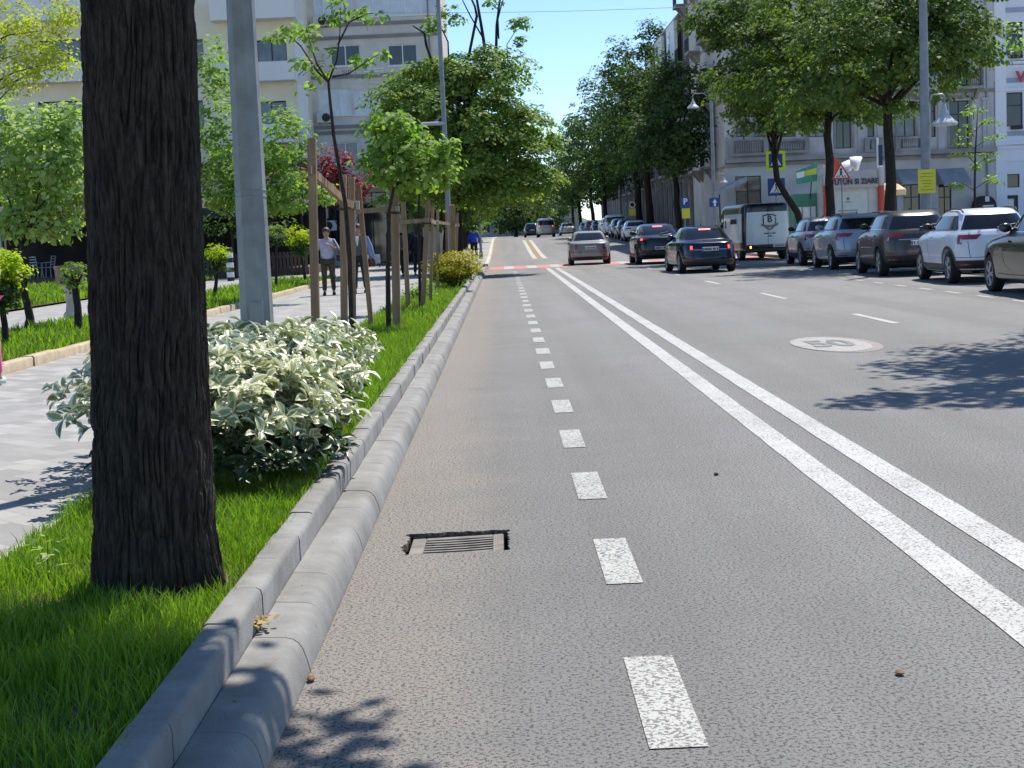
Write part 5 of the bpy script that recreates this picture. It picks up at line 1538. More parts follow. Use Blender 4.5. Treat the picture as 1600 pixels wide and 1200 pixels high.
side_front('tall dark grey stone house with iron balconies at the right street corner', 'stone_house', 95.3, 114, 21.5, DARKST, STONE)
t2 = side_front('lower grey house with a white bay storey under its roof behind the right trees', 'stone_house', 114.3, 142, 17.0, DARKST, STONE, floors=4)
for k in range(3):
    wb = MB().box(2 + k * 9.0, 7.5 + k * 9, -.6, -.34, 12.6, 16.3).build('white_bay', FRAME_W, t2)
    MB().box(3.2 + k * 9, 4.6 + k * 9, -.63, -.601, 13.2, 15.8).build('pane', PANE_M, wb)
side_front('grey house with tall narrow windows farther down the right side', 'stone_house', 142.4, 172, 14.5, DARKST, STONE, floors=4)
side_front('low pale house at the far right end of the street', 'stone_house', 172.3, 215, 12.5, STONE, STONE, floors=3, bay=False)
# slanting shop awning and striped cafe screen at the corner
t = thing('shop_awning', 'grey shop awning sloping down behind the two lamp post at the corner', 'awning', at(1150, 300, 92))
t.location.z = .12
A = at(1168, 283, 92) - t.location; Bq = at(1122, 305, 92) - t.location
mb = MB(); mb.add([(A.x, 0, A.z), (Bq.x, 0, Bq.z), (Bq.x, 2.6, Bq.z), (A.x, 2.6, A.z), (A.x, 0, A.z + .28), (Bq.x, 0, Bq.z + .28), (Bq.x, 2.6, Bq.z + .28), (A.x, 2.6, A.z + .28)], [(0, 1, 2, 3), (4, 5, 6, 7), (0, 1, 5, 4), (3, 2, 6, 7), (1, 2, 6, 5), (0, 3, 7, 4)]); mb.build('canopy', pm("awning_stripe", (.3, .31, .33), (.42, .43, .45), 2, .8), t)
for x in (A.x, Bq.x + .1): MB().tube([(x, .1, 0), (x, .1, (A.z if x == A.x else Bq.z + .05))], .05, 6).build('awning_post', DARKMETAL, t)

# --- pale blue house at the right edge
Db = Vector((at(1554, 150, YC).x, YC + .1, .12))
t = thing('pale_blue_house', 'bright pale blue house with blue grey window surrounds at the right edge', 'house', Db)
ops = []; wn = []
for (x0, x1) in ((1573, 1599), (1640, 1668)):
    for (y0, y1) in ((34, 86), (144, 197), (-76, -24)):
        o = op(x0, y0, x1, y1, YC, Db); ops.append(o); wn.append(o)
gd = [op(1567, 272, 1594, 293, YC, Db), op(1570, 305, 1592, 372, YC, Db)]
facade(t, 14, 20, ops + gd, BLUEW, 14, .2)
for k, o in enumerate(wn):
    f = window(t, o, FRAME_D, PANE_D, nx=1, rev=.2, zsplit=.62)
    a, b_, c, d = o
    mb = MB(); w_ = .28
    mb.box(a - .75, a - .45, -.06, -.002, c - .6, d + .75); mb.box(a - .449, b_ + .55, -.06, -.002, d + .6, d + .9); mb.box(a - .449, b_ + .55, -.06, -.002, c - .6, c - .32); mb.box(b_ + .551, b_ + .85, -.06, -.002, c - .6, d + .75)
    mb.build('surround', BLUET, f)
    mb = MB(); mb.box(a + .25, b_ - .1, -.3, -.02, c - .2, c - .01); mb.build('flower_box', SIGNBK, f)
window(t, gd[0], FRAME_D, PANE_D, nx=1, rev=.15)
f = window(t, gd[1], FRAME_D, PANE_P, nx=1, rev=.15, name='door', fw=.22)
mb = MB()
for py, pr in ((140, .22), (98, .12), (104, .06), (224, .25), (230, .15), (-20, .25), (250, .1)):
    z = at(1580, py, YC).z - Db.z; mb.box(0, 14, -pr, -.001, z - .08, z + .08)
mb.box(.05, .75, -.08, -.0015, .1, 19.8)
mb.build('cornice', pm("blue_white_trim", (.80, .83, .87), (.84, .86, .89), 2, .85), t)
c = at(1597, 120, YC - .4) - Db
text_mesh('lettering', 'V', .95, pm("red_letter", (.5, .05, .05), (.56, .07, .07), 3, .5), t, (c.x, -.3, c.z), ext=.05, bold=.03)

# --- kiosk "TUTUN SI ZIARE"
YK = 79
b = at(1284, 360, YK); b.z = .125
K = lambda x0, y0, x1, y1: op(x0, y0, x1, y1, YK, b)
t = thing('kiosk', 'pale newspaper kiosk with red corner posts behind the parked cars', 'kiosk', b)
x1 = K(1284, 0, 1373, 1)[1]
zt = K(1284, 266, 1373, 300)[3]
ops = [(K(1300, 299, 1357, 345)[0], K(1300, 299, 1357, 345)[1], .9, K(1300, 299, 1357, 345)[3])]
KIO = pm("kiosk_pale", (.44, .45, .44), (.52, .53, .52), 2, .6)
facade(t, x1, zt - .2, ops, KIO, 2.4, .08)
mb = MB(); o = ops[0]; mb.quad((o[0], .05, o[2]), (o[1], .05, o[2]), (o[1], .05, o[3]), (o[0], .05, o[3])); pn = mb.build('poster_panel', pm("poster_pale", (.50, .56, .54), (.57, .62, .60), 3, .5), t)
mb = MB(); cx = (o[0] + o[1]) / 2
for zz, w_ in ((o[3] - .55, .1), (o[3] - 1.0, .32), (o[3] - 1.14, .3), (o[3] - 1.27, .16)): mb.box(cx - w_ * 1.6 - .1, cx + w_ * 1.6 - .1, .035, .045, zz - .025, zz + .025)
mb.prism([(cx - .1 + .09 * math.cos(k * PI / 5), o[3] - .38 + .09 * math.sin(k * PI / 5)) for k in range(10)], .035, .045)
mb.build('poster_print', GREYD, pn)
ft = K(1294, 272, 1361, 292)
mb = MB(); mb.prism([(0.0, -.55), (0, -.02), (.85, -.02), (.85, -.3)], 0, 1) if False else None
zf0, zf1 = K(1300, 287, 1360, 287)[3] - .22, zt
mb.add([(.35, -.36, zf0), (x1 - .3, -.36, zf0), (x1 - .3, -.18, zf1), (.35, -.18, zf1 - .12), (.35, -.01, zf0), (x1 - .3, -.01, zf0), (x1 - .3, -.01, zf1), (.35, -.01, zf1 - .12)], [(0, 1, 2, 3), (4, 5, 1, 0), (3, 2, 6, 7), (0, 3, 7, 4), (1, 5, 6, 2)])
fa = mb.build('fascia', pm("fascia_beige", (.42, .40, .38), (.48, .46, .44), 2, .7), t)
text_mesh('lettering', 'TUTUN SI ZIARE', .40, pm("letter_dark", (.06, .045, .045), (.08, .06, .06), 5, .6), fa, (x1 / 2 + .08, -.345, zf0 + .3), rot=(PI / 2 - .16, 0, 0), ext=.02, sx=.86, bold=.008)
REDP = pm("post_red", (.48, .055, .03), (.56, .075, .04), 2, .5)
for px in (1281, 1367):
    x = K(px, 0, px + 1, 1)[0]
    zr_ = K(px, 290, px + 8, 330)[3]
    mb = MB(); mb.lathe([(.17, 0), (.17, zr_)], (x + .1, -.12, 0), 14); mb.build('red_post', REDP, t, smooth=40)
    mb = MB(); mb.lathe([(.175, zr_ + .002), (.175, zr_ + .9), (.19, zr_ + 1.0), (.1, zr_ + 1.02)], (x + .1, -.12, 0), 14); mb.build('post_head', KIO, t, smooth=40)
# curled white sail on the kiosk roof
def sail(pts, name):
    """pts: (px, py top, py bottom) across the picture; a bowed white sheet"""
    mb = MB(); vs = []; n = len(pts)
    for i, (px, p0, p1) in enumerate(pts):
        a, b_ = at(px, p0, YK + .6) - b, at(px, p1, YK + .6) - b
        for k in range(5):
            q = a.lerp(b_, k / 4); bow = .35 * math.sin(PI * k / 4) + .25 * math.sin(PI * i / (n - 1))
            vs.append((q.x, q.y - bow, q.z))
        for k in range(4, -1, -1):
            q = a.lerp(b_, k / 4); bow = .35 * math.sin(PI * k / 4) + .25 * math.sin(PI * i / (n - 1))
            vs.append((q.x, q.y - bow + .05, q.z))
    fs = [(i * 10 + k, i * 10 + (k + 1) % 10, (i + 1) * 10 + (k + 1) % 10, (i + 1) * 10 + k) for i in range(n - 1) for k in range(10)]
    fs += [tuple(range(10)), tuple(range(10 * n - 1, 10 * n - 11, -1))]
    mb.add(vs, fs); mb.build(name, pm("sail_white", (.74, .75, .76), (.8, .8, .8), 3, .5), t, smooth=50)
sail([(1302, 262, 272), (1309, 258, 272), (1317, 253, 271), (1325, 250, 268), (1330, 249, 266)], 'roof_sail')
sail([(1327, 246, 254), (1331, 245, 262), (1335, 245, 268), (1340, 245, 266), (1345, 244.5, 250)], 'roof_sail')

# --- green shop sign and kiosk left of it
YG = 80
b = at(1242, 360, YG); b.z = .125
G = lambda x0, y0, x1, y1: op(x0, y0, x1, y1, YG, b)
t = thing('green_kiosk', 'glazed kiosk with a tilted green and yellow sign behind the crooked trunk', 'kiosk', b)
o = G(1228, 303, 1277, 330)
facade(t, o[1], o[3], [(.1, o[1] * .32, .3, o[3] - .7), (o[1] * .36, o[1] * .68, .3, o[3] - .7), (o[1] * .72, o[1] - .1, .3, o[3] - .7)], pm("green_panel", (.05, .19, .12), (.08, .25, .16), 2, .6), 2, .1)
for k in range(3):
    q = [(.1, .32), (.36, .68), (.72, .95)][k]
    window(t, (o[1] * q[0] if k else .1, o[1] * q[1], .3, o[3] - .7), FRAME_W, PANE_P, nx=1, rev=.1)
a = [at(px, py, YG - .5) - b for px, py in ((1243, 268), (1277, 254), (1277, 283), (1245, 288))]
mb = MB(); mb.prism([(p.x, p.z) for p in a], -.5, -.42); sg = mb.build('sign_board', pm("sign_green", (.03, .24, .16), (.05, .30, .20), 2, .5), t)
def quadp(pts, m, n):
    mb = MB(); q = [at(px, py, YG - .5) - b for px, py in pts]; mb.prism([(p.x, p.z) for p in q], -.515, -.502); mb.build(n, m, sg)
quadp([(1258, 267), (1276, 262), (1276, 272), (1258, 275)], pm("sign_yellow_green", (.55, .55, .05), (.62, .6, .06), 3, .5), 'yellow_panel')
quadp([(1244, 270), (1257, 267), (1257, 276), (1245, 279)], SIGNW, 'white_panel')
mb = MB(); p = a[2]; mb.tube([(p.x - .3, -.45, p.z), (p.x - .3, -.2, p.z - .5), (p.x - .3, .02, p.z - .9)], .03, 6); mb.build('bracket', DARKMETAL, t)
# yellow parasol right of the kiosk, and a dark blue flag post
b = at(1392, 370, 84); b.z = .125
t = thing('parasol', 'small cream yellow parasol beside the thickest right trunk', 'parasol', b)
zp = at(1392, 297, 84).z - b.z
mb = MB(); mb.lathe([(.9, zp - .3), (.92, zp), (.5, zp + .3), (.04, zp + .5)], n=8); mb.build('canopy', pm("parasol_cream", (.62, .48, .22), (.72, .58, .32), 2, .8), t)
mb = MB(); mb.tube([(0, 0, 0), (0, 0, zp + .4)], .03, 6); mb.lathe([(.25, 0), (.25, .08), (.05, .1)], n=12); mb.build('pole', SIGNW, t)
b = at(1374, 370, 86); b.z = .125
t = thing('banner', 'narrow dark blue vertical banner on a white pole by the kiosk', 'banner', b)
z0, z1 = at(1374, 288, 86).z - b.z, at(1374, 226, 86).z - b.z
mb = MB(); mb.tube([(0, 0, 0), (0, 0, z1 + .4)], .07, 8); mb.build('pole', SIGNW, t)
mb = MB(); mb.bbox(.02, .24, -.16, -.08, z0, z1, .02); mb.build('flag', pm("navy_cloth", (.02, .035, .09), (.03, .05, .12), 2, .8), t)
# dark shop row at the far left kerb (fence by the trees)
t = thing('far_house', 'pale low building at the end of the street under the hill', 'house', (-6, 300, 1.0))
facade(t, 22, 7, [(2 + 3.2 * k, 3.6 + 3.2 * k, 3.8, 5.6) for k in range(6)] + [(2 + 3.2 * k, 3.6 + 3.2 * k, .8, 2.6) for k in range(6)], STONE, 10, .2)
for k in range(6):
    window(t, (2 + 3.2 * k, 3.6 + 3.2 * k, 3.8, 5.6), rev=.2); window(t, (2 + 3.2 * k, 3.6 + 3.2 * k, .8, 2.6), rev=.2)
mb = MB(); mb.prism([(-.5, 7.001), (22.5, 7.001), (20, 9), (2, 9)], -.5, 10.4); mb.build('roof', pm("roof_red", (.22, .10, .07), (.3, .15, .1), 1, .9), t)
t = thing('iron_fence', 'dark iron fence along the left kerb beyond the crossing', 'fence', (-5.6, 72, .1))
mb = MB()
for k in range(110):
    mb.box(-.02, .02, k * .5, k * .5 + .03, 0, 1.7 + zr(72 + k * .5))
for z in (.25, 1.55):
    for k in range(11): mb.add([(-.03, k * 5, z + zr(72 + k * 5)), (.03, k * 5, z + zr(72 + k * 5)), (.03, k * 5 + 5, z + zr(77 + k * 5)), (-.03, k * 5 + 5, z + zr(77 + k * 5)), (-.03, k * 5, z + .06 + zr(72 + k * 5)), (.03, k * 5, z + .06 + zr(72 + k * 5)), (.03, k * 5 + 5, z + .06 + zr(77 + k * 5)), (-.03, k * 5 + 5, z + .06 + zr(77 + k * 5))], [(0, 1, 2, 3), (4, 5, 6, 7), (0, 1, 5, 4), (1, 2, 6, 5), (2, 3, 7, 6), (3, 0, 4, 7)])
mb.build('railing', DARKMETAL, t)
# ================================================================== VEHICLES
class Shape:
    """closed car body: a stack of rounded plan outlines (z, rear y, front y, half width)"""
    def __init__(s, L, n=4.8, ng=3.8, zb=1.0, sub=4):
        L = np.array(L, float); t = np.arange(len(L)); tt = np.linspace(0, len(L) - 1, (len(L) - 1) * sub + 1)
        P = np.vstack([2 * L[0] - L[1], L, 2 * L[-1] - L[-2]])
        out = []
        for x in tt:
            i = min(int(x), len(L) - 2); u = x - i
            p0, p1, p2, p3 = P[i], P[i + 1], P[i + 2], P[i + 3]
            q = .5 * (2 * p1 + (p2 - p0) * u * .8 + (2 * p0 - 5 * p1 + 4 * p2 - p3) * 0 * u)
            m1 = (p2 - p0) * .42; m2 = (p3 - p1) * .42
            h00 = 2 * u ** 3 - 3 * u ** 2 + 1; h10 = u ** 3 - 2 * u ** 2 + u; h01 = -2 * u ** 3 + 3 * u ** 2; h11 = u ** 3 - u ** 2
            out.append(h00 * p1 + h10 * m1 + h01 * p2 + h11 * m2)
        s.T = np.array(out)
        s.T[:, 0] = np.maximum.accumulate(s.T[:, 0] + np.arange(len(s.T)) * 1e-6)
        s.n, s.ng, s.zb = n, ng, zb
    def par(s, z):
        return [np.interp(z, s.T[:, 0], s.T[:, k]) for k in (1, 2, 3)]
    def ex(s, z):
        return s.n + (s.ng - s.n) * min(1, max(0, (z - s.zb + .1) / .2))
    def S(s, z, ph):
        yr, yf, w = s.par(z); e = 2 / s.ex(z)
        c, q = math.cos(ph), math.sin(ph)
        x = w * math.copysign(abs(c) ** e, c)
        y = (yr + yf) / 2 + (yf - yr) / 2 * math.copysign(abs(q) ** e, q)
        # the sides bow out a little along the length
        return Vector((x, y, z))
    def normal(s, z, ph):
        a = s.S(z, ph + .02) - s.S(z, ph - .02); b = s.S(z + .012, ph) - s.S(z - .012, ph)
        n = a.cross(b)
        if n.length < 1e-9: return Vector((0, 0, 1))
        n.normalize()
        yr, yf, w = s.par(z); o = s.S(z, ph) - Vector((0, (yr + yf) / 2, z))
        return n if n.dot(o) >= 0 or abs(n.z) > .8 else -n
    def rx(s, f, z):      # angle at which the rear outline has x = f*w
        return -math.acos(max(-1, min(1, math.copysign(abs(f) ** (s.ex(z) / 2), f))))
    def fx(s, f, z): return -s.rx(f, z)
    def sy(s, f, z, side):  # angle on a flank at y fraction f in -1..1
        a = math.asin(math.copysign(abs(f) ** (s.ex(z) / 2), f))
        return a if side > 0 else PI - a
    def body(s, nphi=88):
        mb = MB(); ph = [-PI / 2 + 2 * PI * k / nphi for k in range(nphi)]
        vs = []; fs = []
        for row in s.T:
            for p in ph: vs.append(s.S(row[0], p))
        m = len(s.T)
        for i in range(m - 1):
            for k in range(nphi):
                j = (k + 1) % nphi; fs.append((i * nphi + k, i * nphi + j, i * nphi + nphi + j, i * nphi + nphi + k))
        vs.append((0, (s.T[0, 1] + s.T[0, 2]) / 2, s.T[0, 0])); vs.append((0, (s.T[-1, 1] + s.T[-1, 2]) / 2, s.T[-1, 0] + .006))
        b, tp = len(vs) - 2, len(vs) - 1
        for k in range(nphi):
            j = (k + 1) % nphi; fs.append((b, j, k)); fs.append((tp, (m - 1) * nphi + k, (m - 1) * nphi + j))
        mb.add(vs, fs); return mb
    def patch(s, mb, z0, z1, p0, p1, off=.006, nu=10, nv=6, rim=True):
        """p0 = (phi a, phi b) at z0, p1 at z1; a thin panel lying off the body"""
        V = []; Wn = []
        for j in range(nv + 1):
            v = j / nv; z = z0 + (z1 - z0) * v
            a = p0[0] + (p1[0] - p0[0]) * v; b = p0[1] + (p1[1] - p0[1]) * v
            for i in range(nu + 1):
                ph = a + (b - a) * i / nu
                n = s.normal(z, ph); p = s.S(z, ph)
                V.append(p + n * off); Wn.append(p - n * .004)
        f = [(j * (nu + 1) + i, j * (nu + 1) + i + 1, (j + 1) * (nu + 1) + i + 1, (j + 1) * (nu + 1) + i) for j in range(nv) for i in range(nu)]
        N = len(V)
        if rim:
            per = [i for i in range(nu + 1)] + [(j + 1) * (nu + 1) - 1 for j in range(1, nv + 1)] + [nv * (nu + 1) + i for i in range(nu - 1, -1, -1)] + [j * (nu + 1) for j in range(nv - 1, 0, -1)]
            for k in range(len(per)):
                a, b = per[k], per[(k + 1) % len(per)]; f.append((a, a + N, b + N, b))
            V = V + Wn
        mb.add(V, f); return mb
    def rear(s, mb, z0, z1, a0, b0, a1=None, b1=None, off=.006, **k):
        a1 = a0 if a1 is None else a1; b1 = b0 if b1 is None else b1
        return s.patch(mb, z0, z1, (s.rx(a0, z0), s.rx(b0, z0)), (s.rx(a1, z1), s.rx(b1, z1)), off, **k)
    def front(s, mb, z0, z1, a0, b0, a1, b1, off=.006, **k):
        return s.patch(mb, z0, z1, (s.fx(a0, z0), s.fx(b0, z0)), (s.fx(a1, z1), s.fx(b1, z1)), off, **k)
    def frac(s, y, z):
        yr, yf, w = s.par(z); return max(-.995, min(.995, (y - (yr + yf) / 2) / ((yf - yr) / 2)))
    def side(s, mb, sd, z0, z1, ya0, yb0, ya1, yb1, off=.006, **k):
        return s.patch(mb, z0, z1, (s.sy(s.frac(ya0, z0), z0, sd), s.sy(s.frac(yb0, z0), z0, sd)), (s.sy(s.frac(ya1, z1), z1, sd), s.sy(s.frac(yb1, z1), z1, sd)), off, **k)

SEDAN = dict(L=[(.20, .16, 4.42, .80), (.27, .05, 4.54, .87), (.42, .0, 4.60, .895), (.60, .02, 4.60, .905), (.75, .05, 4.52, .905), (.86, .09, 4.30, .895), (.93, .13, 3.95, .875), (.975, .24, 3.60, .855), (1.0, .38, 3.38, .835), (1.03, .50, 3.24, .81), (1.10, .62, 3.08, .775), (1.22, .83, 2.88, .72), (1.33, 1.04, 2.70, .67), (1.40, 1.22, 2.52, .62), (1.44, 1.45, 2.30, .54), (1.455, 1.72, 2.05, .40)],
             zg=(1.045, 1.365), axle=(.90, 3.62), r=.325, tw=.21, H=1.455, zl=(.68, .88), zp=.74)
SUV = dict(L=[(.24, .22, 4.05, .80), (.32, .08, 4.22, .875), (.50, .0, 4.33, .905), (.72, .02, 4.33, .915), (.90, .06, 4.24, .91), (1.0, .10, 4.02, .89), (1.06, .14, 3.70, .865), (1.10, .17, 3.44, .84), (1.15, .22, 3.28, .81), (1.26, .33, 3.07, .76), (1.38, .46, 2.86, .705), (1.47, .58, 2.66, .655), (1.53, .74, 2.42, .60), (1.565, .98, 2.15, .51), (1.58, 1.25, 1.8, .38)],
           zg=(1.13, 1.435), axle=(.82, 3.46), r=.345, tw=.225, H=1.58, zl=(.84, 1.03), zp=.80)
COUPE = dict(L=[(.24, .2, 4.35, .80), (.32, .06, 4.48, .87), (.50, .0, 4.57, .905), (.75, .02, 4.55, .915), (.92, .05, 4.42, .905), (1.0, .09, 4.1, .885), (1.05, .17, 3.75, .865), (1.08, .30, 3.5, .84), (1.12, .42, 3.36, .81), (1.22, .60, 3.14, .765), (1.34, .86, 2.93, .715), (1.45, 1.15, 2.72, .665), (1.52, 1.45, 2.45, .59), (1.555, 1.75, 2.15, .48), (1.565, 1.9, 2.05, .36)],
             zg=(1.13, 1.46), axle=(.90, 3.62), r=.35, tw=.23, H=1.565, zl=(.90, 1.01), zp=.62)
MPV = dict(L=[(.24, .12, 4.2, .80), (.32, .03, 4.34, .87), (.5, 0, 4.42, .895), (.8, .0, 4.38, .90), (.98, .01, 4.15, .895), (1.06, .02, 3.85, .885), (1.12, .03, 3.65, .875), (1.3, .05, 3.4, .86), (1.5, .09, 3.1, .835), (1.66, .13, 2.85, .81), (1.76, .2, 2.55, .77), (1.82, .4, 2.2, .69), (1.84, .8, 1.8, .5)],
           zg=(1.16, 1.62), axle=(.85, 3.53), r=.32, tw=.21, H=1.84, zl=(.9, 1.2), zp=.95)
KINDS = {'sedan': SEDAN, 'suv': SUV, 'coupe': COUPE, 'mpv': MPV}
_cache = {}
DARKARCH = pm("arch_liner", (.006, .006, .006), (.012, .012, .012), 10, .9)
REDL = pm("lamp_red", (.22, .008, .010), (.32, .015, .015), 6, .12, spec=.8, coat=.6)
REDON = emis("lamp_red_lit", (1, .06, .03), 3.0)
AMBON = emis("lamp_amber_lit", (1, .45, .05), 3.0)
CLEAR = pm("lamp_clear", (.5, .5, .5), (.6, .6, .6), 4, .1, spec=.8)
CHROME = pm("chrome", (.5, .5, .5), (.6, .6, .6), 4, .15, metal=1)
PLATEBLUE = pm("plate_blue", (.02, .06, .3), (.03, .07, .34), 4, .5)
def paint(name, c, metal=.25, rough=.32):
    return pm(name, c, tuple(x * 1.05 for x in c), 3, rough, metal=metal, coat=.45)
def car_meshes(kind):
    if kind in _cache: return _cache[kind]
    K = KINDS[kind]; s = Shape(K['L'])
    o = s.body().build('body', [None], None, fix=True)
    me0 = o.data
    cut = MB()
    for y in K['axle']:
        for sd in (-1, 1):
            m = MB(); n = 28
            r = K['r'] + .055; x0, x1 = (.52, 1.2) if sd > 0 else (-1.2, -.52)
            vs = [(x, y + r * math.cos(2 * PI * k / n), K['r'] + r * math.sin(2 * PI * k / n)) for x in (x0, x1) for k in range(n)]
            fs = [tuple(range(n)), tuple(range(2 * n - 1, n - 1, -1))] + [(k, (k + 1) % n, n + (k + 1) % n, n + k) for k in range(n)]
            cut.add(vs, fs)
    c = cut.build('cut', [None])
    md = o.modifiers.new('b', 'BOOLEAN'); md.object = c; md.operation = 'DIFFERENCE'; md.solver = 'EXACT'
    dg = bpy.context.evaluated_depsgraph_get()
    me = bpy.data.meshes.new_from_object(o.evaluated_get(dg))
    bpy.data.objects.remove(o); bpy.data.objects.remove(c)
    me.materials.clear(); me.materials.append(RUBBER); me.materials.append(DARKARCH)
    mi = []
    for p in me.polygons:
        cen = p.center; v = 0
        for y in K['axle']:
            d = math.hypot(cen.y - y, cen.z - K['r'])
            if d < K['r'] + .052 and abs(cen.x) < .93 and (abs(abs(cen.x) - .52) < .01 or d > K['r'] + .03) and abs(p.normal.x) < .5 or (abs(abs(cen.x) - .52) < .01 and d < K['r'] + .06): v = 1
        if p.normal.z < -.9 and cen.z < .3: v = 1
        mi.append(v)
    me.polygons.foreach_set('material_index', mi)
    me.polygons.foreach_set('use_smooth', [True] * len(me.polygons)); me.set_sharp_from_angle(angle=R(38))
    me.name = kind + '_body'
    _cache[kind] = (me, s, K)
    return _cache[kind]
def wheel_mb(r, tw):
    t = MB(); h = tw / 2
    t.lathe([(r * .66, -h * .9), (r * .9, -h), (r * .985, -h * .8), (r, -h * .4), (r, h * .4), (r * .985, h * .8), (r * .9, h), (r * .66, h * .9)], n=28)
    t.xf(Matrix.Rotation(PI / 2, 4, 'Y'))
    m = MB()
    m.lathe([(r * .68, h * .55), (r * .68, h * .93), (r * .63, h * .93), (r * .6, h * .5)], n=24)
    for k in range(5):
        a = 2 * PI * k / 5 + .3
        for da in (-.16, .16):
            p0 = Vector((r * .10 * math.cos(a), r * .10 * math.sin(a), h * .86)); p1 = Vector((r * .65 * math.cos(a + da), r * .65 * math.sin(a + da), h * .80))
            m.tube([p0, p1], [r * .07, r * .055], 5)
    m.lathe([(r * .16, h * .6), (r * .16, h * .92), (r * .05, h * .96)], n=12)
    m.xf(Matrix.Rotation(PI / 2, 4, 'Y'))
    b = MB(); b.lathe([(r * .655, -h * .3), (r * .655, h * .42)], n=20); b.xf(Matrix.Rotation(PI / 2, 4, 'Y'))
    return t, m, b
_wc = {}
def wheels(t, K):
    key = (K['r'], K['tw'])
    for y in K['axle']:
        for sd in (-1, 1):
            if key not in _wc:
                a, m, b = wheel_mb(*key)
                w_ = a.build('wheel', RUBBER, t, smooth=40); rm = m.build('rim', ALLOY, w_, smooth=40); hb = b.build('brake_disc', DARKARCH, w_, smooth=40)
                _wc[key] = (w_.data, rm.data, hb.data)
            else:
                ds = _wc[key]; w_ = bpy.data.objects.new('wheel', ds[0]); COL.objects.link(w_); w_.parent = t
                for nme, d in (('rim', ds[1]), ('brake_disc', ds[2])):
                    q = bpy.data.objects.new(nme, d); COL.objects.link(q); q.parent = w_
            w_.location = (sd * .785, y, K['r'])
            if sd < 0: w_.rotation_euler = (0, 0, PI)
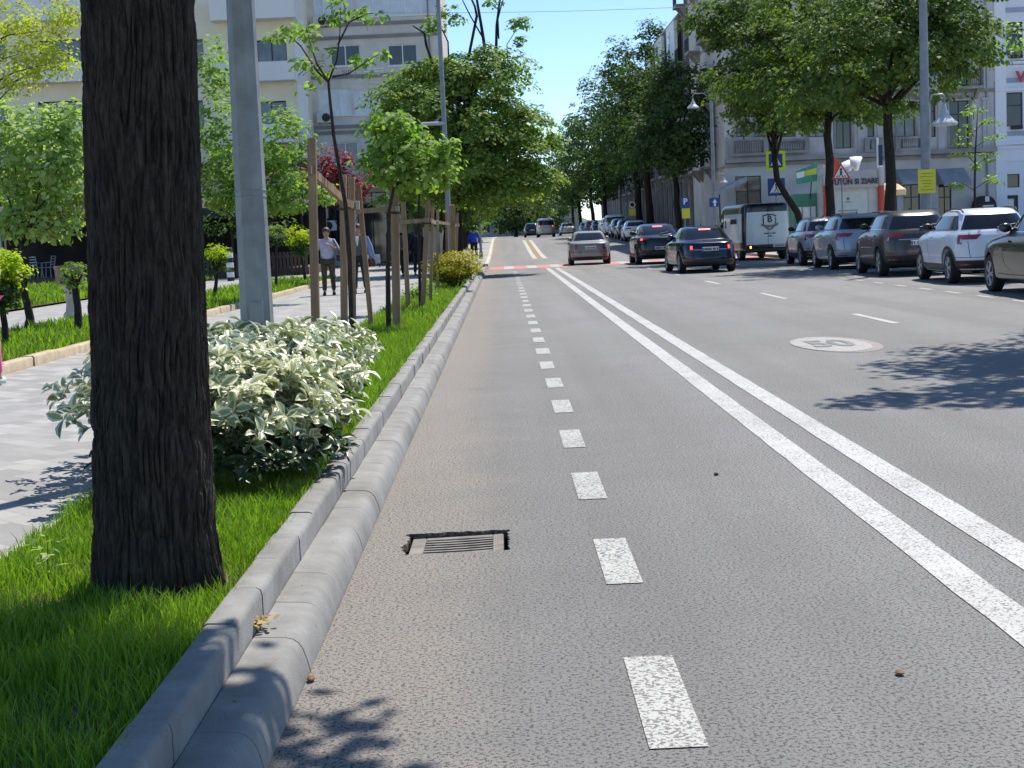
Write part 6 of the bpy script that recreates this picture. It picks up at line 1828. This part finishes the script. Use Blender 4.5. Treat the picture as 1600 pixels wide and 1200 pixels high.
def car(label, kind, pnt, pos, rz=0, group=None, lit=False, clad=False, detail=True, lamp='corner', rails=False, chrome=False, scale=1.0, plate=True, taillit=None, cat='car'):
    me, s, K = car_meshes(kind)
    t = thing('parked_car' if group and 'parked' in group else 'car', label, cat, pos, rz, group)
    if scale != 1: t.scale = (scale,) * 3
    m2 = me.copy(); m2.materials[0] = pnt
    o = bpy.data.objects.new('body', m2); COL.objects.link(o); o.parent = t
    z0, z1 = K['zg']; H = K['H']
    # glazing
    mb = MB(); s.rear(mb, z0 + .01, z1 + .005, -.84, .84, -.80, .80, .005, nu=16); mb.build('rear_window', GLASS, t, smooth=60)
    mb = MB(); s.front(mb, z0, z1, -.92, .92, -.9, .9, .005, nu=16); mb.build('windscreen', GLASS, t, smooth=60)
    for sd in (-1, 1):
        yr0, yf0, _ = s.par(z0); yr1, yf1, _ = s.par(z1)
        mid = (K['axle'][0] + K['axle'][1]) / 2 - .08
        segs = [(yf0 - .28, mid + .03, yf1 - .18, mid + .03), (mid - .04, yr0 + (.36 if kind != 'sedan' else .40), mid - .04, yr1 + (.34 if kind == 'suv' else .40))]
        if kind == 'mpv': segs = [(yf0 - .28, mid + .03, yf1 - .18, mid + .03), (mid - .04, 1.25, mid - .04, 1.25), (1.18, .25, 1.18, .3)]
        for (a0, b0, a1, b1) in segs:
            mb = MB(); s.side(mb, sd, z0 + .02, z1, a0, b0, a1, b1, .005); mb.build('side_window', GLASS, t, smooth=60)
        mb = MB(); zz = z0 + .05; p = s.S(zz, s.sy(s.frac(yf0 - .42, zz), zz, sd))
        mb.ell((p.x + sd * .13, p.y, p.z + .03), (.115, .07, .08), 12, 8); mb.tube([(p.x - sd * .03, p.y, p.z - .03), (p.x + sd * .1, p.y, p.z)], .02, 5)
        mb.build('side_mirror', BLACKPL if clad else pnt, t, smooth=60)
        if detail:
            mb = MB()
            for y in (mid, K['axle'][1] - .42):
                s.side(mb, sd, .40, z0 - .03, y - .006, y + .006, y - .006, y + .006, .002, nu=1, nv=8, rim=False)
            s.side(mb, sd, .335, .35, K['axle'][0] + .55, K['axle'][1] - .55, K['axle'][0] + .55, K['axle'][1] - .55, .002, nu=6, nv=1, rim=False)
            mb.build('door_seam', BLACKPL, t)
            mb = MB()
            for y in (mid + .22, K['axle'][0] + .42):
                zz = z0 - .15; s.side(mb, sd, zz - .016, zz + .016, y - .09, y + .09, y - .09, y + .09, .028, nu=4, nv=2)
            mb.build('door_handle', pnt, t, smooth=60)
        # tail lamps
        a, b = K['zl']
        mb = MB()
        if kind == 'sedan':
            ph0 = s.rx(.60 * sd, a) ; e = s.sy(s.frac(s.par(a)[0] + .10, a), a, sd)
        elif kind == 'mpv':
            ph0 = s.rx(.80 * sd, a); e = s.sy(s.frac(s.par(a)[0] + .10, a), a, sd)
        else:
            ph0 = s.rx((.52 if kind == 'suv' else .58) * sd, a); e = s.sy(s.frac(s.par(a)[0] + .30, a), a, sd)
        if sd < 0:
            ph0 = ph0 if ph0 > -PI else ph0
            e = e - 2 * PI if e > PI / 2 else e
        if kind in ('suv', 'coupe'):
            phm = s.rx((.80 if kind == 'suv' else .74) * sd, a)
            s.patch(mb, a, b, (phm, e), (s.rx(.84 * sd, b), e), .012, nu=10, nv=4)
            s.patch(mb, b - (b - a) * .5, b, (ph0, s.rx(.80 * sd, b)), (s.rx(.40 * sd, b), s.rx(.84 * sd, b)), .012, nu=8, nv=2)
            ph0 = phm
        else:
            s.patch(mb, a, b, (ph0, e), (ph0, e), .012, nu=12, nv=4)
        tl = mb.build('tail_light', REDL, t, smooth=60)
        if lit or taillit:
            mb = MB(); s.patch(mb, a + (b - a) * .3, a + (b - a) * .8, (ph0 + (e - ph0) * .12, ph0 + (e - ph0) * .66), (ph0 + (e - ph0) * .12, ph0 + (e - ph0) * .66), .017, nu=8, nv=2)
            mb.build('lit_lamp', taillit or REDON, tl, smooth=60)
        elif detail:
            mb = MB(); s.patch(mb, a + (b - a) * .15, a + (b - a) * .55, (ph0 + (e - ph0) * .04, ph0 + (e - ph0) * .30), (ph0 + (e - ph0) * .04, ph0 + (e - ph0) * .30), .017, nu=5, nv=2)
            mb.build('reversing_lamp', CLEAR if kind != 'sedan' else REDL, tl, smooth=60)
        # head lamp
        mb = MB(); zf = .66 if kind == 'sedan' else .78
        s.patch(mb, zf, zf + .13, (s.fx(.55 * sd, zf), s.sy(s.frac(s.par(zf)[1] - .28, zf), zf, sd) if sd > 0 else s.sy(s.frac(s.par(zf)[1] - .28, zf), zf, sd)), (s.fx(.58 * sd, zf), s.sy(s.frac(s.par(zf)[1] - .32, zf), zf, sd)), .01, nu=8, nv=3)
        mb.build('headlight', CLEAR, t, smooth=60)
        if clad:
            mb = MB(); zb = .28
            s.side(mb, sd, zb, .42, K['axle'][0] + .42, K['axle'][1] - .42, K['axle'][0] + .42, K['axle'][1] - .42, .010, nu=10, nv=3)
            for y in K['axle']:
                n = 18; r0, r1 = K['r'] + .05, K['r'] + .115
                vs = []
                for k in range(n + 1):
                    th = PI * k / n * 1.08 - .08 * PI / 2
                    for r in (r0, r1):
                        yy, zz = y + r * math.cos(th), K['r'] + r * math.sin(th); zz = max(zz, .26)
                        x = abs(s.S(zz, s.sy(s.frac(yy, zz), zz, 1)).x)
                        vs.append((sd * (x + .014), yy, zz))
                mb.add(vs, [(2 * k, 2 * k + 1, 2 * k + 3, 2 * k + 2) for k in range(n)])
            mb.build('wheel_arch_trim', BLACKPL, t, smooth=60)
        if rails:
            mb = MB(); zz = H - .045
            mb.tube([(sd * .56, .75, zz - .03), (sd * .575, .9, zz + .035), (sd * .58, 1.6, zz + .055), (sd * .57, 2.2, zz + .03), (sd * .555, 2.35, zz - .03)], .016, 6); mb.build('roof_rail', CHROME if chrome else BLACKPL, t, smooth=50)
    if detail and kind != 'sedan':
        mb = MB(); p = s.S(z0 + .03, -PI / 2); q = s.S(z0 + .10, -PI / 2)
        mb.tube([(0, p.y - .02, z0 + .03), (.10, p.y - .01, z0 + .05), (.40, q.y - .004, z0 + .10)], [.014, .01, .007], 6); mb.build('rear_wiper', BLACKPL, t, smooth=50)
    if detail:
        for sd in (-1, 1):
            mb = MB(); s.side(mb, sd, z0 - .005, z0 + .014, s.par(z0)[0] + .40, s.par(z0)[1] - .32, s.par(z0)[0] + .40, s.par(z0)[1] - .32, .008, nu=14, nv=1, rim=False)
            mb.build('window_trim', CHROME if chrome or kind == 'sedan' else BLACKPL, t, smooth=50)
            mb = MB(); s.rear(mb, .40, .425, sd * .62, sd * .84, sd * .62, sd * .84, .014, nu=4, nv=1); mb.build('reflector', REDL, t, smooth=50)
    # rear bumper, plate, badge, third brake lamp
    mb = MB(); s.rear(mb, .255 if kind == 'sedan' else .27, .37 if not clad else .50, -.9, .9, -.9, .9, .010, nu=14, nv=3); mb.build('bumper_trim', BLACKPL, t, smooth=60)
    if detail:
        mb = MB()
        s.rear(mb, .555, .567, -.93, .93, off=.002, nu=18, nv=1, rim=False)
        for f in (-.66, .66): s.rear(mb, .567, .95 if kind == 'sedan' else 1.05, f - .006, f + .006, off=.002, nu=1, nv=6, rim=False)
        mb.build('tailgate_seam', BLACKPL, t)
    if plate:
        zp = K['zp']; p = s.S(zp, -PI / 2)
        mb = MB(); mb.bbox(-.26, .26, p.y - .03, p.y - .012, zp - .06, zp + .06, .006); pl = mb.build('licence_plate', PLATE, t)
        mb = MB(); mb.box(-.255, -.22, p.y - .033, p.y - .0305, zp - .05, zp + .05); mb.build('plate_strip', PLATEBLUE, pl)
        mb = MB(); rr = random.Random(hash(label) % 99 if False else len(label))
        x = -.19
        while x < .22:
            wd = rr.choice([.025, .035, .04]); mb.box(x, x + wd, p.y - .033, p.y - .0305, zp - .035, zp + .035); x += wd + rr.choice([.012, .014, .05])
        mb.build('plate_print', SIGNBK, pl)
    if chrome:
        zp = K['zl'][0] + .03; mb = MB(); s.rear(mb, zp, zp + .022, -.58, .58, off=.012, nu=12, nv=1); mb.build('chrome_strip', CHROME, t, smooth=60)
    if lit:
        mb = MB(); s.rear(mb, z1 - .035, z1 - .005, -.28, .28, off=.014, nu=8, nv=1); mb.build('brake_light', emis("brake_red_lit", (1, .10, .10), 1.6), t)
    mb = MB(); yy = s.T[-1, 1] + .12; mb.tube([(0, yy, H - .01), (0, yy - .03, H + .03), (0, yy - .10, H + .06)], [.022, .016, .006], 6); mb.build('roof_antenna', BLACKPL, t, smooth=60)
    mb = MB(); mb.box(-.62, .62, .7, 3.6, .19, .21); mb.tube([(.45, .12, .25), (.45, .03, .255)], .035, 8); mb.build('underbody', DARKARCH, t)
    wheels(t, K)
    return t
GP = 'cars parked along the right kerb'
def cpos(px, Y, dz=0): 
    p = at(px, 380, Y); return Vector((p.x, Y, zr(Y) + .0))
# moving cars
car('beige grey saloon car with unlit tail lights driving beside the double line', 'sedan', paint("paint_beige", (.25, .245, .225), .2), (3.72, 63.8, 0), R(-1.5))
car('black coupe shaped car with lit brake lights, left of the navy car', 'coupe', paint("paint_black", (.006, .006, .007), .1, .2), (6.35, 60.0, 0), R(0), lit=True, clad=True, scale=1.05)
t = car('dark navy saloon car with lit brake lights and a chrome strip across its tail', 'sedan', paint("paint_navy", (.008, .012, .035), .2, .2), (6.45, 46.3, 0), R(2), lit=True, chrome=True)
car('pale silver van driving away near the top of the rise', 'mpv', paint("paint_silver", (.48, .46, .42), .3), (4.3, 146, zr(146)), 0, detail=False, taillit=REDON)
car('pale silver saloon car far ahead right of the silver van', 'sedan', MATS["paint_silver"], (7.4, 168, zr(168)), 0, detail=False)
car('small dark car half hidden ahead of the silver van', 'suv', MATS["paint_black"], (3.35, 166, zr(166)), 0, detail=False)
# parked row
car('dark bronze saloon car cut off by the right edge, nearest of the parked row', 'sedan', paint("paint_bronze", (.045, .042, .036), .5, .25), (9.83, 24.0, 0), R(-3), GP, scale=1.06)
t = car('white parked car with black wheel arches and grey glass, second from the right edge', 'suv', paint("paint_white", (.66, .69, .74), .05), (10.35, 31.0, 0), R(-3), GP, clad=True, rails=True)
car('brown grey parked car with roof rails, between the white and silver ones', 'suv', paint("paint_brown", (.07, .065, .062), .5), (10.3, 36.6, 0), R(-3), GP, clad=True, rails=True, chrome=True, scale=1.03)
car('light silver parked car with tall red tail lights, in front of the warning sign', 'suv', paint("paint_bluesilver", (.34, .37, .42), .4), (10.55, 43.2, 0), R(-2), GP, rails=True, scale=1.03)
car('light silver parked car right behind the delivery van', 'suv', MATS["paint_bluesilver"], (10.7, 48.6, 0), R(-2), GP, rails=False, clad=True, scale=1.0)
far = [(92, 'sedan', "paint_black", 'black parked car hidden between the black and the navy car'), (110, 'suv', "paint_white", 'white hatchback parked left of the moving black car, first of the far row'), (116.5, 'suv', "paint_navy", 'dark blue parked car second in the far row'),
       (123, 'suv', "paint_bluesilver", 'silver parked car third in the far row'), (130, 'mpv', "paint_white", 'tall white roofed parked van in the far row'), (137, 'suv', "paint_white", 'white parked car just past the tall white van'), (150, 'sedan', "paint_navy", 'dark blue parked car far away above the beige saloon roof'), (162, 'suv', "paint_brown", 'brown parked car near the end of the far row'), (174, 'sedan', "paint_bluesilver", 'silver parked car at the far end of the row')]
for Y, k, pn, lab in far:
    car(lab, k, MATS[pn], (10.2 if Y < 100 else 9.9, Y, zr(Y)), 0, GP, detail=False)

# delivery van
def van():
    L = [(.34, .10, 5.0, .93), (.42, .02, 5.25, .975), (.7, 0, 5.4, .99), (.95, .0, 5.3, .995), (1.1, .0, 5.0, .995), (1.2, .0, 4.75, .99), (1.5, .01, 4.5, .985), (1.8, .02, 4.28, .975), (2.05, .03, 4.05, .955), (2.16, .05, 3.85, .93), (2.23, .12, 3.6, .88), (2.25, .4, 3.2, .7)]
    s = Shape(L, 9, 9, 1.0, 4)
    t = thing('delivery_van', 'black and white delivery van with a crest on its rear doors, parked at the kerb', 'van', (10.5, 59.0, 0), R(5), GP)
    blk = paint("paint_van_black", (.008, .009, .012), .1, .25)
    b = s.body(96).build('body', blk, t, smooth=35)
    wp = paint("paint_van_white", (.62, .66, .68), .0)
    for sd in (-1, 1):
        mb = MB(); x0, x1 = (.006, .86); s.rear(mb, .62, 1.90, sd * x0, sd * x1, sd * x0, sd * (x1 - .02), .008, nu=8, nv=8); d = mb.build('rear_door', wp, t, smooth=50)
        mb = MB(); s.side(mb, sd, .72, 1.86, .35, 3.15, .35, 3.15, .008, nu=10, nv=6); mb.build('side_panel', wp, t, smooth=50)
        mb = MB(); s.side(mb, sd, 1.25, 1.85, 3.35, 4.2, 3.35, 3.95, .01); mb.build('side_window', GLASS, t, smooth=50)
        mb = MB(); s.side(mb, sd, 1.3, 1.72, 2.75, 3.02, 2.85, 3.02, .014, nu=4, nv=4); mb.build('small_window', GLASS, t, smooth=50)
        mb = MB(); mb.box(sd * .72 - .045, sd * .72 + .045, -.035, .01, .46, .60); tl = mb.build('tail_light', REDL, t)
        if sd < 0:
            mb = MB(); mb.box(sd * .72 - .03, sd * .72 + .03, -.042, -.0355, .48, .57); mb.build('lit_lamp', AMBON, tl)
        mb = MB(); mb.ell((sd * 1.12, 4.1, 1.35), (.1, .07, .16), 10, 7); mb.tube([(sd * .97, 4.15, 1.25), (sd * 1.1, 4.1, 1.3)], .025, 5); mb.build('side_mirror', BLACKPL, t, smooth=60)
    mb = MB(); s.front(mb, 1.2, 2.0, -.9, .9, -.9, .9, .006, nu=12); mb.build('windscreen', GLASS, t, smooth=50)
    mb = MB(); mb.box(-.95, .95, -.07, .05, .36, .47); mb.build('bumper', BLACKPL, t)
    mb = MB(); mb.bbox(-.26 + .45, .26 + .45, -.03, -.012, .50, .61, .005); p = mb.build('licence_plate', PLATE, t)
    mb = MB()
    for k in range(7): mb.box(.45 - .2 + k * .058, .45 - .165 + k * .058, -.033, -.0305, .53, .585)
    mb.build('plate_print', SIGNBK, p)
    # crest: outlined shield with the letter and a ribbon
    cx, cz, y = .07, 1.48, -.030
    sh = [(-.29, .27), (-.24, .20), (-.27, .10), (-.25, -.08), (-.16, -.22), (0, -.31), (.16, -.22), (.25, -.08), (.27, .10), (.24, .20), (.29, .27), (.14, .31), (0, .33), (-.14, .31)]
    mb = MB(); mb.prism([(cx + a, cz + b_) for a, b_ in sh], y, y + .012); cr = mb.build('crest', SIGNBK, t)
    mb = MB(); mb.prism([(cx + a * .86, cz + b_ * .86) for a, b_ in sh], y - .006, y - .001); ci = mb.build('crest_field', wp, cr)
    text_mesh('lettering', 'B', .36, SIGNBK, cr, (cx, y - .026, cz + .12), ext=.004, bold=.004)
    mb = MB()
    rb = [(-.36, -.03), (-.26, -.08), (-.1, -.10), (.1, -.10), (.26, -.06), (.36, .0), (.33, -.12), (.22, -.17), (.08, -.21), (-.08, -.21), (-.22, -.17), (-.33, -.12)]
    mb.prism([(cx + a, cz + b_) for a, b_ in rb], y - .020, y - .013); mb.build('ribbon', pm("ribbon_grey", (.10, .11, .13), (.3, .32, .34), 30, .6), cr)
    mb = MB()
    for (z, xs_) in ((cz - .43, [(-.24, -.13), (-.115, -.02), (.02, .05), (.10, .24)]), (cz - .54, [(-.07, .08)])):
        for a, b_ in xs_: mb.box(cx + a, cx + b_, y + .002, y + .010, z - .02, z + .02)
    mb.build('small_print', SIGNBK, cr)
    text_mesh('lettering', 'DRINKS', .26, SIGNBK, t, (-1.008, 1.55, 1.55), rot=(PI / 2, 0, -PI / 2), ext=.004, sx=1.1, bold=.012)
    mb = MB(); mb.box(-.8, .8, .3, 4.8, .30, .32); mb.build('underbody', DARKARCH, t)
    KW = dict(r=.34, tw=.23, axle=(1.0, 4.3)); wheels(t, KW)
    for w_ in t.children:
        if w_.name.startswith('wheel'): w_.location.x *= 1.08
van()

# ================================================================== PEOPLE
def skin(name, J, E, parent, mat, sub=2, root=0):
    """grow one continuous surface over a jointed skeleton: J = [(x,y,z,radius)], E = edges"""
    me = bpy.data.meshes.new(name); me.from_pydata([j[:3] for j in J], E, [])
    o = bpy.data.objects.new(name, me); COL.objects.link(o)
    md = o.modifiers.new('s', 'SKIN'); md.use_smooth_shade = True
    sv = me.skin_vertices[0].data
    for i, j in enumerate(J):
        r = j[3]; sv[i].radius = r if isinstance(r, tuple) else (r, r)
        sv[i].use_root = (i == root)
    o.modifiers.new('u', 'SUBSURF').levels = sub
    o.modifiers['u'].render_levels = sub
    dg = bpy.context.evaluated_depsgraph_get()
    m2 = bpy.data.meshes.new_from_object(o.evaluated_get(dg))
    bpy.data.objects.remove(o)
    m2.materials.clear(); m2.materials.append(mat)
    m2.polygons.foreach_set('use_smooth', [True] * len(m2.polygons))
    q = bpy.data.objects.new(name, m2); COL.objects.link(q); q.parent = parent
    return q
SKIN = pm("skin", (.40, .22, .15), (.46, .27, .19), 8, .6)
SHOE = pm("shoe_black", (.012, .012, .012), (.02, .02, .02), 8, .5)
def person(label, pos, rz, ht, top, legs, hair, armL=None, armR=None, stride=.18, sleeve=.5, girth=1.0, skirt=False, shoe=None, longhair=False, coat=0):
    """faces local -Y; armL / armR: elbow and wrist positions"""
    t = thing('person', label, 'person', pos, rz)
    k = ht / 1.72; t.scale = (k, k, k)
    st = stride
    J = [(0, 0, .96, (.15 * girth, .115 * girth)), (0, 0, 1.12, (.135 * girth, .105 * girth)), (0, 0, 1.30, (.155 * girth, .11 * girth)), (0, .01, 1.43, (.10, .085)), (0, .0, 1.50, .054), (0, -.01, 1.545, .062), (0, -.015, 1.60, (.078, .094)), (0, -.012, 1.665, (.076, .092)), (0, -.01, 1.71, (.045, .055))]
    E = [(i, i + 1) for i in range(8)]
    def chain(start, pts):
        p = start
        for q in pts:
            J.append(q); E.append((p, len(J) - 1)); p = len(J) - 1
        return p
    aL = armL or ((-.27, .03, 1.14), (-.29, -.05, .90)); aR = armR or ((.27, .03, 1.14), (.29, -.05, .90))
    for sgn, arm in ((-1, aL), (1, aR)):
        e, w_ = Vector(arm[0]), Vector(arm[1])
        d = (w_ - e).normalized(); h = w_ + d * .085
        p = chain(3, [(sgn * .165, .01, 1.415, .062), (*((Vector((sgn * .185, .01, 1.40)) + e) / 2), .05), (*e, .043), (*((e + w_) / 2), .037), (*w_, .027), (*(w_ + d * .05), (.034, .02))])
        side = Vector((0, 1, 0)) if abs(d.y) < .7 else Vector((1, 0, 0))
        side = (side - side.dot(d) * d).normalized()
        nn = d.cross(side)
        for f, (o_, ln) in enumerate(((-.024, .062), (-.008, .074), (.008, .07), (.023, .055))):
            a = w_ + d * .09 + side * o_; b = a + d * ln * .55 + nn * .006; c = a + d * ln + nn * .022
            chain(p, [(*a, .0095), (*b, .0085), (*c, .007)])
        a = w_ + d * .045 + side * -.038; chain(p, [(*a, .011), (*(a + d * .04 - side * .012), .009)])
    for sgn, f in ((-1, 1), (1, -1)):
        chain(0, [(sgn * .095, 0, .90, .088), (sgn * .10, -f * st * .35 - .01, .68, .078), (sgn * .105, -f * st * .55 - .015, .49, .058), (sgn * .11, -f * st * .85 + .01, .30, .055), (sgn * .115, -f * st + .02, .10, .04), (sgn * .12, -f * st - .04, .045, .04), (sgn * .125, -f * st - .15, .03, (.04, .025))])
    # nose, ears
    chain(6, [(0, -.112, 1.60, .014), (0, -.128, 1.588, .010)])
    for sgn in (-1, 1): chain(6, [(sgn * .082, .005, 1.605, .016)])
    skin('body', J, E, t, SKIN)
    # shirt
    g = girth
    J2 = [(0, 0, .86 - coat * .35, (.175 * g + coat * .05, .14 * g + coat * .05)), (0, 0, 1.12, (.158 * g, .128 * g)), (0, 0, 1.30, (.172 * g, .128 * g)), (0, .01, 1.42, (.115, .098)), (0, .003, 1.475, .066)]
    E2 = [(0, 1), (1, 2), (2, 3), (3, 4)]
    for sgn, arm in ((-1, aL), (1, aR)):
        e, w_ = Vector(arm[0]), Vector(arm[1]); sh = Vector((sgn * .17, .01, 1.41))
        J2.append((*sh, .076)); E2.append((3, len(J2) - 1))
        J2.append((*(sh.lerp(e, min(1, sleeve * 2) * .6)), .066)); E2.append((len(J2) - 2, len(J2) - 1))
        if sleeve >= .5:
            J2.append((*e, .060)); E2.append((len(J2) - 2, len(J2) - 1))
        if sleeve >= 1:
            J2.append((*e.lerp(w_, .92), .046)); E2.append((len(J2) - 2, len(J2) - 1))
    skin('top', J2, E2, t, top, 2)
    J3 = [(0, 0, .98, (.15 * g, .125 * g))]; E3 = []
    for sgn, f in ((-1, 1), (1, -1)):
        p = 0
        for q in [(sgn * .092, 0, .89, .102 * g), (sgn * .10, -f * st * .35 - .01, .68, .092), (sgn * .105, -f * st * .55 - .012, .49, .074), (sgn * .11, -f * st * .85 + .012, .30, .068), (sgn * .115, -f * st + .02, .11, .062)]:
            J3.append(q); E3.append((p, len(J3) - 1)); p = len(J3) - 1
    skin('trousers', J3, E3, t, legs, 2)
    for sgn, f in ((-1, 1), (1, -1)):
        mb = MB(); mb.ell((sgn * .12, -f * st - .06, .042), (.048, .135, .045), 12, 7); mb.box(sgn * .12 - .04, sgn * .12 + .04, -f * st - .17, -f * st + .05, .0, .018); mb.build('shoe', shoe or SHOE, t, smooth=60)
    mb = MB(); mb.ell((0, .012, 1.668), (.104, .122, .115), 18, 11)
    mb.v = [v for v in mb.v]
    # keep the face free
    keep = [f for f in mb.f if not all(mb.v[i][1] < -.04 and mb.v[i][2] < 1.69 for i in f)]
    mb.f = keep; mb.m = [0] * len(keep)
    if longhair: mb.ell((0, .05, 1.53), (.085, .06, .11), 12, 8)
    mb.build('hair', hair, t, smooth=70)
    mb = MB()
    for sgn in (-1, 1): mb.ell((sgn * .031, -.098, 1.613), (.013, .008, .007), 8, 6)
    mb.ell((0, -.104, 1.553), (.024, .008, .006), 8, 6)
    mb.build('face_features', pm("feature_dark", (.05, .02, .018), (.09, .03, .03), 9, .6), t, smooth=60)
    return t
def cloth(name, c): return pm(name, c, tuple(min(1, x * 1.3) for x in c), 9, .85, bump=.25, bscale=25)
HB = pm("hair_brown", (.05, .018, .012), (.09, .035, .02), 30, .6); HD = pm("hair_dark", (.012, .009, .008), (.03, .022, .02), 30, .6); HG = pm("hair_grey", (.2, .19, .18), (.3, .29, .28), 30, .6)
p = gp(515, 461, .14)
t = person('woman in a lilac shirt and olive trousers walking with a black shoulder bag', p, R(4), 1.66, cloth("shirt_lilac", (.40, .38, .48)), cloth("trousers_olive", (.05, .05, .03)), HB, armR=((.30, .02, 1.16), (.10, -.20, 1.30)), armL=((-.29, .03, 1.14), (-.27, -.06, .92)), sleeve=.5, girth=1.18, stride=.12)
mb = MB(); mb.bbox(.24, .42, -.17, .10, .86, 1.06, .04); bag = mb.build('shoulder_bag', BLACKPL, None, smooth=60); bag.parent = None
bag.matrix_world = t.matrix_basis; tag(bag, 'black handbag hanging at the hip of the woman in lilac', 'handbag')
mb = MB(); mb.tube([(.33, -.05, 1.05), (.26, -.13, 1.25), (.17, -.05, 1.47), (.2, .12, 1.35), (.33, .02, 1.05)], .012, 6); mb.build('strap', BLACKPL, bag)
p = gp(561, 459, .14); p.y += .5
t = person('man in a grey waistcoat and white shirt with a blue jacket, behind the stakes', p, R(-4), 1.72, cloth("waistcoat_grey", (.09, .085, .08)), cloth("trousers_charcoal", (.02, .022, .025)), HB, armR=((.30, .04, 1.14), (.32, -.04, .90)), sleeve=.4, stride=.14)
mb = MB(); mb.prism([(-.05, 1.46), (.05, 1.46), (.02, 1.24), (-.0, 1.2), (-.02, 1.24)], -.15, -.135); mb.build('shirt_front', cloth("shirt_white", (.6, .62, .66)), t)
mb = MB(); mb.tube([(.20, -.02, 1.42), (.29, 0, 1.2), (.33, -.01, .98), (.35, 0, .8)], [.08, .078, .085, .05], 8); mb.build('jacket', cloth("jacket_blue", (.16, .24, .40)), t, smooth=60)
mb = MB(); mb.bbox(.24, .42, -.1, .14, .66, .88, .03); bag = mb.build('shoulder_bag', cloth("bag_brown", (.05, .03, .025)), None, smooth=60); bag.matrix_world = t.matrix_basis; tag(bag, 'dark brown bag carried by the man in the waistcoat', 'bag')
mb = MB(); mb.tube([(.3, -.06, .87), (.32, -.05, .98), (.34, .08, .87)], .012, 5); mb.build('handle', BLACKPL, bag)
p = at(625, 436, 53); p.z = .14
person('person in grey top and black trousers walking away, behind the wooden posts', p, R(180), 1.70, cloth("top_grey", (.07, .07, .075)), cloth("trousers_black", (.012, .012, .013)), HG, sleeve=1, stride=.1)
p = at(655, 436, 53.5); p.z = .14
person('person in a long dark coat walking away right of the grey one', p, R(172), 1.68, cloth("coat_black", (.012, .012, .014)), cloth("trousers_black", (.012, .012, .013)), HD, sleeve=1, girth=1.1, coat=.6, longhair=True, stride=.08)
mb = MB(); mb.bbox(-.42, -.26, -.1, .1, .45, .8, .04); bag = mb.build('shopping_bag', cloth("bag_pale", (.3, .33, .36)), None, smooth=60); bag.matrix_world = [o for o in COL.objects if o.name.startswith('person')][-1].matrix_basis
bag.location = p + Vector((.62, .0, 0)); tag(bag, 'pale carrier bag beside the person in the dark coat', 'bag')
bag.location = p
mb = MB(); mb.tube([(-.34, -.05, .78), (-.32, 0, .92), (-.34, .05, .78)], .01, 5); mb.build('handle', BLACKPL, bag)
p = at(741, 395, 79); p.z = zr(82) + .136
person('pedestrian in a bright blue jacket beyond the yellow shrub', p, R(180), 1.75, cloth("jacket_bright_blue", (.02, .06, .42)), cloth("trousers_black", (.012, .012, .013)), HD, sleeve=1, stride=.14, girth=1.1)
p = gp(-23, 604, .14)
person('person in pink clothes, a sliver of them showing at the left edge', p, R(180), 1.66, cloth("top_white_pink", (.55, .45, .5)), cloth("trousers_pink", (.62, .10, .28)), HB, sleeve=.5, stride=.10, girth=1.2, armL=((-.21, -.02, 1.16), (-.10, -.22, 1.10)), armR=((.21, -.02, 1.16), (.10, -.22, 1.10)), shoe=pm("shoe_pale", (.4, .5, .45), (.5, .6, .55), 6, .6))
